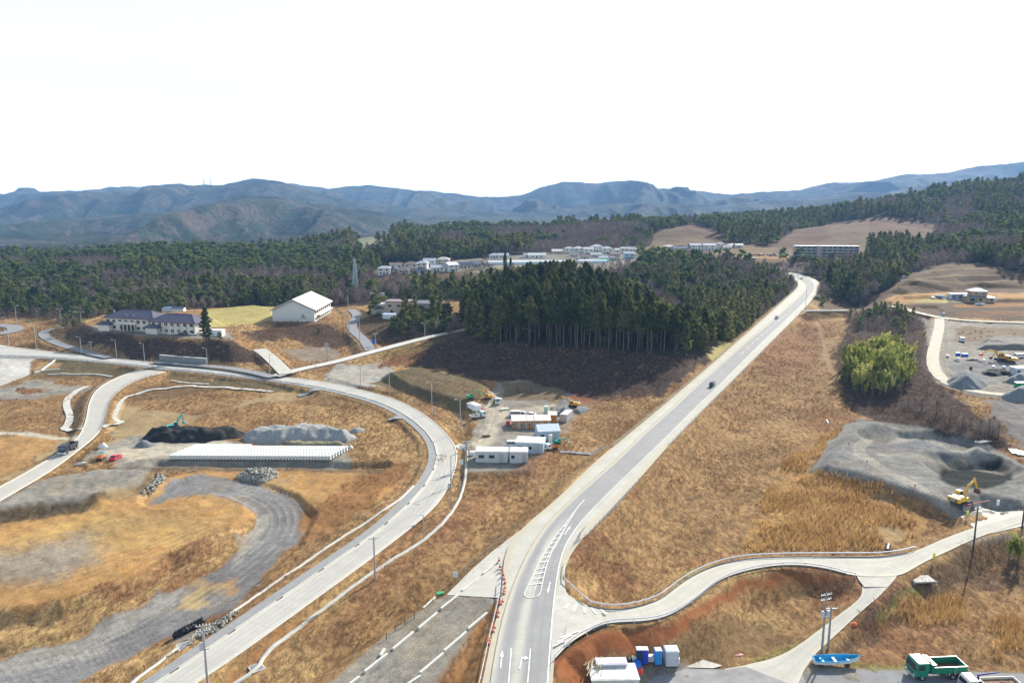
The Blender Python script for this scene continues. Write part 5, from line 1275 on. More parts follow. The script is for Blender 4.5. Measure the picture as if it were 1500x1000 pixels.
def pixh(px, py0, py1, loc):
    """height of a thing standing at loc whose top shows at py1"""
    Y = loc[1]; d = ray(px, py1); return CAMZ+d.z*Y/d.y-loc[2]
# ------------------------------------------------------------------ heaps
def heap(P, hmax, M, label, name='gravel_heap', cat='heap', peaks=None, nz=.35, sc=3.0, res=.5, pw=.75, rocks=0, loc_off=0, slope=.75, group=None):
    """P photo outline of the foot; height grows inwards at the slope of repose"""
    Pw = [tuple(at(*p))[:2] for p in P]; xs = [p[0] for p in Pw]; ys = [p[1] for p in Pw]
    nx = int((max(xs)-min(xs)+2)/res)+1; ny = int((max(ys)-min(ys)+2)/res)+1
    X, Y = np.meshgrid(np.linspace(min(xs)-1, max(xs)+1, nx), np.linspace(min(ys)-1, max(ys)+1, ny))
    d = -polydist(X, Y, Pw)+(fbm(X/3, Y/3, 2)-.5)*1.2
    lim = hmax*(.72+.56*(fbm(X/sc/2.2+11, Y/sc/2.2, 3)))
    if peaks is not None:
        lim = np.zeros_like(X)
        for (px, py, hh, rr) in peaks:
            q = at(px, py); lim = np.maximum(lim, hh-np.hypot(X-q.x, Y-q.y)*hh/rr)
    h = np.minimum(np.maximum(d, -1)*slope, lim); k_ = hmax*.18
    h = h-k_*np.exp(-np.abs(np.maximum(d, 0)*slope-lim)/max(k_, .01))*.4*(d > 0)
    h += (fbm(X/.9, Y/.9, 3)-.5)*nz*np.clip(d, 0, 1)+(fbm(X/sc, Y/sc, 2)-.5)*nz*1.2*np.clip(d, 0, 2)
    zt = gzv(X, Y); Zz = zt+np.where(d > 0, np.maximum(h, 0)+.03, -.4)
    idx = np.arange(nx*ny).reshape(ny, nx); F = np.stack([idx[:-1, :-1], idx[:-1, 1:], idx[1:, 1:], idx[1:, :-1]], -1).reshape(-1, 4)
    keep = (d.ravel()[F] > -.8).any(1); F = F[keep]; used, inv = np.unique(F, return_inverse=True)
    co = np.stack([X, Y, Zz], -1).reshape(-1, 3)[used]; c0 = co.mean(0)*[1, 1, 0]+[0, 0, co[:, 2].min()]
    o = rawmesh(name, co-c0, inv.reshape(-1, 4), M, smooth=rocks == 0); o.location = c0; tag(o, label, cat, group)
    return o
def rocks(P, n, r, M, label, name='rock_heap', cat='rocks', h=1.5, kind=None):
    Pw = [tuple(at(*p))[:2] for p in P]; xs = [p[0] for p in Pw]; ys = [p[1] for p in Pw]; mb = MB(); k = 0; rg = random.Random(5)
    cx, cy = sum(xs)/len(xs), sum(ys)/len(ys); cz = gz(cx, cy)
    ico = [(0, 0, 1), (.89, 0, .45), (.28, .85, .45), (-.72, .53, .45), (-.72, -.53, .45), (.28, -.85, .45), (.72, .53, -.45), (-.28, .85, -.45), (-.89, 0, -.45), (-.28, -.85, -.45), (.72, -.53, -.45), (0, 0, -1)]
    fa = [[0,1,2],[0,2,3],[0,3,4],[0,4,5],[0,5,1],[1,6,2],[2,7,3],[3,8,4],[4,9,5],[5,10,1],[6,7,2],[7,8,3],[8,9,4],[9,10,5],[10,6,1],[11,7,6],[11,8,7],[11,9,8],[11,10,9],[11,6,10]]
    while k < n:
        x = rg.uniform(min(xs), max(xs)); y = rg.uniform(min(ys), max(ys)); d = -float(polydist(np.array([x]), np.array([y]), Pw)[0])
        if d < 0: continue
        k += 1; hh = min(d*.75, h)*rg.uniform(.5, 1); s = r*rg.uniform(.5, 1.35); z = gz(x, y)+hh
        mb.add([(x-cx+a*s*rg.uniform(.7, 1.1), y-cy+b*s*rg.uniform(.7, 1.1), z-cz+c*s*rg.uniform(.6, .9)) for a, b, c in ico], fa)
    o = mb.build(name, M, None, (cx, cy, cz)); tag(o, label, cat, None, kind); return o
# ================================================================== THINGS
GREYGRAVEL = mat('heap_gravel', (.30,.30,.29), .95, .35, 2.2, bump=.6); BLUEGRAVEL = mat('heap_crushed_stone', (.17,.18,.19), .95, .3, 2.4, bump=.6)
SOILB = mat('heap_black_soil', (.022,.021,.020), .95, .4, 1.2, bump=.6); STONE = mat('heap_stone', (.34,.32,.27), .9, .45, 1.2); OLIVES = mat('heap_stony_soil', (.22,.20,.12), .95, .4, 2)
# ---- left works area
heap([(207,643),(216,636),(245,633),(270,632),(300,631),(330,632),(352,633),(360,636),(356,641),(330,644),(300,648),(250,649),(215,647)], 3.0, SOILB, 'long heap of black soil with the teal excavator on it', 'soil_heap', sc=3, nz=.9)
heap([(199,652),(206,647),(222,648),(229,652),(218,656),(204,656)], 1.2, BLUEGRAVEL, 'low dark grey heap left of the black soil', nz=.5)
heap([(352,642),(370,634),(400,629),(450,628),(495,631),(520,638),(524,643),(508,648),(460,651),(400,651),(362,649)], 3.4, GREYGRAVEL, 'long heap of grey gravel behind the white concrete blocks', nz=.7, sc=4)
heap([(510,632),(518,628),(530,627),(535,631),(524,635),(512,635)], 1.3, GREYGRAVEL, 'small pale heap at the right end of the long gravel heap', nz=.3)
heap([(410,648),(440,645),(470,646),(503,648),(505,653),(470,654),(420,654)], .9, OLIVES, 'low heap of yellowish stones in front of the long gravel heap', 'stone_heap', nz=.5)
rocks([(346,698),(360,690),(390,688),(408,691),(406,699),(388,706),(360,705)], 430, .55, STONE, 'heap of pale boulders below the row of white blocks')
rocks([(205,722),(225,700),(236,692),(243,702),(228,718),(212,730)], 160, .4, STONE, 'pale stones tumbling from the corner of the raised grey platform', 'scattered_rocks', h=.6, kind='stuff')
rocks([(262,945),(290,925),(330,905),(342,895),(352,898),(318,925),(280,945)], 170, .35, STONE, 'pale broken stones between the gravel road and the curved road', 'scattered_rocks', h=.5, kind='stuff')
# concrete blocks
A0 = at(246,677.5); A1 = at(484,677.5); B0 = at(288,656)
ux = Vector((A1.x-A0.x, A1.y-A0.y, 0)); NX, NY = 52, 8; ux /= NX
uy = Vector((B0.x-A0.x, B0.y-A0.y, 0)); hd = math.atan2(ux.y, ux.x); nyv = Vector((-ux.y, ux.x, 0)).normalized(); uy = (nyv*uy.dot(nyv)+ux.normalized()*uy.dot(ux.normalized()))/NY
zb = max(gz(*(A0+ux*i+uy*j)[:2]) for i in (0, 26, 51) for j in (0, 4, 7))
bw, bd, bh = ux.length*.80, (nyv*uy.dot(nyv)).length*.78, 1.25
BLK = mat('precast_concrete', (.66,.66,.65), .75, .07, 1.5)
def blockmesh(mb, M=None):
    T = M or Matrix.Identity(4)
    mb.box((0, 0, .14), (bw, bd, .28), bev=.04, M=T); mb.box((0, 0, bh*.56), (bw*.8, bd*.9, bh*.7), taper=(.96, .98), M=T); mb.box((0, 0, bh-.1), (bw, bd, .2), bev=.04, M=T)
mb = MB(); blockmesh(mb); proto = mb.build('concrete_block', BLK); protoset = False
rest = MB(); cnt = 0
for j in range(NY):
    for i in range(NX):
        if j >= 5 and i > 51-(0 if j < 7 else 0): continue
        if j == 7 and i > 18: continue
        p = A0+ux*(i+.5)+uy*(j+.5); p.z = zb+.02; cnt += 1
        if cnt <= 300:
            o = proto if cnt == 1 else proto.copy()
            if cnt > 1: link(o)
            o.location = p; o.rotation_euler = (0, 0, hd)
            tag(o, 'white precast concrete block in the long rows on the gravel yard', 'concrete block', 'white precast concrete blocks')
        else: blockmesh(rest, Matrix.Translation(p) @ Matrix.Rotation(hd, 4, 'Z'))
o = rest.build('concrete_blocks', BLK); tag(o, 'back rows of the white precast concrete blocks', 'concrete blocks', None, 'stuff')
excavator(257, 636, R(25), 'teal excavator with its arm folded, standing on the black soil heap', TEAL, .82, (72,-80,-140), TEAL, loc=tuple(at(257,636)+Vector((0, 0, 1.6))))
p = Vector(W(101, 661.5, 1.5)); tipper(0, 0, yaw((112,652), (92,666)), 'dark blue tipper lorry driving on the concrete road at the left', C('navy_paint', (.025,.035,.07), .35), C('dark_body', (.06,.06,.065), .6), loc=(p.x, p.y, roadz(bC, p.x, p.y)+.2), s=1.0)
vehicle(170, 672.5, yaw((164,675), (176,668)), 'bright red hatchback parked on the gravel near the road', 'car', REDP, 4.1, 1.7, 1.5, cat='car')
def carrier(px, py, head, label):
    p = at(px, py); e = empty('crawler_carrier', tuple(p), head, label, 'crawler carrier')
    for s in (-1, 1):
        mb = MB(); n = 12; out = [(math.cos(2*math.pi*i/n)*.3+(1.0 if math.cos(2*math.pi*i/n) >= 0 else -1.0), math.sin(2*math.pi*i/n)*.3+.3) for i in range(n)]; mb.prism(out, s*.75-.18, s*.75+.18); mb.build('track', DARK, e)
    MB().box((0, 0, .6), (2.4, 1.2, .2)).build('frame', DARK, e)
    MB().box((.6, 0, .95), (1.5, 1.5, .12)).box((.6, .75, 1.15), (1.5, .06, .45)).box((.6, -.75, 1.15), (1.5, .06, .45)).box((1.35, 0, 1.15), (.06, 1.5, .45)).build('skip', ORG, e)
    MB().box((-.8, 0, 1.0), (.8, 1.2, .6), bev=.05).build('engine_housing', ORG, e)
    for s in (-.5, .5): MB().tube((-.9, s, 1.3), (-.9, s, 2.0), .03, .03, 5).build('post', DARK, e)
    MB().box((-.8, 0, 2.05), (1.2, 1.3, .1), bev=.03).build('canopy', C('canopy_teal', (.03,.20,.22), .5), e)
    return e
carrier(148, 673.5, yaw((152,670), (143,676)), 'small orange crawler carrier with a teal canopy, left of the red car')
def tarpheap(px, py, L, D, h, M, label, name='tarpaulin_bundle', rz=.3, cat='bundle'):
    p = at(px, py); mb = MB(); mb.sph((0, 0, 0), 1, (L/2, D/2, h), 14, 6, 0)
    rg = random.Random(int(px*7)); mb.v = [(x*rg.uniform(.85, 1.08), y*rg.uniform(.85, 1.08), z*rg.uniform(.75, 1.1)) for x, y, z in mb.v]
    o = mb.build(name, M, None, (p.x, p.y, p.z-.05)); o.rotation_euler = (0, 0, rz); tag(o, label, cat); return o
tarpheap(151, 654.5, 2.6, 1.8, 1.3, WHITE, 'white tarpaulin bundle beside the road, above the red car', rz=.5)
tarpheap(119, 679.5, 3.6, 1.2, .7, CREAM, 'long flat cream tarpaulin on the grassy bank left of the orange carrier', rz=.3)
tarpheap(513, 656, 1.6, 2.2, 1.1, CREAM, 'small cream tank lying at the right end of the white blocks', 'water_tank', cat='tank', rz=.6)
tarpheap(126, 658.5, 1.0, .5, .4, YEL, 'small yellow bag lying by the roadside near the white bundle', rz=.1)
tarpheap(165, 633.5, 1.8, .6, .3, C('pale_teal', (.25,.52,.42)), 'pale green sheet lying left of the black soil heap', rz=.1)
# black sacks
SACK = C('black_sack', (.022,.024,.027), .7, .3, 3, bump=.4)
for k in range(9):
    t = k/8; p = at(258+38*t, 934-20*t); mb = MB(); mb.sph((0, 0, .62), .66, (1, 1, .95), 12, 8); mb.tube((0, 0, 1.2), (.05, 0, 1.45), .2, .26, 8)
    rg = random.Random(k); mb.v = [(x*rg.uniform(.9, 1.05), y*rg.uniform(.9, 1.05), max(z, 0)) for x, y, z in mb.v]
    o = mb.build('sack', SACK, None, (p.x, p.y, p.z-.03)); tag(o, 'black bulk sack in the row beside the curved road', 'sack', 'black bulk sacks in a row')
def frame(px, py, label, L=2.2, M=GALV, solid=False):
    p = at(px, py); e = empty('drain_grate', (p.x, p.y, p.z+.12), R(38), label, 'drain grate')
    MB().box((0, -L/2, 0), (L, .18, .16)).box((0, L/2, 0), (L, .18, .16)).box((-L/2, 0, 0), (.18, L, .16)).box((L/2, 0, 0), (.18, L, .16)).build('frame', M_kerb, e)
    m = MB()
    for k in range(10): m.box((-L/2+.2+k*(L-.4)/9, 0, .02), (.09 if not solid else .2, L-.1, .06))
    m.build('grate', M, e)
frame(271, 946.5, 'square drain frame on the left side of the curved road'); frame(376, 978.5, 'square steel grate at the lower end of the concrete channel', 2.0)
# ---- contractor's yard
SPG = C('machine_green', (.02,.30,.12), .5)
excavator(690, 584, R(0), 'green mini excavator facing the yellow one at the top of the yard', SPG, .62, (55,-50,-100), SPG)
excavator(714, 584.5, R(185), 'yellow excavator facing the green one at the top of the yard', YEL, .72, (58,-35,-90), YEL)
flatbed(730, 590, R(-93), 'white light lorry facing the camera in the middle of the yard', WHITE, None, L=4.9, s=1.0)
flatbed(694, 602, yaw((700,606), (687,592)), 'white box lorry parked at the left edge of the yard', WHITE, None, L=6.8, s=1.05, box=True)
flatbed(700, 612, yaw((690,612.5), (706,609.5)), 'white crane lorry with a teal crane, in front of the box lorry', WHITE, TEAL, L=5.6, s=1.0, boomang=.15)
tarpheap(706, 599.5, 1.8, .9, .6, REDP, 'small red machine cover beside the white box lorry', 'covered_machine', .2)
vehicle(754, 609.5, R(178), 'white van behind the left orange cabins', 'van', WHITE, 4.4, 1.7, 1.9)
vehicle(764.5, 608.5, R(165), 'silver hatchback between two white vehicles behind the orange cabins', 'car', C('silver_paint', (.5,.52,.54), .35), 4.3, 1.7, 1.5, cat='car')
vehicle(775.5, 609.8, R(170), 'white saloon car rightmost behind the orange cabins', 'car', WHITE, 4.6, 1.75, 1.5, cat='car')
excavator(839, 596, R(170), 'yellow excavator working on the gravel at the right end of the yard', YEL, .85, (42,-45,-100), YEL)
heap([(814,608),(818,602),(828,599),(838,601),(842,606),(832,609),(820,610)], 1.8, BLUEGRAVEL, 'blue-grey gravel heap behind the white shipping container', nz=.3)
heap([(836,604),(845,598),(856,596),(866,598),(862,603),(850,607)], 1.2, BLUEGRAVEL, 'flat blue-grey gravel heap right of the yellow excavator', nz=.3)
OW = C('orange_panel', (.50,.22,.055), .7, .15, 1.5); RW2 = C('patched_roof', (.66,.60,.53), .6, .18, .6)
lab = ['orange site cabin leftmost in its row', 'orange site cabin second from the left in the row', 'orange site cabin third from the left, with a window', 'orange site cabin fourth from the left, with a window', 'orange site cabin rightmost in the row of five']
for k, px in enumerate((756, 767.5, 779, 789.5, 799.5)):
    prefab(px, 624.5-k*.2, R(2), 2.75, 4.6, 2.5, lab[k], OW, RW2, 'shed', 'f' if k in (2, 3) else 'f', 'orange site cabins')
prefab(809, 617.5, R(2), 2.6, 2.6, 2.6, 'single small orange cabin behind the row of five', OW, RW2, 'shed', None)
def container(px, py, head, label, M, L=6.06):
    p = at(px, py); e = empty('shipping_container', (p.x, p.y, p.z+.05), head, label, 'container'); NOTREE.append((p.x, p.y, 4)); hx, hy, Ht = L/2, 1.22, 2.6
    b = MB().box((0, 0, Ht/2), (L, 2.44, Ht)); n = int(L/.3)
    for k in range(n):
        for s in (-1, 1): b.box((-hx+.15+k*L/n, s*(hy+.012), Ht/2), (.14, .045, Ht-.3))
    b.build('body', M, e)
    for s in (-1, 1):
        for x in (-hx, hx): MB().box((x, s*hy, Ht/2), (.14, .14, Ht+.02)).build('corner_post', M, e)
    for s in (-1, 1):
        d = MB().box((-hx-.03, s*.6, Ht/2), (.05, 1.15, Ht-.25)).build('door', M, e)
        MB().tube((-hx-.09, s*.35, .2), (-hx-.09, s*.35, Ht-.2), .025, .025, 5).tube((-hx-.09, s*.85, .2), (-hx-.09, s*.85, Ht-.2), .025, .025, 5).build('lock_bar', RUST, d)
    return e
container(829.5, 614.5, yaw((824,619), (837,607.5)), 'white shipping container behind the pale cabins, right of the orange ones', C('container_white', (.58,.56,.54), .6, .12, 1))
BW = C('pale_blue_panel', (.36,.47,.58), .6, .08, 1); WG = C('white_grey_panel', (.52,.53,.54), .65, .08, 1); RB = C('blue_white_roof', (.56,.62,.72), .5, .06, .6)
prefab(801.5, 641, R(8), 6.6, 6.2, 3.0, 'pale gabled shed with a light blue roof in the yard', BW, RB, 'gable', 'f')
prefab(777, 659, R(-9), 8.2, 6.0, 3.1, 'light blue flat-roofed workshop in the yard beside parked vehicles', BW, C('worn_roof', (.55,.54,.50), .7, .12, .5), 'flat', 'f')
prefab(721, 673, R(-2), 9.0, 4.2, 3.0, 'long white flat-roofed cabin at the lower left corner of the yard', WG, ROOFW, 'flat', 'f')
prefab(760, 673.5, R(-2), 5.0, 4.2, 3.0, 'short white cabin right of the long white cabin', WG, ROOFW, 'flat', 'f')
vehicle(750, 654.5, R(183), 'white van parked behind the long white cabin', 'van', WHITE, 4.6, 1.8, 2.0)
flatbed(798, 659.5, R(30), 'small white lorry with dark load beside the light blue workshop', WHITE, None, L=4.6, s=.85)
def tank(px, py, r, h, M, label, name='tank'):
    p = at(px, py); e = empty(name, tuple(p), 0, label, name.replace('_', ' ')); MB().tube((0, 0, .3), (0, 0, h), r, r, 14).sph((0, 0, h), r, (1, 1, .35), 14, 4, 0).build('shell', M, e)
    for a in (0, 2.1, 4.2): MB().tube((math.cos(a)*r*.8, math.sin(a)*r*.8, 0), (math.cos(a)*r*.8, math.sin(a)*r*.8, .4), .06, .06, 5).build('leg', DARK, e)
    return e
tank(806, 652, .55, 3.2, CREAM, 'slim cream silo tank with a yellow band beside the workshop', 'silo')
excavator(818, 649.5, R(-15), 'teal mini excavator at the right edge of the yard by the workshop', TEAL, .5, (35,-60,-100), TEAL)
carrier(811, 658.5, R(10), 'small yellow-orange crawler carrier at the yard edge by the silo')
def booth(px, py, head, label, M, roofM=WHITE, w_=1.0, d=1.1, h=2.3, name='portable_toilet', cat='portable toilet', group=None):
    p = at(px, py); e = empty(name, (p.x, p.y, p.z+.03), head, label, cat, group)
    MB().box((0, 0, .06), (w_+.1, d+.1, .14)).build('base', DARK, e); b = MB().box((0, 0, h/2+.05), (w_, d, h-.1), bev=.05).build('wall', M, e)
    MB().box((0, 0, h+.05), (w_+.06, d+.06, .12), taper=(.8, .8)).build('roof', roofM, e)
    dr = MB().box((0, -d/2-.02, h*.47), (w_*.74, .05, h*.82), bev=.02).build('door', M, e); MB().box((w_*.26, -d/2-.07, h*.46), (.06, .06, .14)).build('handle', DARK, dr)
    for z in (.25, .5, .75): MB().box((0, -d/2-.035, h*z), (w_*.6, .03, .04)).build('panel_rib', M, dr) if False else None
    return e
booth(799.5, 606, R(0), 'white and green tool mast booth behind the single orange cabin', C('pale_green', (.40,.62,.52)), WHITE, 1.2, 1.2, 2.6, 'tool_booth', 'booth')
for px, py, t in ((675.5,662.5,'upper'), (676,684,'lower')):
    p = at(px, py); e = empty('notice_board', tuple(p), R(20), 'white notice board on the verge of the curve, the %s of two' % t, 'notice board')
    MB().box((0, 0, 1.5), (1.0, .06, 1.4)).build('panel', WHITE, e)
    for s in (-.4, .4): MB().tube((s, .05, 0), (s, .05, 1.6), .04, .04, 5).build('post', GALV, e)
# roadworks trestle standing on the curved road
def trestle(px, py, label, C_=None, z=None, group=None):
    x, y, _ = LR(px, py); zz = roadz(rC, x, y)+.1; e = empty('road_barrier', (x, y, zz), R(10), label, 'road barrier', group)
    for s in (-.6, .6):
        MB().tube((s, -.35, 0), (s, 0, 1.0), .03, .03, 5).tube((s, .35, 0), (s, 0, 1.0), .03, .03, 5).build('leg', DARK, e)
    m = MB(); m2 = MB()
    for k in range(6): (m if k % 2 else m2).box((-.75+k*.3, 0, .95), (.3, .06, .2))
    m.build('orange_stripe', ORG, e); m2.build('white_stripe', WHITE, e)
for k, (px, py) in enumerate(((643,672), (649,670.5), (645,678), (650,673))): trestle(px, py, 'orange striped barrier standing on the curved road', group='striped barriers on the curved road')
# ---- vehicles on the highway
def onroad(px, py, dz=.12):
    x, y, _ = HW(px, py); return (x, y, zhw(x, y)+dz)
hh = lambda a, b: math.atan2(HW(*b)[1]-HW(*a)[1], HW(*b)[0]-HW(*a)[0])
vehicle(0, 0, hh((1046,562), (1036,571)), 'dark kei van with a white roof driving towards the camera on the highway', 'kei', C('navy_paint', (.025,.035,.07), .35), 3.5, 1.5, 1.9, loc=onroad(1043,567), name='kei_van')
vehicle(0, 0, hh((1141,462), (1131,472)), 'small white car on the highway between the grove and the bend', 'kei', WHITE, 3.9, 1.6, 1.7, loc=onroad(1138,467,.4), cat='car', name='driving_car')
vehicle(0, 0, hh((1176,406), (1172,411)), 'pale grey car rounding the far bend of the highway', 'car', C('silver_paint', (.5,.52,.54), .35), 4.4, 1.7, 1.5, loc=onroad(1174,409.5,.5), cat='car', name='driving_car')
# ---- right yard
vehicle(1409, 500, R(250), 'white van parked on the grey gravel of the upper right yard', 'van', WHITE, 4.5, 1.75, 2.0)
excavator(1466, 528, R(176), 'orange-yellow excavator with a red bucket in the upper right yard', YEL, 1.12, (38,-30,-100), REDP)
excavator(1478, 531, R(168), 'second orange-yellow excavator, right of the one with the red bucket', YEL, 1.05, (40,-50,-100), DARK)
vehicle(1492, 524, R(190), 'pale beige van behind the two excavators in the upper right yard', 'van', CREAM, 4.6, 1.75, 2.0)
heap([(1384,560),(1392,552),(1410,549),(1432,554),(1448,563),(1438,571),(1410,572),(1392,567)], 4.8, BLUEGRAVEL, 'tall conical blue-grey gravel heap inside the bend of the yard track', nz=.25, sc=6)
heap([(1466,560),(1480,553),(1500,551),(1515,556),(1510,563),(1485,563)], 3.0, BLUEGRAVEL, 'dark gravel heap at the right edge beside the white cabin', nz=.3)
heap([(1462,580),(1480,572),(1510,566),(1545,572),(1545,586),(1500,590),(1475,588)], 4.2, BLUEGRAVEL, 'largest dark gravel heap at the right edge, nearest the camera', nz=.3, sc=6)
heap([(1436,545),(1450,542),(1475,543),(1480,548),(1460,551),(1440,549)], 1.0, SOILB, 'low dark soil heap in the middle of the upper right yard', 'soil_heap', nz=.7)
heap([(1430,512),(1440,500),(1470,496),(1500,498),(1530,505),(1520,514),(1470,513)], 2.4, mat('heap_brown_gravel', (.17,.155,.135), .95, .3, 2), 'broad brownish gravel heap behind the excavators', nz=.3, sc=5)
prefab(1494, 548, R(5), 6.5, 3.6, 2.9, 'white cabin at the right edge of the upper yard', C('bluish_white', (.62,.66,.70), .5), WHITE, 'flat', 'f')
def box(px, py, head, d, M, label, name='crate', cat='crate', lid=None, z=0, group=None):
    p = at(px, py); e = empty(name, (p.x, p.y, p.z+z), head, label, cat, group); MB().box((0, 0, d[2]/2), d, bev=min(d)*.06).build('shell', M, e); MB().box((0, 0, d[2]+.03), (d[0]*1.04, d[1]*1.04, .08), bev=.02).build('lid', lid or M, e); return e
box(1403, 520.5, .1, (1.6, 1.2, 1.2), BLUEP, 'small blue tub left of the larger blue tub', 'tub', 'tub', WHITE); box(1413, 522, .1, (2.4, 1.6, 1.3), BLUEP, 'large blue tub in the upper right yard', 'tub', 'tub', BLUEP)
tarpheap(1402, 528, 3.0, 2, 1.4, CREAM, 'pinkish white bulk bag below the blue tubs', 'bulk_bag', .1); tarpheap(1441, 528.5, 2.4, 1.6, .9, WHITE, 'white sheeted bundle right of the dark scrap', rz=.2)
tarpheap(1425, 528, 7, 1.6, .8, DARK, 'long dark scrap pile between the bulk bag and the white bundle', 'scrap_pile', .0)
box(1497, 566, .05, (5, 2, 1.6), SPG, 'green skip at the right edge between two gravel heaps', 'skip', 'skip', WHITE)
p = at(1382, 463); box(1382, 463, 0, (1.4, 1.0, 2.0), BW, 'small pale blue box standing above the junction of the yard tracks', 'tool_box', 'box')
q_ = at(1420, 405); NOTREE.append((q_.x, q_.y, 38)); q_ = at(1450, 412); NOTREE.append((q_.x, q_.y, 36))
for _q in ((1380,428,24),(1420,424,26),(1340,428,20),(1470,420,30),(1405,436,22),(1360,416,22)): q_ = at(*_q[:2]); NOTREE.append((q_.x, q_.y, _q[2]))
for k, (px, py, M, lb) in enumerate(((1455,540,WHITE,'small white drum left of the white cabin in the upper yard'),(1422,541,RUST,'rusty drum below the dark scrap pile'),(1388,524,GALV,'grey steel drum left of the small blue tub'),(1470,541,BLUEP,'blue drum between the small white drum and the white cabin'))): 
    p = at(px, py); o = MB().tube((0, 0, 0), (0, 0, 1.3), .55, .55, 12).tube((0, 0, .4), (0, 0, .48), .59, .59, 12).tube((0, 0, .85), (0, 0, .93), .59, .59, 12).build('drum', M, None, tuple(p)); tag(o, lb, 'drum')
box(739, 600, .4, (3, 1.2, .5), CREAM, 'pale timber stack left of the white van in the contractor yard', 'timber_stack', 'timber'); box(712, 640, .2, (2.4, 1.2, .6), RUST, 'rusty steel plates beside the yard track', 'plate_stack', 'steel plates')
box(692, 666, .1, (1.4, 1, 1), WHITE, 'small white box at the left end of the long white cabin', 'cabinet', 'cabinet'); box(744, 622, .1, (1.2, .8, 1.2), REDP, 'small red cabinet at the left end of the orange cabins', 'cabinet', 'cabinet')
# ---- gravel pit
excavator(1407, 738, yaw((1405,738), (1430,727)), 'large yellow excavator with white lettering on its back by the gravel pit', C('machine_yellow_bright', (.70,.40,.02), .45, .08, 2), 1.12, (50,-62,-120), RUST, 'CAT')
MK = MB(); a = Vector(W(1412, 738, 4.5)); b = Vector(W(1449, 731, 4.6)); a.z = gz(a.x, a.y)+1.9; b.z = gz(b.x, b.y)+1.9
e = empty('barrier_bar', (a.x, a.y, gz(a.x, a.y)), 0, 'red bar on thin posts beside the large yellow excavator', 'barrier'); rel = b-a
MB().tube((0, 0, 1.9), (rel.x, rel.y, 1.9+rel.z), .07, .07, 6).build('red_bar', C('bar_red', (.6,.05,.07), .5), e)
for t in (0, .5, 1): MB().tube((rel.x*t, rel.y*t, -.2), (rel.x*t, rel.y*t, 1.95), .05, .05, 6).build('post', GALV, e)
for px, py, t in ((1415, 759, 'at the corner of the concrete slab'), (1366, 822, 'beside the lane junction')):
    p = at(px, py); e = empty('marker_flag', tuple(p), 0, 'bright yellow-green flag %s' % t, 'flag'); MB().tube((0, 0, 0), (0, 0, 1.9), .03, .03, 5).build('pole', GALV, e); MB().box((.22, 0, 1.35), (.5, .06, 1.0)).build('cloth', C('lime_cloth', (.62,.78,.02), .7), e)
p = at(1461, 744); e = empty('sign_board', tuple(p), .2, 'small white board on posts at the back of the concrete slab', 'sign'); MB().box((0, 0, 1.4), (.8, .06, 1.3)).build('panel', WHITE, e); MB().tube((0, .05, 0), (0, .05, 1.5), .05, .05, 5).build('post', GALV, e)
for px, py in ((1243,653), (1270,680), (1340,716)):
    p = at(px, py); e = empty('marker_stake', tuple(p), 0, 'small red-topped stake on the rim of the gravel pit', 'stake', 'red stakes round the gravel pit'); MB().tube((0, 0, 0), (0, 0, .9), .05, .05, 5).build('stake', DARK, e); MB().sph((0, 0, 1.0), .22, (1, 1, 1), 8, 5).build('cap', C('bar_red', (.6,.05,.07), .5), e)
for k, (px, py) in enumerate(((1438,647), (1443,648))): box(px, py, .3, (5, .35, .3), CREAM, 'pale timber beams lying behind the gravel pit', 'timber_beam', 'timber', group='timber beams behind the pit')
for k, (px, py) in enumerate(((1486,662), (1494,664))): box(px, py, 1.2, (4, 2.2, .3), CREAM, 'pale board stack at the right edge behind the gravel pit', 'board_stack', 'boards', group='board stacks at the right edge')
box(1212, 618, 1.3, (4, .3, .3), WHITE, 'white plank lying in the brown field left of the gravel pit', 'plank', 'plank')
p = at(1299, 809); o = MB().tube((0, 0, .4), (1.6, 2.6, .4), .6, .6, 12).build('drain_pipe', BLACK, None, tuple(p)); tag(o, 'black pipe lying behind the white guard rail', 'pipe')
# culvert by the lane
p = at(1350, 850); e = empty('culvert', (p.x, p.y, p.z), .1, 'concrete culvert slab over the ditch below the lane junction', 'culvert'); MB().box((0, 0, .3), (5, 2.6, .3), bev=.04).build('slab', M_lane, e); MB().box((-2.3, 0, 0), (.3, 2.4, .9)).build('wall', M_conc, e); MB().box((2.3, 0, 0), (.3, 2.4, .9)).build('wall', M_conc, e)
tarpheap(1251, 914.5, 1.1, .8, .6, C('orange_cloth', (.75,.13,.04)), 'bright orange buoy lying on the grassy lane edge', 'buoy', cat='buoy'); tarpheap(1083, 959, 1.9, .7, .25, C('faded_pink', (.55,.25,.2)), 'faded red mat lying on the dry grass', 'mat', cat='mat')
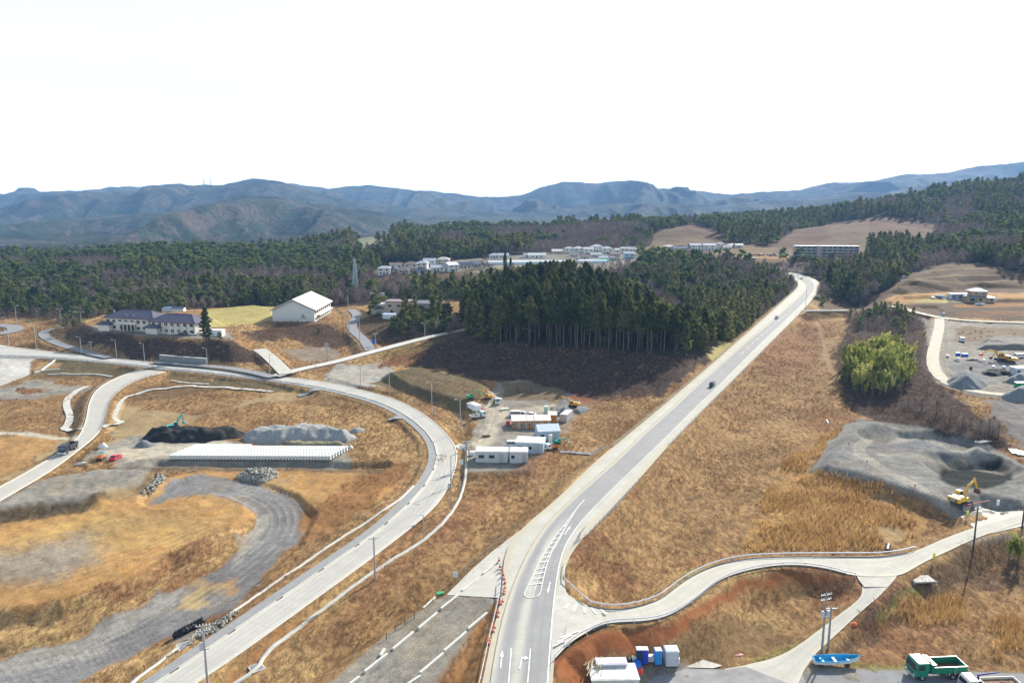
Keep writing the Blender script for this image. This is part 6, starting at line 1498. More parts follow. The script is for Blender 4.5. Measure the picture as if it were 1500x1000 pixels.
# ---- truck yard
tipper(1371, 989, yaw((1400,989.5), (1350,991.5)), 'green tipper lorry parked facing left beside the dry field', GRN, GRN, s=1.14, text=True)
e = flatbed(1449, 1010, yaw((1480,1008), (1430,1010)), 'cream crane lorry with a rusty bed, in front of the green tipper', CREAM, C('crane_blue', (.04,.05,.22), .5), L=8.2, s=1.1, boomang=.1)
MB().tube((-2.6, -.2, 1.1), (-2.6, .2, 1.1), .01, .01, 3).path([(-2.2+.7*math.cos(a*.6), .45*math.sin(a*.6), 1.15) for a in range(12)], .06, 5).build('coiled_hose', DARK, e)
def boat(px, py, head, label):
    p = at(px, py); e = empty('boat', (p.x, p.y, p.z+.35), head, label, 'boat'); st = [(-3.7, .85, .95, .05), (-2, 1.02, .98, 0), (0, 1.08, 1.0, 0), (1.8, .88, 1.08, .05), (3.0, .5, 1.22, .2), (3.9, .05, 1.42, .6)]
    def shell(k, zt, nm, M, flip, par, dz=0):
        vs = []; 
        for x, b_, h, kz in st:
            b2 = b_*k; vs += [(x*(.97 if k < 1 else 1), -b2, h+zt), (x, -b2*.82, h*.35+kz*.5+dz), (x, 0, kz+dz), (x, b2*.82, h*.35+kz*.5+dz), (x*(.97 if k < 1 else 1), b2, h+zt)]
        fs = []
        for i in range(5):
            for j in range(4): q = [i*5+j, i*5+j+1, (i+1)*5+j+1, (i+1)*5+j]; fs.append(q if flip else q[::-1])
        fs.append([0, 1, 2, 3, 4] if flip else [4, 3, 2, 1, 0]); mb = MB().add(vs, fs); return mb.build(nm, M, par)
    hb = C('hull_white', (.62,.70,.74), .4, .08, 1); ib = C('boat_blue', (.02,.36,.62), .5, .1, 1)
    shell(1.0, 0, 'hull', hb, False, e); shell(.92, -.03, 'inner_hull', ib, True, e, .1)
    g = MB(); 
    for s in (-1, 1):
        for (x, b_, h, k), (x2, b2, h2, k2) in zip(st[:-1], st[1:]): g.tube((x, s*b_, h), (x2, s*b2, h2), .07, .07, 5)
    g.tube((-3.7, -.85, .95), (-3.7, .85, .95), .07, .07, 5); g.build('gunwale', ib, e)
    for x, w_ in ((-2.4, .5), (-.3, .4), (2.0, .6)): MB().box((x, 0, .72), (w_, 1.55 if x < 1.5 else 1.0, .1)).build('thwart', ib if x != -.3 else WHITE, e)
    MB().box((-2.5, 0, -.2), (.3, 1.4, .35)).build('bearer', RUST, e); MB().box((2.0, 0, -.15), (.3, 1.2, .4)).build('bearer', RUST, e)
    tarp = MB().sph((2.6, 0, .75), .28, (1, .7, .7), 8, 5).build('coiled_net', ORG, e)
boat(1224, 974, yaw((1200,973), (1250,974)), 'white and blue open fishing boat laid up beside the yard')
# lower left corner: booths and shed
booth(935.5, 970, R(0), 'dark blue portable toilet, left of the pair beside the pale shed', C('toilet_dark', (.015,.03,.08), .4), WHITE, 1.0, 1.1, 2.5); booth(944, 970, R(0), 'bright blue portable toilet, right of the touching pair', C('toilet_blue', (.02,.05,.50), .4), WHITE, 1.0, 1.1, 2.5)
booth(963, 971, R(5), 'sky blue portable toilet standing alone next to the grey shed', C('toilet_sky', (.02,.24,.62), .4), C('pale_top', (.6,.7,.75)), 1.15, 1.2, 2.5)
booth(982.5, 971.5, R(2), 'pale grey steel shed right of the blue toilets', C('shed_grey', (.46,.48,.54), .5), C('shed_roof', (.60,.63,.70), .5), 2.15, 2.0, 2.7, 'tool_shed', 'shed')
box(929, 971, 0, (.7, .7, 1.1), CREAM, 'small cream cabinet left of the dark blue toilet', 'cabinet', 'cabinet'); box(953, 967, 0, (1.2, .8, .9), WG, 'low white cabinet between the blue toilets', 'cabinet', 'cabinet'); box(992.5, 970, 0, (.6, .6, .8), WHITE, 'small white box against the right side of the grey shed', 'cabinet', 'cabinet')
tarpheap(932, 977, 1.9, 1.9, 1.5, BLUEP, 'round blue tarpaulin bundle in front of the portable toilets', rz=.1); tarpheap(936.5, 984.5, 1.3, 1.2, 1.1, C('tank_red', (.62,.05,.02), .45), 'red fuel tank in front of the blue bundle', 'fuel_tank', cat='tank')
tarpheap(921, 969, 2.0, 1.4, .8, BLACK, 'heap of black bags left of the cream cabinet', 'bag_heap')
prefab(895, 985, R(2), 4.6, 1.6, 2.0, 'narrow lilac-roofed lean-to behind the white shed', WG, C('lilac_roof', (.60,.58,.66), .5), 'flat', None); prefab(898, 1006, R(2), 7.2, 4.0, 2.6, 'white-roofed site shed at the bottom edge of the photo', WG, ROOFW, 'flat', 'f')
mb = MB(); rg = random.Random(3); p = at(869, 978)
for k in range(34):
    a = rg.uniform(.6, 1.5); x, y = rg.uniform(-1.2, 1.2), rg.uniform(-1.6, 1.6); L = rg.uniform(1.2, 2.4); z = rg.uniform(.1, .9); mb.tube((x-math.cos(a)*L/2, y-math.sin(a)*L/2, z), (x+math.cos(a)*L/2, y+math.sin(a)*L/2, z+rg.uniform(-.2, .2)), .07, .06, 5)
o = mb.build('wood_pile', C('cut_wood', (.45,.38,.24), .8, .2, 3), None, tuple(p)); tag(o, 'pile of pale cut poles left of the white-roofed shed', 'wood pile')
thin('loading_slab', [(992,972,.25),(1020,973,.25),(1050,976,.25)], 1.6, M_conc, .04, .18) if False else None
flatpoly('concrete_pad', [W(*q) for q in [(990,962,.25),(1022,964,.25),(1058,975,.25),(1045,979,.25),(990,977,.25)]], M_lane, .13)
flatpoly('asphalt_yard', [W(*q) for q in [(925,980,.2),(990,978,.2),(1060,981,.2),(1100,975,.2),(1170,975,.2),(1182,1005,.2),(1172,1060,.2),(900,1060,.2)]], mat('worn_yard', (.26,.255,.25), .9, .2, .35), .1)
flatpoly('asphalt_strip', [W(*q) for q in [(1222,981,.15),(1340,982,.15),(1600,990,.15),(1600,1060,.15),(1170,1060,.15),(1176,990,.15)]], mat('grey_yard_surface', (.20,.20,.205), .9, .15, .4), .09)
# ---- poles (base, top traced)
def lampp(bx, by, ty, side=-1, label='', **k):
    p = at(bx, by); return lamp(bx, by, pixh(bx, by, ty, p), side, label, **k)
L1 = 'grey street lamp on the far verge of the concrete road'
for bx, by, ty in ((54,515,475), (171,524.5,497.5), (212,530,503), (304,535,510), (633,606,560.5), (674.5,634,585.5)): lampp(bx, by, ty, -1, L1)
for bx, by, ty in ((14,508,465), (119.6,519.5,493.5), (462.7,554,519), (528.4,565,536), (571,580.5,538), (396,548.5,519)): lampp(bx, by, ty, 1 if bx in (396,) else -1, L1, double=bx in (571, 528.4))
lampp(661, 712, 667, 1, 'slender lamp post on the carriageway edge inside the curve', group=None); lampp(673, 710, 684, -1, 'short lamp post on the verge right of the curved road', group=None); lampp(621, 789, 754, -1, 'thin lamp post on the verge above the wooden utility pole', group=None)
for bx, by, ty in ((90,478,453), (108,476,456), (119.6,475.5,457)): lampp(bx, by, ty, 1, 'tall floodlight pole left of the tile-roofed school building', double=True, group='floodlight poles by the school')
lampp(622.5, 494, 473.5, 1, 'double-armed lamp on the narrow road below the wooded bank', double=True, group=None)
lampp(25, 478, 448, 1, 'tall lamp at the left edge behind the road corner', group=None)
def up(bx, by, ty, label, **k):
    p = at(bx, by); return upole(bx, by, pixh(bx, by, ty, p), label, **k)
up(304.5, 1006, 913, 'utility pole with transformer at the lower left beside the curved road', arms=2, transf=1, head=.3)
up(549.5, 850, 786, 'lone utility pole between the concrete channel and the brown bank', arms=1, head=.2); up(661, 742, 695, 'utility pole with transformer on the verge of the curve', arms=1, transf=1, head=.2)
up(683.6, 680, 645, 'utility pole with a transformer at the yard entrance', arms=2, transf=2, head=.1); up(479.6, 529, 502, 'utility pole with transformer on the gravel patch below the gymnasium', arms=2, transf=2)
up(527.7, 514, 463, 'tall plain pole left of the narrow hill road', arms=0); up(511.5, 490, 431, 'tallest plain pole right of the gymnasium', arms=0); up(550.5, 511, 488, 'short pole with lamp beside the blue sign', arms=1); up(134, 516, 500, 'short wooden pole by the side road below the school bank', arms=1)
up(1203.7, 956, 868, 'left pole of the leaning pair by the boat, with transformers', arms=2, transf=2, head=.3, M=C('pole_dark', (.22,.22,.22), .8)); up(1212.7, 951, 888, 'right pole of the leaning pair by the boat', arms=1, M=C('pole_dark', (.22,.22,.22), .8))
up(1424.8, 809, 742, 'thin pole beside the lane right of the junction', arms=1, head=.5, M=DARK); up(1497, 774, 709, 'dark pole at the right edge beside the lane', arms=1, head=.5, M=DARK)
GH = 'poles with curved lamp arms along the highway'
for bx, by, ty in ((1137.7,441,418.4), (1162.5,411,387.5), (1168.4,414.5,397)):
    lampp(bx, by, ty, 1, 'grey lamp pole on the left side of the highway near the bend', group=GH)
lampp(1179.6, 453, 420.5, 1, 'grey lamp pole at the start of the short bridge path', group=None)
up(1321, 431, 403, 'utility pole left of the new house plot', arms=2, transf=1); up(1398, 430, 408, 'thin pole behind the blue-grey garages', arms=0, M=GALV)
# wires between a few poles
def top_of(bx, by, ty):
    p = at(bx, by); return Vector((p.x, p.y, p.z+pixh(bx, by, ty, p)-.2))
W_ = [top_of(304.5,1006,913), top_of(549.5,850,786), top_of(661,742,695), top_of(683.6,680,645)]
for a, b in zip(W_[:-1], W_[1:]):
    for s in (-.45, .45): wire(a+Vector((s, s*.5, 0)), b+Vector((s, s*.5, 0)), 1.6, 'thin overhead wire along the right verge of the curved road', 'overhead wires along the curved road', .012)
w1 = top_of(1203.7,956,868)
for s in (-.5, .5): wire(w1+Vector((s, 0, 0)), top_of(1424.8,809,742)+Vector((s, 0, 0)), 2.0, 'thin overhead wire from the leaning poles to the lane pole', 'overhead wires along the lane', .012)
# lattice tower
def tower(loc, H_, w0, label, M, n=9, r=.09, name='lattice_tower'):
    e = empty(name, loc, .3, label, 'lattice tower'); lv = [(H_*(1-(1-k/n)**1.15), w0*(1-.86*(k/n))) for k in range(n+1)]
    for sx, sy in ((-1, -1), (1, -1), (1, 1), (-1, 1)): 
        m = MB()
        for (z0, a0), (z1, a1) in zip(lv[:-1], lv[1:]): m.tube((sx*a0/2, sy*a0/2, z0), (sx*a1/2, sy*a1/2, z1), r, r*.9, 5)
        m.build('leg', M, e)
    m = MB(); q = [(-1, -1), (1, -1), (1, 1), (-1, 1)]
    for (z0, a0), (z1, a1) in zip(lv[:-1], lv[1:]):
        for i in range(4):
            A, B = q[i], q[(i+1) % 4]; m.tube((A[0]*a0/2, A[1]*a0/2, z0), (B[0]*a1/2, B[1]*a1/2, z1), r*.6, r*.6, 4).tube((B[0]*a0/2, B[1]*a0/2, z0), (A[0]*a1/2, A[1]*a1/2, z1), r*.6, r*.6, 4).tube((A[0]*a1/2, A[1]*a1/2, z1), (B[0]*a1/2, B[1]*a1/2, z1), r*.6, r*.6, 4)
    m.build('bracing', M, e)
    return e
TW = C('tower_paint', (.33,.43,.47), .5, .08, 1)
p = at(521, 434); Ht = pixh(521, 434, 379, p); e = tower(tuple(p), Ht, 4.4, 'pale blue-grey steel lattice mast above the ochre building', TW, r=.26)
for z in (.62, .8, .95): MB().box((0, 0, Ht*z), (2.2-z*.8, 2.2-z*.8, .12)).tube((1.1, 0, Ht*z), (1.1, 0, Ht*z+1.6), .12, .12, 6).tube((-1.1, 0, Ht*z), (-1.1, 0, Ht*z+1.6), .12, .12, 6).build('antenna_platform', TW, e)
MB().tube((0, 0, Ht), (0, 0, Ht+2.2), .07, .04, 5).build('lightning_rod', TW, e); NOTREE.append((p.x, p.y, 7))
for px, py in ((299,270.5), (309,270.5)):
    q = WY(px, py, 4690); tower((q[0], 4690, gz(q[0], 4690)-4), 48, 9, 'far power pylon on the mountain skyline, %s of the pair' % ('left' if px < 305 else 'right'), C('far_steel', (.2,.22,.24)), 5, .8, 'power_pylon')
# ---- fences and rails
def guardrail(P, label, step=2.2, h=.72, two=True, name='guard_rail', M=C('rail_white', (.60,.62,.70), .45, .05, 2), postM=None, rails=((.62, .22),), group=None, cat='guard rail', off=0.0):
    P = np.array(P); s = np.append(0, np.cumsum(np.hypot(*(np.diff(P[:, :2], axis=0).T)))); n = max(2, int(s[-1]/step)+1)
    if n > 100: step = s[-1]/99; n = 100
    T = np.linspace(0, s[-1], n); X = [np.interp(T, s, P[:, k]) for k in range(3)]
    e = empty(name, (float(X[0][0]), float(X[1][0]), float(X[2][0])), 0, label, cat, group); o = e.location.copy()
    pm = None
    for i in range(n):
        q = Vector((X[0][i], X[1][i], X[2][i]))-o
        if pm is None:
            pb = MB().tube((0, 0, -.3), (0, 0, h), .06, .06, 6).build('post', postM or M, e, tuple(q)); pm = pb.data
        else:
            b_ = bpy.data.objects.new('post', pm); link(b_); b_.parent = e; b_.location = q
    m = MB(); k = max(40, n*2); T2 = np.linspace(0, s[-1], k); Q = [Vector((np.interp(t, s, P[:, 0]), np.interp(t, s, P[:, 1]), np.interp(t, s, P[:, 2])))-o for t in T2]
    for z, w_ in rails:
        for a, b in zip(Q[:-1], Q[1:]):
            d = (b-a); nn = Vector((-d.y, d.x, 0)).normalized()*.035; a2 = a+Vector((0, 0, z)); b2 = b+Vector((0, 0, z)); up_ = Vector((0, 0, w_))
            vs = [a2-nn, a2+nn, b2+nn, b2-nn]; vs = vs+[v+up_ for v in vs]; m.add(vs, [[3, 2, 1, 0], [4, 5, 6, 7], [0, 1, 5, 4], [1, 2, 6, 5], [2, 3, 7, 6], [3, 0, 4, 7]])
    m.build('rail', M, e); return e
def edge(A, B, t, i0=0, i1=None, dz=.1, zc=None):
    P = A+(B-A)*t; P = P[i0:i1].copy(); z = ((A[:, 2]+B[:, 2])/2 if zc is None else zc)[i0:i1]; P[:, 2] = z+dz+.0004*P[:, 1]; return P
_pre = np.array([(*HW(*q)[:2], HW(*q)[2]+.1) for q in [(828.5,826),(826.5,838),(826.5,852)]])
guardrail(np.concatenate([_pre, edge(uU, uD, -.09, 2, u1+2)]), 'long white guard rail on the far side of the ramp', 4.5); guardrail(np.concatenate([np.array([(*W(812,966,5.2)[:2], 5.3), (*W(828,949.5,5.2)[:2], 5.3), (*W(848,934,5.1)[:2], 5.2)]), edge(uU, uD, 1.07, d0, d1+1)]), 'long white guard rail on the near side of the ramp above the red bank', 4.5)
i_c = [i for i in range(N1) if oL[i, 1] > 165][0]
FM = C('fence_brown', (.30,.27,.21), .8, .15, 1)
guardrail(edge(oL, oR, -.03, 0, i_c-8, .0, hz), 'white low rail beside the highway at the bottom of the photo', 3, .7, rails=((.5, .16),))
guardrail(edge(oL, oR, .012, i_c+10, 138, .05, hz), 'long weathered timber barrier along the left edge of the highway', 4, .95, M=FM, rails=((.15, .12), (.5, .12), (.82, .12)), name='roadside_fence', cat='fence')
i_r = [i for i in range(N1) if oR[i, 1] > 205][0]
guardrail(edge(oL, oR, .99, i_r, 132, .0, hz), 'long grey post and cable fence along the right edge of the highway', 3, 1.0, M=GALV, rails=((.35, .04), (.65, .04), (.93, .04)), name='cable_fence', cat='fence')
gw = [tuple(HW(*q)) for q in [(840,800),(862,783),(890,755),(915,728),(935,705)]]
guardrail(gw, 'short grey fence round the gravel wedge beside the highway', 2.4, 1.0, M=GALV, rails=((.3, .05), (.9, .05)), name='wire_fence', cat='fence')
flatpoly('gravel_wedge', [tuple(HW(*q)) for q in [(839,799),(848,782),(862,766),(878,750),(894,733),(905,725),(918,722),(905,740),(880,765),(858,785)]], mat('wedge_gravel', (.17,.17,.165), .95, .25, 2.5), .16)
guardrail(edge(rL, rR, -.02, 66, 118, .0), 'thin dark railing along the inner edge of the upper curved road', 3.2, .9, M=C('rail_dark', (.14,.13,.11), .7), rails=((.45, .05), (.82, .05)), name='roadside_railing', cat='railing')
guardrail(edge(rL, rR, -.02, 122, 148, .0), 'thin railing along the road above the left grass bank', 3.2, .9, M=C('rail_dark', (.14,.13,.11), .7), rails=((.45, .05), (.82, .05)), name='roadside_railing', cat='railing')
guardrail(edge(bL, bR, 1.03, 2, 40, .0), 'low railing along the right side of the branch road', 3, .8, M=C('rail_dark', (.14,.13,.11), .7), rails=((.4, .06), (.72, .06)), name='roadside_railing', cat='railing')
guardrail(edge(bL, bR, -.05, 8, 40, .0), 'low pale railing along the left side of the branch road', 3, .8, M=FM, rails=((.4, .06), (.72, .06)), name='roadside_railing', cat='railing')
guardrail([tuple(at(*q)+Vector((0, 0, 0))) for q in [(664,850),(700,820),(740,790)]], 'thin wire fence along the left side of the concrete apron', 3, 1.0, M=FM, rails=((.5, .04), (.9, .04)), name='wire_fence', cat='fence')
for px, py in ((607,904),(593,915),(579,924),(566,936)):
    p = at(px, py); o = MB().tube((0, 0, -.2), (0, 0, 1.3), .09, .07, 6).box((0, 0, .9), (.5, .05, .05)).build('wooden_post', C('old_wood', (.16,.12,.09), .9, .3, 3), None, tuple(p)); tag(o, 'dark wooden post beside the unfinished lane', 'post', 'wooden posts by the unfinished lane')
# kerb blocks on the unfinished lane
seg = [((1155,450),(1085,505)),((1070,520),(990,585)),((975,600),(893,665)),((877,682),(790,755)),((768,772),(672,850)),((648,870),(543,955)),((520,975),(440,1040)),((1105,680),(1018,760)),((1010,770),(907,860)),((905,868),(797,960)),((800,970),(700,1040)),((868,617),(810,660)),((635,848),(615,880))]
for k, (a, b) in enumerate(seg):
    a = at(360+a[0]/3.125, 680+a[1]/3.125); b = at(360+b[0]/3.125, 680+b[1]/3.125); d = b-a; L = math.hypot(d.x, d.y); c = (a+b)/2
    o = MB().box((0, 0, .16), (L, .42, .5), bev=.05).build('kerb_block', M_kerb, None, (c.x, c.y, c.z)); o.rotation_euler = (0, 0, math.atan2(d.y, d.x))
    if k < 7: tag(o, 'long white kerb block in the left line of the unfinished lane', 'kerb block', 'kerb blocks of the left line')
    elif k < 11: tag(o, 'long white kerb block in the right line of the unfinished lane', 'kerb block', 'kerb blocks of the right line')
    elif k == 11: tag(o, 'white kerb block by the green box, left of both lines', 'kerb block')
    else: tag(o, 'short tilted white kerb block lying across the gravel', 'kerb block')
box(645, 873, .4, (1.4, .9, .7), SPG, 'small green box beside the unfinished lane', 'tool_box', 'box')
p = at(667, 850); e = empty('notice_board', tuple(p), R(-20), 'white notice board on the left of the concrete apron', 'notice board'); MB().box((0, 0, 1.3), (1.1, .06, 1.2)).build('panel', WHITE, e); MB().tube((0, .05, 0), (0, .05, 1.4), .05, .05, 5).build('post', GALV, e)
# cones
CO = C('cone_orange', (.72,.12,.05), .6, .08, 3); cone0 = None
for x, y in ((255,100),(262,145),(272,170),(285,205),(292,235),(298,265),(298,300),(294,325),(290,345),(280,400),(268,420),(250,480),(244,510),(222,590),(212,620),(185,690),(180,708)):
    px, py = 680+x/5, 800+y/5+1.5; q = HW(px, py); z = zhw(q[0], q[1])+.1
    if cone0 is None:
        cone0 = empty('traffic_cone', (q[0], q[1], z), 0, 'orange traffic cone in the line across the concrete apron', 'traffic cone', 'orange cones along the apron')
        b = MB().tube((0, 0, .04), (0, 0, .85), .22, .05, 10).build('cone', CO, cone0); MB().tube((0, 0, .4), (0, 0, .56), .153, .118, 10, False).build('white_band', WHITE, b); MB().box((0, 0, .02), (.5, .5, .05)).build('base', BLACK, cone0)
        c = cone0
    else: c = copy_tree(cone0); c.location = (q[0], q[1], z)
for px, py, lb in ((371,549.5,'red-topped cone on the upper road beside the green boards'),(223,536,'red-white post at the start of the branch road')):
    q = LR(px, py); c = copy_tree(cone0); c.location = (q[0], q[1], q[2]+.3); c['label'] = lb; c['group'] = ''
    del c['group']; c.scale = (1.3, 1.3, 1.6)
for px, py in ((376,548.5),(380,548),(386,547.5)):
    q = LR(px, py); o = MB().box((0, 0, .5), (1.6, .3, .8), taper=(1, .4), bev=.03).build('barrier_board', C('pale_green', (.40,.62,.52)), None, (q[0], q[1], q[2]+.15)); tag(o, 'pale green barrier board in the row across the upper junction', 'barrier board', 'green barrier boards at the junction')
# ---- retaining wall below the school
a = at(234, 530); b = at(302, 534.5); d = b-a; L = math.hypot(d.x, d.y); e = empty('retaining_wall', tuple((a+b)/2), math.atan2(d.y, d.x), 'grey stone retaining wall at the foot of the dark bank', 'retaining wall')
m = MB(); m.box((0, .4, 1.2), (L, .9, 3.6)); 
GAB = mat('gabion_stone', (.27,.28,.27), .9, .5, 2.6, bump=.5); m.build('wall', GAB, e); MB().box((0, .4, 3.06), (L+.1, 1.0, .14)).build('coping', M_conc, e)
# ---- school
SW = C('school_wall', (.58,.53,.47), .8, .08, .5); ST = C('school_tiles', (.085,.075,.115), .55, .15, .8, stretch=(1, 6, 1)); RIDGE = C('ridge_tile', (.5,.5,.52), .6); FAS = C('fascia_brown', (.16,.06,.05), .6)
pa, pb = Vector(W(150, 483, 13.2)), Vector(W(224, 487, 13.2)); hd2 = math.atan2(pb.y-pa.y, pb.x-pa.x)
e = empty('school_building', (pa.x, pa.y, 13.2), hd2, 'long two-storey building with purple-grey tiled roofs and cream walls', 'building'); NOTREE.append((pa.x+12, pa.y+5, 22)); NOTREE.append((pa.x+34, pa.y+5, 22))
def wing(cx, cy, L, D, Ht, rise):
    hx, hy = L/2, D/2
    w_ = MB().box((cx, cy, Ht/2-.6), (L, D, Ht+1.2)).build('wall', SW, e)
    r_ = roofmesh(hx, hy, Ht, rise, .9, 'hip', .3); r_.v = [(x+cx, y+cy, z) for x, y, z in r_.v]; ro = r_.build('roof', ST, e)
    f = MB(); ax, ay = hx+.92, hy+.92
    for s in (-1, 1): f.box((cx, cy+s*ay, Ht-.2), (2*ax, .1, .34)).box((cx+s*ax, cy, Ht-.2), (.1, 2*ay-.2, .34))
    f.build('fascia', FAS, e)
    n = int(L/3.4)
    for s in range(2):
        for k in range(n):
            x = cx-hx+L*(k+.5)/n; z = 1.6+3.1*s; fr = MB().box((x, cy-hy-.04, z), (2.1, .1, 1.7)).build('window', WHITE, e); MB().box((x, cy-hy-.1, z), (1.9, .04, 1.5)).build('pane', glassm(), fr)
    for y in (-hy*.4, hy*.4):
        for z in (1.6, 4.7): fr = MB().box((cx+hx+.04, cy+y, z), (.1, 1.6, 1.4)).build('window', WHITE, e); MB().box((cx+hx+.1, cy+y, z), (.04, 1.4, 1.2)).build('pane', glassm(), fr)
    return ro
sx = math.hypot(pb.x-pa.x, pb.y-pa.y)
r1 = wing(sx*.52, 7, sx*.96, 12, 6.4, 3.4)
for x in (.42, .56): MB().prism([(-1.1, 7.2), (1.1, 7.2), (0, 8.0)], 0, 3.4, Matrix.Translation((sx*x, 2.2, 0))).build('dormer', ST, r1)
r2 = wing(sx*1.42, 4.5, sx*.84, 11.5, 6.0, 3.2)
MB().box((sx*.50, .5, 4.1), (sx*.36, 1.4, 1.1)).build('balcony', SW, e); MB().box((sx*.50, .94, 1.6), (sx*.30, .12, 2.7)).build('glazed_entrance', glassm(), e)
for k in range(5): MB().box((sx*(.35+.075*k), .05, 1.9), (.4, .4, 3.8)).build('column', SW, e)
MB().box((sx*.08, -.1, 1.4), (sx*.22, 3, 3.2)).build('porch', SW, e); r_ = roofmesh(sx*.12, 1.8, 3.1, 1.3, .5, 'hip', .2); r_.v = [(x+sx*.08, y-.1, z) for x, y, z in r_.v]; r_.build('porch_roof', ST, e)
MB().box((sx*1.08, -2.4, 1.4), (sx*.22, 3, 3.2)).build('porch', SW, e); r_ = roofmesh(sx*.13, 1.8, 3.1, 1.3, .5, 'hip', .2); r_.v = [(x+sx*1.08, y-2.4, z) for x, y, z in r_.v]; r_.build('porch_roof', ST, e)
for k in range(7): MB().box((sx*(1.04+.13*k), -1.32, 3.0), (.35, .3, 6.0)).build('pilaster', C('school_trim', (.42,.33,.30), .8), e)
MB().tube((sx*.12, 5, 7), (sx*.12, 5, 9.6), .25, .25, 8).build('vent_pipe', GALV, e)
for k, (px, py, M, lb, g) in enumerate(((262,490,WHITE,'white car parked leftmost in front of the school building',None),(268,490.5,C('navy_paint', (.025,.035,.07), .35),'dark car beside the white one in front of the school building',None),(283,490.5,WHITE,'white car left of the ragged fir, in front of the school',None),(291,491,WHITE,'white car nearest the ragged fir, in front of the school',None))):
    vehicle(px, py, R(200), lb, 'car', M, 4.2, 1.7, 1.5, cat='car')
prefab(318, 491.5, R(-3), 6.5, 4, 2.8, 'low white hut with a pale blue side right of the ragged fir', C('bluish_white', (.62,.66,.70), .5), WHITE, 'flat', 'f', cat='hut', name='hut')
prefab(248, 456, R(3), 7, 4, 1.9, 'small blue-roofed outbuilding behind the school, left one', WALLW, C('blue_roof', (.16,.26,.36), .5), 'gable', None, cat='hut', name='hut'); prefab(262, 456, R(3), 7, 4, 1.9, 'small dark-roofed outbuilding behind the school, right one', WALLW, C('navy_roof', (.04,.06,.12), .5), 'gable', None, cat='hut', name='hut')
# ---- gymnasium
fa, fb, fbk = at(399.6, 471), at(461, 472), at(495, 457.5)
zg = (fa.z+fb.z)/2-.3; ax_ = (Vector((fb.x-fa.x, fb.y-fa.y, 0))); Lw = ax_.length; hdg = math.atan2(ax_.y, ax_.x); dp = Vector((fbk.x-fb.x, fbk.y-fb.y, 0)).length
e = empty('gymnasium', ((fa.x+fb.x)/2, (fa.y+fb.y)/2, zg), hdg, 'white gymnasium with a pale gabled roof and windows along its side', 'building'); NOTREE.append((fa.x+12, fa.y+12, 22)); NOTREE.append((fa.x+12, fa.y+32, 22))
h2 = Lw/2; eh = 7.0; ap = 12.6; GW = C('gym_wall', (.60,.60,.58), .8, .06, .4); GR = C('gym_roof', (.60,.585,.54), .5, .06, .3, stretch=(1, .1, 1))
MB().prism([(-h2, -.8), (h2, -.8), (h2, eh), (0, ap-.35), (-h2, eh)], 0, dp).build('wall', GW, e)
MB().prism([(-h2-1.2, eh-.45), (0, ap-.2), (h2+1.2, eh-.45), (h2+1.2, eh-.1), (0, ap+.2), (-h2-1.2, eh-.1)], -1.0, dp+1.0).build('roof', GR, e)
MB().prism([(-h2-1.25, eh-.85), (0, ap-.6), (h2+1.25, eh-.85), (h2+1.25, eh-.4), (0, ap-.14), (-h2-1.25, eh-.4)], -1.08, -.98).build('bargeboard', C('barge_brown', (.20,.14,.11), .7), e)
MB().box((0, -.06, 2.1), (Lw-1.5, .1, .14)).build('string_course', C('wall_trim', (.42,.38,.33), .8), e)
MB().prism([(0, 2.3), (2.6, 2.3), (1.9, 3.6), (1.6, 4.6), (1.0, 4.9), (.5, 3.6)], -.14, -.02, Matrix.Translation((h2*.35, 0, 0))).build('wall_emblem', C('emblem_ochre', (.36,.30,.22), .8), e)
for k in range(8):
    y = 2.5+k*(dp-4)/7.5; fr = MB().box((h2+.05, y, 5.1), (.1, 3.4, 1.6)).build('window', WHITE, e); MB().box((h2+.11, y, 5.1), (.04, 3.1, 1.35)).build('pane', glassm(), fr)
    fr = MB().box((h2+.05, y, 1.6), (.1, 2.4, 1.6)).build('window', WHITE, e); MB().box((h2+.11, y, 1.6), (.04, 2.1, 1.3)).build('pane', glassm(), fr)
MB().box((h2+1.0, dp*.55, 3.3), (2.0, dp*.8, .3)).build('canopy', WALLW, e)
for k in range(7): MB().box((h2+1.8, dp*.18+k*dp*.125, 1.2), (.3, .3, 3.6)).build('column', WALLW, e)
# ---- ochre building group
OCH = C('ochre_wall', (.45,.33,.24), .8, .1, .6); p = at(584, 460); e = empty('ochre_building', (p.x, p.y, p.z), R(-6), 'ochre flat-roofed building with dark windows below the village', 'building'); NOTREE.append((p.x, p.y+4, 15))
MB().box((0, 5, 3), (15, 10, 7.4)).build('wall', OCH, e); MB().box((-12, 6, 2.2), (9, 9, 5.2)).build('annex', C('annex_wall', (.36,.34,.33), .8), e); MB().box((0, 5, 6.9), (15.6, 10.6, .5)).build('roof', C('brown_roof', (.20,.15,.16), .7), e); MB().box((-12, 6, 4.95), (9.5, 9.5, .35)).build('annex_roof', C('grey_roof2', (.40,.38,.37), .7), e)
doorwin(e, 'f', [(-5, 4.6, 2.2, 1.4, 'window'), (0, 4.6, 2.2, 1.4, 'window'), (5, 4.6, 2.2, 1.4, 'window'), (-4, 1.4, 1.8, 1.6, 'window'), (3, 1.2, 2, 2.4, 'window')], 7.5, 0)
prefab(553, 438, R(0), 9, 6, 4.0, 'pale box-shaped building with a flat roof beside the lattice mast', WALLW, C('beige_roof', (.50,.48,.42), .6), 'flat', 'f', cat='building', name='flat_building'); 
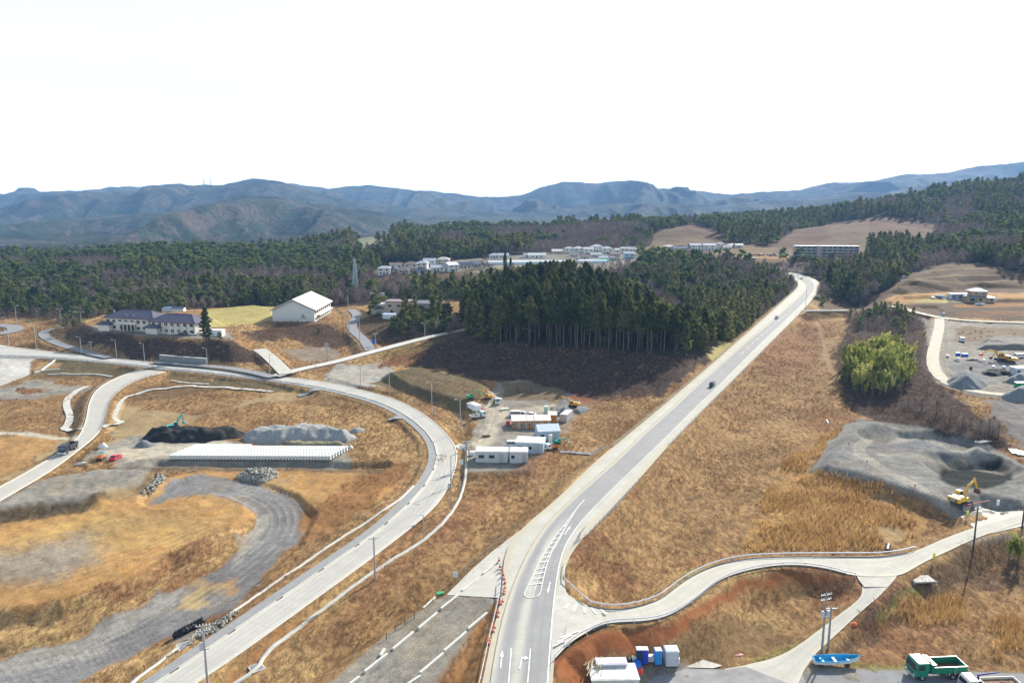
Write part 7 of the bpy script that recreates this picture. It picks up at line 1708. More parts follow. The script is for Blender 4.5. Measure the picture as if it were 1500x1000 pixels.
p = at(622, 458); e = empty('long_shed', tuple(p+Vector((0, 6, 1.5))), R(-3), 'long low grey-roofed shed right of the ochre building', 'shed'); MB().box((0, 0, 1.5), (20, 8, 4)).build('wall', C('annex_wall', (.36,.34,.33), .8), e); roofmesh(10, 4, 3.5, 1.5, .5, 'gable').build('roof', C('grey_roof3', (.24,.23,.25), .7), e); NOTREE.append((p.x, p.y+6, 9)); NOTREE.append((p.x-7, p.y+6, 7)); NOTREE.append((p.x+7, p.y+6, 7))
prefab(571, 466, R(-12), 7, 3, 2.2, 'low pale blue shed in front of the ochre building', C('bluish_white', (.62,.66,.70), .5), RB, 'shed', None)
p = at(547.5, 508); e = empty('road_sign', tuple(p), 0, 'blue road sign on a post at the foot of the hill road', 'road sign'); MB().box((0, 0, 2.6), (1.7, .08, 1.9)).build('panel', C('sign_blue', (.01,.10,.50), .4), e); MB().tube((0, .08, 0), (0, .08, 3.3), .07, .07, 6).build('post', GALV, e)
# ---- village
DB = C('dark_blue_roof', (.045,.065,.13), .5, .12, 1); GRY = C('grey_tile_roof', (.20,.20,.22), .6, .12, 1); LG = C('light_grey_roof', (.46,.47,.50), .5, .1, .8); CRR = C('cream_roof', (.58,.53,.46), .6, .1, .8); BEI = C('beige_wall', (.55,.49,.40), .8, .08, .6); BRN = C('brown_tile_roof', (.20,.15,.13), .6, .1, 1)
VW = WALLW
V = [ # px, py, L, D, storeys, heading deg, wall, roof, kind, looks
 (562,403,11,8,2,4,VW,LG,'hip','white house with a light roof, leftmost of the village'),(570,399,10,8,1,-8,VW,DB,'hip','low house with a dark blue roof second from the village left'),(579,398,11,8,2,10,VW,BRN,'gable','white house with a brown gable roof at the village left end'),
 (591,401,10,8,1,0,BEI,BRN,'hip','low beige house in the front row of the left village'),(601,397,12,9,2,5,BEI,BRN,'hip','beige house with a brown hipped roof in the left village'),(616,404,13,9,1,4,VW,DB,'gable','low house with a dark blue roof in front of the left village'),
 (618,395,10,8,2,-6,VW,LG,'hip','white house with a light grey roof behind the dark blue roof'),(629,391,12,9,2,0,VW,LG,'gable','tall white house at the top of the left village'),(641,397,13,9,1,6,VW,LG,'gable','long low house with a light roof below the tall white one'),
 (649,389,12,9,2,-3,BEI,CRR,'hip','tall beige house with a cream roof in the left village'),(660,398,11,9,2,40,VW,ROOFW,'gable','white gabled house turned towards the camera'),(681,393,14,9,1,6,BEI,DB,'gable','wide house with a dark blue roof right of the white gable'),
 (698,391,12,9,1,-5,VW,GRY,'gable','grey-roofed house at the right end of the left village'),(724,378,11,8,1,0,VW,LG,'hip','small white house left of the long greenhouses'),(737,378,11,8,1,5,VW,LG,'gable','second small white house behind the long greenhouses'),
 (776,378,12,8,1,0,VW,LG,'gable','pale low house behind the middle of the greenhouses'),(786,378,18,9,1,2,VW,ROOFW,'gable','long white barn behind the greenhouses'),(817,372,13,9,1,8,BEI,CRR,'gable','cream-roofed house right of the white barn'),
 (834,372,10,8,2,0,VW,LG,'hip','white house left of the village middle'),(841,377,10,8,1,0,VW,GRY,'gable','low grey-roofed house in front of the middle row'),(848,372,11,9,2,0,VW,CRR,'hip','white house with a cream roof in the middle row'),
 (857,380,11,8,1,-5,VW,BRN,'gable','low brown-roofed house near the end of the greenhouses'),(862,373,11,9,2,5,VW,LG,'gable','white gabled house in the middle row'),(875,369,14,10,2,0,VW,LG,'hip','largest pale house in the village middle'),
 (873,377,11,8,1,0,VW,LG,'gable','low pale house below the largest one'),(890,372,12,9,2,0,VW,LG,'hip','wide white house right of the largest one'),(884,382,9,7,1,0,VW,LG,'gable','small white shed near the teal tarpaulin'),
 (901,376,11,8,1,6,BEI,BRN,'gable','low brown-roofed house in the right of the middle row'),(908,370,11,8,1,0,VW,CRR,'gable','cream-roofed house near the right village end'),(898,382,10,8,1,0,VW,GRY,'hip','low grey hipped house in the front row'),
 (922,380,11,8,2,-4,C('pale_blue_wall', (.42,.54,.66), .7),LG,'gable','pale blue house in the front row left of the dark trees'),(929,369,15,11,1,-35,VW,CRR,'gable','wide cream gabled hall at the right end of the middle row'),(915,372,9,7,2,0,VW,LG,'gable','narrow white house left of the cream hall'),
 (981,365,13,9,1,0,VW,CRR,'hip','low cream-roofed house right of the dark trees'),(994,368,12,9,1,0,BEI,DB,'gable','dark blue-roofed house, left of the touching two'),(1003,367,12,9,1,0,VW,DB,'gable','dark blue-roofed house, right of the touching two'),
 (1020,367,14,9,2,0,VW,LG,'gable','tall white house with a light roof at the foot of the bare slope'),(1039,367,14,9,2,0,VW,LG,'gable','second tall white house at the foot of the bare slope'),(1056,365,11,9,2,0,VW,GRY,'hip','white house with a grey hipped roof'),
 (1066,366,10,8,1,0,VW,GRY,'gable','small grey-roofed house near the right end'),(1073,363,10,8,1,0,BEI,CRR,'hip','small beige house near the right end'),(1083,363,9,8,1,0,VW,LG,'gable','last small white house at the right end of the village'),
]
for px, py, L, D, st_, hd_, wm, rm, kd, lb in V:
    p = at(px, py); house((p.x, p.y+D/2, p.z), R(hd_), L*.92, D*.9, st_, lb, wm, rm, kd)
GLS = C('greenhouse_film', (.60,.63,.64), .35, .05, .3)
for k, (px, py, L, lb) in enumerate(((742,387,38,'long pale greenhouse tunnel, leftmost of the row'),(775,386,40,'long pale greenhouse tunnel, second of the row'),(808,386,40,'long pale greenhouse tunnel, third of the row'),(868,385,26,'short pale greenhouse tunnel, rightmost of the row'))):
    p = at(px, py); e = empty('greenhouse', (p.x, p.y+3, p.z), R(2), lb, 'greenhouse', 'greenhouses below the village'); n = 9; m = MB()
    for r_ in range(2):
        prof = [(math.cos(math.pi*i/n)*3+r_*6.1-3, 1.0+math.sin(math.pi*i/n)*1.6) for i in range(n+1)]; prof = [(r_*6.1, 0)]+prof+[(r_*6.1-6, 0)]; m.prism(prof, -L/2, L/2, Matrix.Rotation(math.pi/2, 4, 'Z'))
    m.build('film_cover', GLS, e); f = MB()
    for i in range(6): f.tube((-L/2+i*L/5, -6.05, 0), (-L/2+i*L/5, -6.05, 1.0), .06, .06, 4)
    f.build('frame', GALV, e); NOTREE.append((p.x, p.y, L*.4)); NOTREE.append((p.x-L*.3, p.y, L*.3)); NOTREE.append((p.x+L*.3, p.y, L*.3))
box(881, 384, 0, (12, 6, 2.5), C('teal_tarp', (.02,.50,.36), .6), 'bright teal covered stack in front of the village', 'covered_stack', 'stack'); box(1098, 381, 0, (11, 5, 2.2), C('blue_tarp', (.02,.22,.70), .6), 'bright blue covered stack left of the apartment block', 'covered_stack', 'stack')
rg = random.Random(9); cc = [WHITE, WHITE, C('silver_paint', (.5,.52,.54), .35), C('navy_paint', (.025,.035,.07), .35), WHITE, REDP]
for k in range(15):
    px = 1092+k*4.6+rg.uniform(-1, 1); M = cc[rg.randrange(6)]
    vehicle(px, 373.8+rg.uniform(-.8, 1), R(rg.choice((88, 92, 270))), 'small parked car in the row left of the apartment block', 'car', M, 4.4, 1.75, 1.55, cat='car', group='cars parked left of the apartment block')
# ---- apartment block
pa = at(1165, 377); pb = at(1262, 378); AW = C('apartment_wall', (.36,.345,.33), .8, .06, .3); Lx = pb.x-pa.x; zz = gz((pa.x+pb.x)/2, pa.y)
e = empty('apartment_block', (pa.x, pa.y, zz), math.atan2(pb.y-pa.y, Lx)*.5, 'long grey four-storey apartment block with rows of balconies', 'apartment block')
for k in range(6): NOTREE.append((pa.x+Lx*k/5, pa.y+4, 12))
Hh = 11.6; MB().box((Lx/2, 5, Hh/2-1), (Lx, 9, Hh+2)).build('wall', AW, e); MB().box((Lx/2, 4.4, Hh+.25), (Lx+1, 11.4, .5)).build('roof', C('apartment_roof', (.50,.54,.60), .5), e)
MB().box((Lx*.36, -.2, Hh/2), (4.2, 4.2, Hh+1)).build('stair_tower', C('tower_wall', (.42,.33,.28), .8), e)
for f in range(4):
    for k in range(12):
        x = Lx*(k+.5)/12
        if abs(x-Lx*.36) < 3.6: continue
        z = f*2.9
        fr = MB().box((x, .46, z+1.4), (3.6, .1, 2.0)).build('window', glassm(), e)
        MB().box((x, -.45, z+.55), (Lx/12-.35, .12, 1.1)).box((x, 0, z+.02), (Lx/12-.2, 1.0, .14)).build('balcony', C('balcony_wall', (.42,.42,.43), .8), e)
    
# ---- house on the right plot
p = at(1440, 442.5); OR_ = C('house_timber', (.44,.30,.19), .8, .1, .6); TR = C('house_roof', (.50,.49,.47), .5, .1, .6)
e = empty('villa', (p.x, p.y+5, p.z), R(-10), 'two-storey tan house with pale hipped roofs on the new plot', 'house'); MB().box((0, 0, 1.3), (14.5, 9.5, 3.8)).build('ground_floor', OR_, e); r_ = roofmesh(7.2, 4.7, 3.1, 1.5, 1.0, 'hip', .22); r_.build('lower_roof', C('dark_eave_roof', (.16,.16,.18), .5), e)
MB().box((-.8, .4, 5.0), (9, 7, 3.2)).build('upper_floor', OR_, e); r_ = roofmesh(4.5, 3.5, 6.6, 2.1, 1.1, 'hip', .22); r_.v = [(x-.8, y+.4, z) for x, y, z in r_.v]; r_.build('upper_roof', TR, e)
doorwin(e, 'f', [(-5, 1.4, 2.4, 2.0, 'window'), (-.5, 1.5, 2.0, 1.4, 'window'), (3, 1.6, 1.0, 1.0, 'window'), (5.6, 1.2, 1.4, 1.4, 'window')], 7.25, 4.75)
for x in (-2.6, 1.8): fr = MB().box((x-.3, -3.14, 5.1), (1.7, .1, 1.3)).build('window', WHITE, e); MB().box((x-.3, -3.2, 5.1), (1.5, .04, 1.1)).build('pane', glassm(), fr)
MB().box((-5.4, -5.9, 2.7), (4, 2.4, .2)).build('porch_roof', TR, e); 
for x in (-7.2, -3.6): MB().box((x, -6.9, 1.2), (.2, .2, 2.9)).build('porch_post', DARK, e)
for k in range(3):
    q = at(1397+k*9.2, 438.2); g = empty('garage', (q.x, q.y+2, q.z), R(-2), 'grey-blue garage cabin, %s of three left of the tan house' % ('left', 'middle', 'right')[k], 'garage', 'garages beside the tan house')
    MB().box((0, 0, 1.6), (3.6, 5, 3.6)).build('wall', C('garage_wall', (.50,.54,.60), .6), g); MB().box((0, -2.53, 1.5), (3.0, .08, 2.5)).build('shutter', C('garage_shutter', (.19,.21,.25), .5, .1, 1, stretch=(1, 1, 8)), g); MB().box((0, 0, 3.45), (3.8, 5.2, .14)).build('roof', C('garage_wall', (.50,.54,.60), .6), g)
tarpheap(1366, 436.5, 4.5, 2, 1.2, WHITE, 'white sheeted bundle on the orange plot left of the garages'); box(1376, 434.5, R(-35), (5.5, 1.2, .8), C('sky_tarp', (.03,.32,.62), .6), 'sky blue sheeted stack on the plot left of the garages', 'covered_stack', 'stack')
heap([(1424,446),(1434,444),(1446,446),(1440,448),(1428,448)], .9, BLUEGRAVEL, 'flat dark gravel heap in front of the tan house', nz=.2)
# ================================================================== VEGETATION
try: NOTREE
except NameError: NOTREE = []
def leafmat(name, c1, c2, c3, trans=.3, rough=.8, scale=.22, indiv=True):
    m = bpy.data.materials.new(name); m.use_nodes = True; t = m.node_tree; n = t.nodes; n.clear(); L = t.links.new
    ge = n.new('ShaderNodeNewGeometry'); oi = n.new('ShaderNodeObjectInfo')
    rp = n.new('ShaderNodeValToRGB'); e = rp.color_ramp.elements; e[0].color = (*c1, 1); e[1].color = (*c3, 1); e.new(.5).color = (*c2, 1)
    tc = n.new('ShaderNodeNewGeometry'); no = n.new('ShaderNodeTexNoise'); no.inputs['Scale'].default_value = scale; no.inputs['Detail'].default_value = 4
    L(tc.outputs['Position'], no.inputs['Vector'])
    n2 = n.new('ShaderNodeTexNoise'); n2.inputs['Scale'].default_value = scale*.16; n2.inputs['Detail'].default_value = 3; L(tc.outputs['Position'], n2.inputs['Vector'])
    def M_(op, *a):
        q = n.new('ShaderNodeMath'); q.operation = op
        for i, v in enumerate(a):
            if isinstance(v, (int, float)): q.inputs[i].default_value = v
            else: L(v, q.inputs[i])
        return q.outputs[0]
    v = M_('MULTIPLY_ADD', no.outputs[0], 1.7, -.85+.5); v = M_('MULTIPLY_ADD', n2.outputs[0], 1.3, M_('ADD', v, -.65))
    v = M_('MULTIPLY_ADD', ge.outputs['Random Per Island'], .3, M_('ADD', v, -.15)); v = M_('MULTIPLY_ADD', oi.outputs['Random'], .5, M_('ADD', v, -.25 if indiv else 0)); L(v, rp.inputs[0])
    df = n.new('ShaderNodeBsdfDiffuse'); tr = n.new('ShaderNodeBsdfTranslucent'); mx = n.new('ShaderNodeMixShader'); mx.inputs[0].default_value = trans
    L(rp.outputs[0], df.inputs[0]); L(rp.outputs[0], tr.inputs[0]); L(df.outputs[0], mx.inputs[1]); L(tr.outputs[0], mx.inputs[2])
    o = n.new('ShaderNodeOutputMaterial'); L(mx.outputs[0], o.inputs[0]); return m
V_ced = leafmat('cedar_needles', (.030,.046,.018), (.085,.105,.034), (.185,.175,.065), .4)
V_pine = leafmat('pine_needles', (.042,.066,.024), (.115,.148,.050), (.23,.245,.085), .42)
V_bare = leafmat('bare_twigs', (.12,.092,.08), (.23,.185,.165), (.34,.285,.255), .2)
V_brush = leafmat('thicket_twigs', (.055,.036,.027), (.10,.068,.052), (.21,.145,.10), .15)
V_grass = leafmat('dry_grass_blades', (.17,.088,.040), (.29,.17,.082), (.44,.31,.16), .35, scale=.12)
V_reed = leafmat('reed_stems', (.28,.155,.055), (.44,.28,.115), (.60,.43,.21), .4, scale=.15)
V_bam = leafmat('bamboo_leaves', (.08,.12,.025), (.34,.37,.08), (.80,.72,.30), .45, scale=.45)
V_trunk = mat('tree_bark', (.115,.092,.072), .9, .25, 1.5)
V_btrunk = mat('grey_bark', (.17,.15,.14), .9, .2, 1.5)
V_culm = mat('bamboo_culm', (.16,.19,.06), .6, .15, 2)
def tris(c, size, rng, droop=0.0, aspect=1.0, radial=None):
    """small leaf-sized triangles centred on c (Nx3)"""
    n = len(c); d = rng.normal(size=(n, 3)); 
    if radial is not None: d = d*.6+radial
    d[:, 2] -= droop; d /= np.linalg.norm(d, axis=1)[:, None]
    e = np.cross(d, rng.normal(size=(n, 3))); e /= np.linalg.norm(e, axis=1)[:, None]
    s = np.asarray(size).reshape(-1, 1)*rng.uniform(.7, 1.35, (n, 1))
    v = np.stack([c-d*s*.6-e*s*.45*aspect, c-d*s*.3+e*s*.5*aspect, c+d*s*.8], 1).reshape(-1, 3)
    return v
def blades(p, tip, w_, rng):
    d = tip-p; e = np.cross(d, rng.normal(size=p.shape)); e /= np.linalg.norm(e, axis=1)[:, None]+1e-9
    w_ = np.asarray(w_).reshape(-1, 1)
    return np.stack([p-e*w_, p+e*w_, tip], 1).reshape(-1, 3)
def tmesh(name, v):
    me = bpy.data.meshes.new(name); n = len(v)//3
    me.vertices.add(n*3); me.vertices.foreach_set('co', np.asarray(v, np.float32).ravel())
    me.loops.add(n*3); me.loops.foreach_set('vertex_index', np.arange(n*3, dtype=np.int32))
    me.polygons.add(n); me.polygons.foreach_set('loop_start', np.arange(n, dtype=np.int32)*3)
    me.update(calc_edges=True); return me
def cedar(rng, h=20.0, base=.42, r=2.3, n=900, size=.75):
    k = rng.uniform(0, 1, n)**.8
    z = h*(base+(1-base)*k); layer = .75+.25*np.sin(z*2.6+rng.uniform(0, 6))
    rr = r*(1-k**3.2)**.8*layer+.1; rr *= np.where(k < .12, .6+k*3, 1)
    a = rng.uniform(0, 2*math.pi, n); lob = 1+.22*np.sin(a*3+z)+.12*np.sin(a*5+2*z)
    q = rr*lob*rng.uniform(.45, 1.05, n)**.6
    c = np.stack([np.cos(a)*q, np.sin(a)*q, z-q*.25], 1)
    rad = np.stack([np.cos(a), np.sin(a), 0*a-.3], 1)
    return tris(c, size, rng, .1, 1.0, rad)
def pine(rng, h=12.0, r=4.2, n=1000, clumps=22, size=.62, base=.32):
    cs = []; per = n//clumps
    for i in range(clumps):
        t = rng.uniform(0, 1); a = rng.uniform(0, 6.28); zz = h*(base+(1-base)*.93*t)
        R_ = r*(1-abs(t-.25)**1.5*1.05)*rng.uniform(.35, .95)*(1 if t < .9 else .4)
        cc = np.array([math.cos(a)*R_, math.sin(a)*R_, zz]); s = r*rng.uniform(.24, .42)
        q = rng.normal(size=(per, 3)); q /= np.linalg.norm(q, axis=1)[:, None]; q *= rng.uniform(.5, 1, (per, 1))*s; q[:, 2] *= .55
        cs.append(cc+q)
    return tris(np.concatenate(cs), size, rng, -.2)
def bare(rng, h=10.0, r=3.0, n=800, w_=.045, base=.2):
    t = rng.uniform(0, 1, n); a = rng.uniform(0, 6.28, n)
    q = r*np.sqrt(rng.uniform(0, 1, n))*np.sin(np.clip(.25+t*.85, 0, 1)*math.pi)**.6
    p = np.stack([np.cos(a)*q*.75, np.sin(a)*q*.75, h*(base+(1-base)*.85*t)], 1)
    L = h*rng.uniform(.07, .19, n)
    d = np.stack([np.cos(a)*.55, np.sin(a)*.55, .9+0*a], 1)+rng.normal(size=(n, 3))*.35; d /= np.linalg.norm(d, axis=1)[:, None]
    return blades(p, p+d*L[:, None], w_, rng)
def trunkmesh(h, r, limbs, rng, name, crown_r=2.5, base=.35):
    mb = MB(); pts = [(0, 0, -.8)]; x = y = 0
    for k in range(1, 6):
        x += rng.uniform(-.02, .02)*h; y += rng.uniform(-.02, .02)*h; pts.append((x*k/5, y*k/5, h*k/5*.96))
    for k in range(5): mb.tube(pts[k], pts[k+1], r*(1-.17*k), r*(1-.17*(k+1)), 6, False)
    for i in range(limbs):
        t = rng.uniform(base, .85); z = h*t; a = rng.uniform(0, 6.28); k = int(t*5*.96); p = Vector(pts[k]).lerp(Vector(pts[min(k+1, 5)]), .5)
        p.z = z; R_ = crown_r*(1-abs(t-.4))*rng.uniform(.5, .9)
        mb.tube(p, p+Vector((math.cos(a)*R_, math.sin(a)*R_, R_*rng.uniform(.2, .8))), r*.35, r*.08, 4, False)
    me = bpy.data.meshes.new(name); me.from_pydata(mb.v, [], mb.f); me.polygons.foreach_set('use_smooth', mb.sm); me.update(); return me
def KEY(x, y):
    s = y-APY; i = int(min(max((math.log(max(s, 130.1))-_l0)/_dl, 0), NR-1)); j = int(min(max((x/s-U[0])/_du, 0), NC-1)); return KN[KG[i, j]]
def keyv(x, y):
    s = y-APY; i = np.clip((np.log(np.maximum(s, 130.1))-_l0)/_dl, 0, NR-1).astype(int); j = np.clip((x/s-U[0])/_du, 0, NC-1).astype(int)
    return KG[i, j], FLAT[i, j], Z[i, j]
def inpoly(x, y, L, pick=True):
    P = [tuple(at(*p)) for p in L] if pick else L
    return polydist(x, y, P) < 0
def jgrid(x0, x1, y0, y1, s, rng):
    X, Y = np.meshgrid(np.arange(x0, x1, s), np.arange(y0, y1, s)); X = X.ravel()+rng.uniform(-.45, .45, X.size)*s; Y = Y.ravel()+rng.uniform(-.45, .45, Y.size)*s
    return X, Y
def seen(x, y, mg=.05): return np.abs(x) < (y+25)*(.70+mg)
ki = KN.index
rng = RNG
TREES = {'cedar': [], 'pine': [], 'bare': []}    # x, y, z, height, width factor, kind of place
def put(kind, x, y, h, wf, tagk):
    TREES[kind].append(np.stack([x, y, gzv(x, y), h, wf, np.full(len(x), tagk)], 1))
# --- the grove on the hillock (bases traced along its front edge)
fr = [at(*p) for p in [(676,492),(700,500),(740,505),(790,508),(850,512),(900,515),(960,520),(1010,522),(1040,517)]]
P = [(p.x, p.y) for p in fr]
grove = P+[(P[-1][0]+16, P[-1][1]+10), (P[-1][0]+22, P[-1][1]+50), (P[-1][0]+5, P[-1][1]+95), (P[4][0]+20, P[4][1]+120), (P[0][0]+40, P[0][1]+118), (P[0][0]-4, P[0][1]+70)]
x, y = jgrid(-60, 160, 290, 520, 4.8, rng); m = polydist(x, y, grove) < 0; x, y = x[m], y[m]
ridge_side = (x-P[0][0])/(P[-1][0]-P[0][0])
isp = (rng.uniform(size=len(x)) < np.clip((ridge_side-.45)*1.6, 0, .75)*np.clip((polydist(x, y, grove)*-1-9)/14, 0, 1))
put('cedar', x[~isp], y[~isp], rng.uniform(16, 23.5, (~isp).sum())*np.clip(.84+1.1*ridge_side[~isp]*(1-ridge_side[~isp])-.12*ridge_side[~isp], .7, 1.1), rng.uniform(.85, 1.2, (~isp).sum()), 0)
put('pine', x[isp], y[isp], rng.uniform(13, 17, isp.sum()), rng.uniform(.8, 1.05, isp.sum()), 0)
# --- woods by place: (photo outline on ground, spacing, weights cedar/pine/bare, height factor)
GROVE = grove
def wood(L, s, wts, hf=1.0, tagk=1, world=None, pick=True):
    Pw = world if world is not None else [tuple(at(*p))[:2] for p in L]
    xs = [p[0] for p in Pw]; ys = [p[1] for p in Pw]
    x, y = jgrid(min(xs), max(xs), min(ys), max(ys), s, rng); m = polydist(x, y, Pw) < 0; x, y = x[m], y[m]
    k, fl, _ = keyv(x, y); m = (fl < .5) & (polydist(x, y, GROVE) > 3); x, y = x[m], y[m]
    n = len(x); t = fbm(x/28+tagk*7, y/28, 3)*.6+rng.uniform(0, 1, n)*.4
    o = np.argsort(t); w_ = np.array(wts)/sum(wts); c1 = int(n*w_[0]); c2 = int(n*(w_[0]+w_[1]))
    for kind, idx, h0, h1 in (('cedar', o[:c1], 13, 18), ('pine', o[c1:c2], 8, 13), ('bare', o[c2:], 6.5, 11)):
        put(kind, x[idx], y[idx], rng.uniform(h0, h1, len(idx))*hf, rng.uniform(.8, 1.2, len(idx)), tagk)
wood([(-60,468),(0,470),(40,462),(40,440),(0,425),(-80,430)], 5, (6,2,2), .9, 2)
wood([(40,468),(90,470),(150,462),(300,452),(400,445),(400,420),(300,415),(150,418),(60,430)], 5, (1,5,5), .8, 2)
wood([(90,486),(120,478),(110,470),(80,472)], 5, (0,3,7), .6, 2)
wood([(400,446),(480,444),(510,450),(520,425),(420,418)], 5.5, (2,4,6), .8, 2)
wood([(500,468),(515,455),(522,470),(512,482)], 5, (0,2,8), .5, 2)
wood([(525,438),(560,436),(600,438),(700,442),(700,424),(560,424),(525,424)], 5, (0,6,3), .62, 3)
wood([(480,420),(525,425),(535,405),(500,400)], 6, (2,5,3), .8, 3)
wood([(575,478),(600,462),(655,458),(676,470),(676,490),(640,492),(575,492)], 4.6, (2,6,3), .75, 3)
wood([(538,462),(556,450),(572,458),(560,467)], 5, (0,1,0), .9, 3)
# right of the grove, left of the highway
wood([(1040,520),(1068,506),(1100,478),(1130,450),(1150,436),(1158,424),(1140,412),(1100,404),(1000,402),(930,402),(960,430),(1010,450)], 5, (4,3,8), .8, 4)
# right hillside
wood([(1204,450),(1218,435),(1262,440),(1300,425),(1330,402),(1380,386),(1290,380),(1230,398),(1212,412)], 4.6, (2,1,10), .85, 5)
wood([(1380,384),(1420,383),(1455,390),(1500,404),(1560,414),(1560,372),(1450,368),(1330,372),(1290,380)], 4.8, (1,2,10), .95, 5)
wood([(1240,462),(1290,452),(1330,462),(1348,480),(1320,492),(1290,488),(1250,480)], 3.6, (1,1,8), .5, 6)
# --- far woods: everything still forest floor
for (y0, y1, s, hf) in ((470, 800, 7.0, 1.0), (800, 1200, 8.5, 1.12), (1200, 1750, 10.5, 1.25)):
    x, y = jgrid(-1300, 1300, y0, y1, s, rng); m = seen(x, y); x, y = x[m], y[m]
    k, fl, _ = keyv(x, y); m = (k == ki('floor')) & (fl < .5) & (polydist(x, y, GROVE) > 2); x, y = x[m], y[m]
    z = gzv(x, y)
    # keep what the eye line can reach (behind a crest only crowns matter)
    T = np.linspace(.35, .97, 26); vis = np.ones(len(x), bool); topz = z+16*hf
    for t in T: vis &= (CAMZ+(topz-CAMZ)*t) > gzv(x*t, np.maximum(y*t, 75))-4
    x, y, z = x[vis], y[vis], z[vis]
    a = fbm(x/95+3, y/120, 3); b = fbm(x/70+30, y/90+5, 3)
    left = np.clip((-x-60)/250, 0, 1)*np.clip((y-600)/150, 0, 1)*.10
    cm = a+left > .585; bm = (~cm) & (b > .475+left*.3); pm = ~(cm | bm)
    # edges stay mixed
    r_ = rng.uniform(size=len(x)); sw = r_ < .16
    pm |= sw & cm; cm &= ~sw
    pb = np.full(len(x), .76); pb = np.where((x > 175) & (y < 700), .22, pb); pb = np.where((x > 40) & (x <= 175) & (y < 660), .40, pb); pb = np.where((x < -60) & (y < 640), .55, pb)
    sb = (r_ > pb) & ~bm; bm |= sb; cm &= ~sb; pm &= ~sb
    for kind, mm, h0, h1 in (('cedar', cm, 10, 20), ('pine', pm, 7, 14.5), ('bare', bm, 7, 12)):
        put(kind, x[mm], y[mm], rng.uniform(h0, h1, mm.sum())*hf, rng.uniform(.85, 1.25, mm.sum())*hf, 7)
for k in TREES: TREES[k] = np.concatenate(TREES[k])
# never on a building plot
KEEP = []
for q in NOTREE: KEEP.append(q)
def clearof(A):
    m = np.ones(len(A), bool)
    for (cx, cy, r_) in KEEP: m &= (A[:, 0]-cx)**2+(A[:, 1]-cy)**2 > r_*r_
    hx_ = resample([tuple(p) for p in hwE[::3]], 200)
    for q in hx_: m &= (A[:, 0]-q[0])**2+(A[:, 1]-q[1])**2 > 121
    return A[m]
for k in TREES: TREES[k] = clearof(TREES[k])
PLACE = {0: 'in the dense grove on the hillock beside the highway', 1: 'in the woods', 2: 'in the woods behind the tile-roofed school building', 3: 'on the wooded bank between the lattice tower and the grove',
 4: 'in the mixed strip between the grove and the highway', 5: 'on the slope right of the highway, above the terraced hillside', 6: 'in the thicket behind the bamboo', 7: 'in the woods round the far village'}
LOOK = {'cedar': 'tall dark cedar', 'pine': 'round-crowned green pine', 'bare': 'leafless grey-brown tree'}
GRP = {0: 'of the hillock grove', 2: 'behind the school', 3: 'below the tower', 4: 'beside the highway', 5: 'on the right slope', 6: 'behind the bamboo', 7: 'round the village', 1: ''}
def place_trees(kind, protos, nind, lows, nm, matc):
    A = TREES[kind]; A = A[np.argsort(A[:, 1]/A[:, 3])]
    near, rest = A[:nind], A[nind:]
    for i, (x, y, z, h, wf, tk) in enumerate(near):
        cr, tr, h0 = protos[int(rng.integers(len(protos)))]
        e = empty(nm, (x, y, z-.15), rng.uniform(0, 6.28), '%s standing %s' % (LOOK[kind], PLACE[int(tk)]), 'tree', '%ss %s' % (LOOK[kind], GRP[int(tk)]))
        e.scale = (h/h0*wf, h/h0*wf, h/h0)
        for n2, me in (('trunk', tr), ('crown', cr)):
            o = bpy.data.objects.new(n2, me); link(o); o.parent = e
    vs = []
    for j, (lv, h0) in enumerate(lows):
        B = rest[j::len(lows)]
        if not len(B): continue
        a = rng.uniform(0, 6.28, len(B)); c, s = np.cos(a), np.sin(a)
        sx = (B[:, 3]/h0*B[:, 4])[:, None]; sz = (B[:, 3]/h0)[:, None]
        X = (lv[None, :, 0]*c[:, None]-lv[None, :, 1]*s[:, None])*sx+B[:, 0:1]
        Y = (lv[None, :, 0]*s[:, None]+lv[None, :, 1]*c[:, None])*sx+B[:, 1:2]
        Z_ = lv[None, :, 2]*sz+B[:, 2:3]
        vs.append(np.stack([X, Y, Z_], -1).reshape(-1, 3))
    me = tmesh(nm+'_wood', np.concatenate(vs)); me.materials.append(matc)
    o = bpy.data.objects.new(nm+'_wood', me); link(o)
    tag(o, {'cedar': 'dark cedar woods covering the hills behind the village', 'pine': 'green pine woods on the hills round the village', 'bare': 'leafless grey-brown woods on the far slopes'}[kind], 'woodland', None, 'stuff')
    print(kind, len(near), len(rest), len(me.polygons))
def setm(me, m): me.materials.append(m); return me
pr = []
for k in range(5):
    b_ = rng.uniform(.44, .62); h = 20
    pr.append((setm(tmesh('cedar_crown', cedar(rng, h, b_, 2.55, 1700, .66)), V_ced), setm(trunkmesh(h, .26, 0, rng, 'cedar_trunk'), V_trunk), h))
def low(f, tr=0): return f
def withstem(v, h, w_, rng, top=.5):
    p = np.array([[0, 0, -1.0]]*2); t = np.array([[0, 0, h*top*2.0]]*2); 
    return np.concatenate([v, blades(p, t, w_, rng)])
lc = [(withstem(cedar(rng, 16, .12, 2.7, 90, 1.8), 16, .3, rng), 16) for _ in range(5)]
place_trees('cedar', pr, 300, lc, 'cedar_tree', V_ced)
pr = []
for k in range(5):
    h = 12; pr.append((setm(tmesh('pine_crown', pine(rng, h, 4.0, 1500, 24, .55)), V_pine), setm(trunkmesh(h, .24, 9, rng, 'pine_trunk', 3.4), V_trunk), h))
lc = [(withstem(pine(rng, 11, 3.9, 104, 13, 1.75, .15), 11, .3, rng), 11) for _ in range(5)]
place_trees('pine', pr, 300, lc, 'pine_tree', V_pine)
pr = []
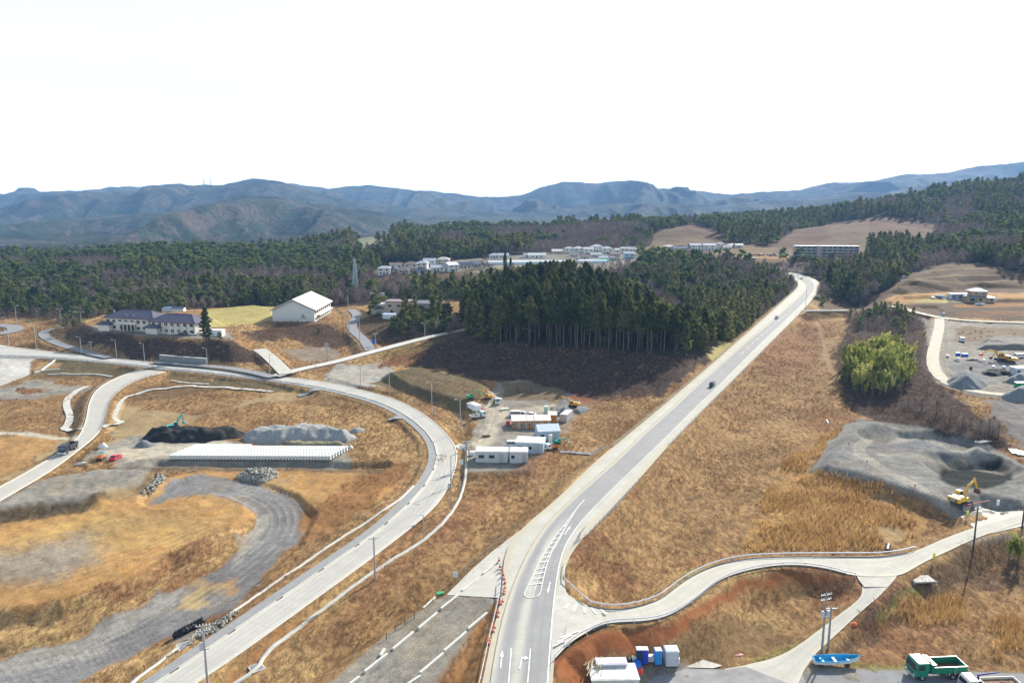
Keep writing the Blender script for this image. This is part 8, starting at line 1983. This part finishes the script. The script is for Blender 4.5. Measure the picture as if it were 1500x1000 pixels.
for k in range(5):
    h = 10; pr.append((setm(tmesh('bare_crown', bare(rng, h, 3.3, 1500, .045)), V_bare), setm(trunkmesh(h, .16, 12, rng, 'bare_trunk', 3.0, .2), V_btrunk), h))
lc = [(withstem(bare(rng, 9, 3.4, 110, .26, .05), 9, .12, rng), 9) for _ in range(5)]
place_trees('bare', pr, 300, lc, 'bare_tree', V_bare)
# --- thickets on the dark slopes (nobody could count the shrubs)
def tuftfield(x, y, n, rad, h, w_, lean=.35, zoff=0.0, zz=None):
    N = len(x); z = gzv(x, y)+zoff if zz is None else zz
    h = np.broadcast_to(h, (N,)); rad = np.broadcast_to(rad, (N,)); w_ = np.broadcast_to(w_, (N,))
    X = np.repeat(x, n); Y = np.repeat(y, n); Z_ = np.repeat(z, n); H_ = np.repeat(h, n); Rr = np.repeat(rad, n); W_ = np.repeat(w_, n); M_ = len(X)
    a = rng.uniform(0, 6.28, M_); q = rng.uniform(0, 1, M_)
    p = np.stack([X+np.cos(a)*q*Rr*.5, Y+np.sin(a)*q*Rr*.5, Z_-.05+0*a], 1)
    a2 = a+rng.normal(size=M_)*.8
    tip = p+np.stack([np.cos(a2)*Rr*lean*rng.uniform(.3, 1.6, M_), np.sin(a2)*Rr*lean*rng.uniform(.3, 1.6, M_), H_*rng.uniform(.45, 1.1, M_)], 1)
    return blades(p, tip, W_, rng)
def twigdome(x, y, n, rad, h, w_):
    N = len(x); z = gzv(x, y); X = np.repeat(x, n); Y = np.repeat(y, n); Z_ = np.repeat(z, n); Rr = np.repeat(np.broadcast_to(rad, (N,)), n); H_ = np.repeat(np.broadcast_to(h, (N,)), n); M_ = len(X)
    a = rng.uniform(0, 6.28, M_); q = np.sqrt(rng.uniform(0, 1, M_)); t = rng.uniform(.1, .85, M_)*np.sqrt(1-q*q*.8)
    p = np.stack([X+np.cos(a)*q*Rr, Y+np.sin(a)*q*Rr, Z_+H_*t], 1)
    d = np.stack([np.cos(a)*.7, np.sin(a)*.7, .7+0*a], 1)+rng.normal(size=(M_, 3))*.5
    return blades(p, p+d*(H_*.32)[:, None], np.broadcast_to(w_, (M_,)), rng)
x, y = jgrid(-420, 420, 108, 470, 2.6, rng); m = seen(x, y); x, y = x[m], y[m]; k, fl, _ = keyv(x, y)
m = (k == ki('brush')) & (fl < .3) & (polydist(x, y, GROVE) > -3); x, y = x[m], y[m]; h = rng.uniform(1.0, 2.8, len(x))*(.6+.8*fbm(x/12, y/12, 2))
v = twigdome(x, y, 30, h*.75, h, .045)
o = bpy.data.objects.new('thicket', setm(tmesh('thicket', v), V_brush)); link(o); tag(o, 'dark brown leafless thicket covering the banks', 'thicket', None, 'stuff'); print('thicket', len(x))
# --- dry grass
vs = []
for (y0, y1, s, n, w_) in ((100, 175, .95, 7, .035), (175, 260, 1.35, 7, .055), (260, 420, 2.1, 7, .09)):
    x, y = jgrid(-330, 330, y0, y1, s, rng); m = seen(x, y, .03); x, y = x[m], y[m]; k, fl, _ = keyv(x, y)
    dens = np.zeros(len(KN)); 
    for kk, dv in (('grass', .8), ('grass2', .8), ('reddish', .8), ('bank', .25), ('olive', .15), ('orangebrown', .35), ('greengrass', .5), ('red', .1), ('terrace', .2), ('brush', .6), ('field', .12), ('yellow', .0)): dens[ki(kk)] = dv
    pn = fbm(x/7, y/7, 3); m = (fl < .3) & (rng.uniform(size=len(x)) < dens[k]*np.clip((pn-.3)*3.2, .15, 1.2)); x, y, pn = x[m], y[m], pn[m]
    vs.append(tuftfield(x, y, n, .55+.3*(w_/.035-1)*.5, np.clip(pn*1.5, .3, 1.1)*(1+.25*(w_/.035-1)), w_, .8))
    print('grass', len(x))
o = bpy.data.objects.new('dry_grass', setm(tmesh('dry_grass', np.concatenate(vs)), V_grass)); link(o); tag(o, 'dry brown winter grass over fields and banks', 'grass', None, 'stuff')
vs = []
for (y0, y1, s) in ((100, 150, .62), (150, 280, .85)):
    x, y = jgrid(-50, 240, y0, y1, s, rng); m = seen(x, y, .03); x, y = x[m], y[m]; k, fl, _ = keyv(x, y)
    pn = fbm(x/9+4, y/9, 3); m = (fl < .3) & (k == ki('reed')) & (pn > .36); x, y, pn = x[m], y[m], pn[m]
    vs.append(tuftfield(x, y, 6, .5, 1.2+1.2*pn, .04 if s < .7 else .055, .45)); print('reed', len(x))
o = bpy.data.objects.new('reeds', setm(tmesh('reeds', np.concatenate(vs)), V_reed)); link(o); tag(o, 'golden dry reeds standing in the marshy field', 'reeds', None, 'stuff')
x, y = jgrid(-300, 300, 112, 330, 4.2, rng); m = seen(x, y, .02); x, y = x[m], y[m]; k, fl, _ = keyv(x, y)
m = (fl < .2) & np.isin(k, [ki('grass'), ki('reddish'), ki('grass2'), ki('orangebrown')]) & (fbm(x/14+70, y/14, 3)+rng.uniform(-.08, .08, len(x)) > .60); x, y = x[m], y[m]; h = rng.uniform(.5, 1.4, len(x))
o = bpy.data.objects.new('scrub', setm(tmesh('scrub', twigdome(x, y, 22, h*.9, h, .04)), V_brush)); link(o); tag(o, 'low dark scrub scattered through the dry fields', 'scrub', None, 'stuff'); print('scrub', len(x))
# --- bamboo
def bamboo_mesh(rng, h=15.0):
    cs = []; mb = MB()
    for i in range(5):
        a = rng.uniform(0, 6.28); r0 = rng.uniform(0, .7); r1 = r0+rng.uniform(1.2, 3.4); hh = h*rng.uniform(.62, 1.05)
        pts = []
        for t in np.linspace(0, 1, 7):
            r_ = r0+(r1-r0)*t**2.6; pts.append((math.cos(a)*r_, math.sin(a)*r_, hh*(t-.13*t**5)))
        for p, q in zip(pts[:-1], pts[1:]): mb.tube(p, q, .06, .045, 4, False)
        P_ = np.array(pts)
        for t in rng.uniform(.3, 1, 30)**.75:
            k = t*6; j = min(int(k), 5); c = P_[j]+(P_[j+1]-P_[j])*(k-j); s = .95*(1.25-.75*t)
            q = rng.normal(size=(15, 3)); q /= np.linalg.norm(q, axis=1)[:, None]; q *= rng.uniform(.3, 1, (15, 1))*s; q[:, 2] = q[:, 2]*.7-.25; cs.append(c+q)
    me = bpy.data.meshes.new('bamboo_culms'); me.from_pydata(mb.v, [], mb.f); me.materials.append(V_culm)
    return setm(tmesh('bamboo_leaves', tris(np.concatenate(cs), .40, rng, .8, .5)), V_bam), me
bp = [bamboo_mesh(rng) for _ in range(4)]
bc = [at(*p) for p in [(1232,560),(1250,578),(1290,586),(1322,576),(1338,556),(1334,535),(1300,522),(1258,528),(1230,544)]]
bw = [(p.x, p.y) for p in bc]; xs = [p[0] for p in bw]; ys = [p[1] for p in bw]
x, y = jgrid(min(xs), max(xs), min(ys), max(ys), 3.3, rng); m = polydist(x, y, bw) < 0; x, y = x[m], y[m]
for a_, b_ in zip(x, y):
    e = empty('bamboo', (a_, b_, gz(a_, b_)-.2), rng.uniform(0, 6.28), 'arching yellow-green bamboo clump in the grove right of the highway', 'bamboo', 'bamboo of the grove in the valley'); s = rng.uniform(.62, 1.1)*(.62+.25*fbm(np.array([a_/9]), np.array([b_/9]), 2)[0]+.04*min(8, -float(polydist(np.array([a_]), np.array([b_]), bw)[0]))); e.scale = (s*.95, s*.95, s)
    lf, cu = bp[int(rng.integers(4))]
    for n2, me in (('culms', cu), ('foliage', lf)):
        o = bpy.data.objects.new(n2, me); link(o); o.parent = e
print('bamboo', len(x))
for px, py, s in ((1352,497,.35),(1478,822,.42),(1492,828,.5),(1505,822,.5),(1488,812,.4)):
    p = at(px, py); e = empty('bamboo', (p.x, p.y, p.z-.2), rng.uniform(0, 6.28), 'low green bamboo clump at the right edge by the concrete lane' if px > 1400 else 'small lone bamboo clump on the bank above the big bamboo grove', 'bamboo', 'bamboo by the lane' if px > 1400 else None); e.scale = (s*1.3, s*1.3, s)
    lf, cu = bp[1]
    for n2, me in (('culms', cu), ('foliage', lf)):
        o = bpy.data.objects.new(n2, me); link(o); o.parent = e
# --- single trees the photo picks out
def onetree(kind, px, py, h, wf, label, grp=None):
    p = at(px, py); me = {'cedar': lambda: (cedar(rng, 20, .1, 2.9, 1300, .9), V_ced), 'pine': lambda: (pine(rng, 12, 4.2, 1500, 26, .6, .15), V_pine), 'bare': lambda: (bare(rng, 10, 3.2, 900, .04), V_bare)}[kind]()
    h0 = {'cedar': 20, 'pine': 12, 'bare': 10}[kind]
    e = empty({'cedar': 'cedar_tree', 'pine': 'pine_tree', 'bare': 'bare_tree'}[kind], (p.x, p.y, p.z-.1), 0, label, 'tree', grp); e.scale = (h/h0*wf, h/h0*wf, h/h0)
    o = bpy.data.objects.new('crown', setm(tmesh('crown', me[0]), me[1])); link(o); o.parent = e
    o = bpy.data.objects.new('trunk', setm(trunkmesh(h0, .25, 5, rng, 'trunk'), V_trunk)); link(o); o.parent = e
onetree('cedar', 303, 500, 16, 1.05, 'ragged dark fir with level branches at the right end of the tile-roofed school building')
onetree('pine', 322, 500, 4.5, 1.0, 'low dark green bush on the bank right of the ragged fir')
onetree('pine', 467, 488, 3.2, .8, 'small round green bush on the brown bank below the white gymnasium')
onetree('cedar', 740, 398, 17, .8, 'taller of the two lone dark cedars on the open plot behind the grove')
onetree('cedar', 748, 399, 13, .8, 'shorter of the two lone dark cedars on the open plot behind the grove')
onetree('bare', 667, 486, 10, .8, 'pale leafless tree at the end of the little road, left of the grove')
onetree('cedar', 1213, 428, 22, .9, 'tall brownish cedar standing just right of the highway bend')
onetree('pine', 552, 462, 9, 1.3, 'broad dark green tree beside the small road below the ochre building')
# brown bushes by the lower right tracks
for px, py, h in ((1448,640,6.5),(1436,634,5),(1462,642,5),(1454,632,5.5),(1350,600,4.5),(1372,606,5),(1392,614,4.5),(1330,596,4),(1410,622,4)):
    onetree('bare', px, py, h, 1.7, 'dense brown bush between the bamboo and the gravel pit', 'brown bushes above the gravel pit')
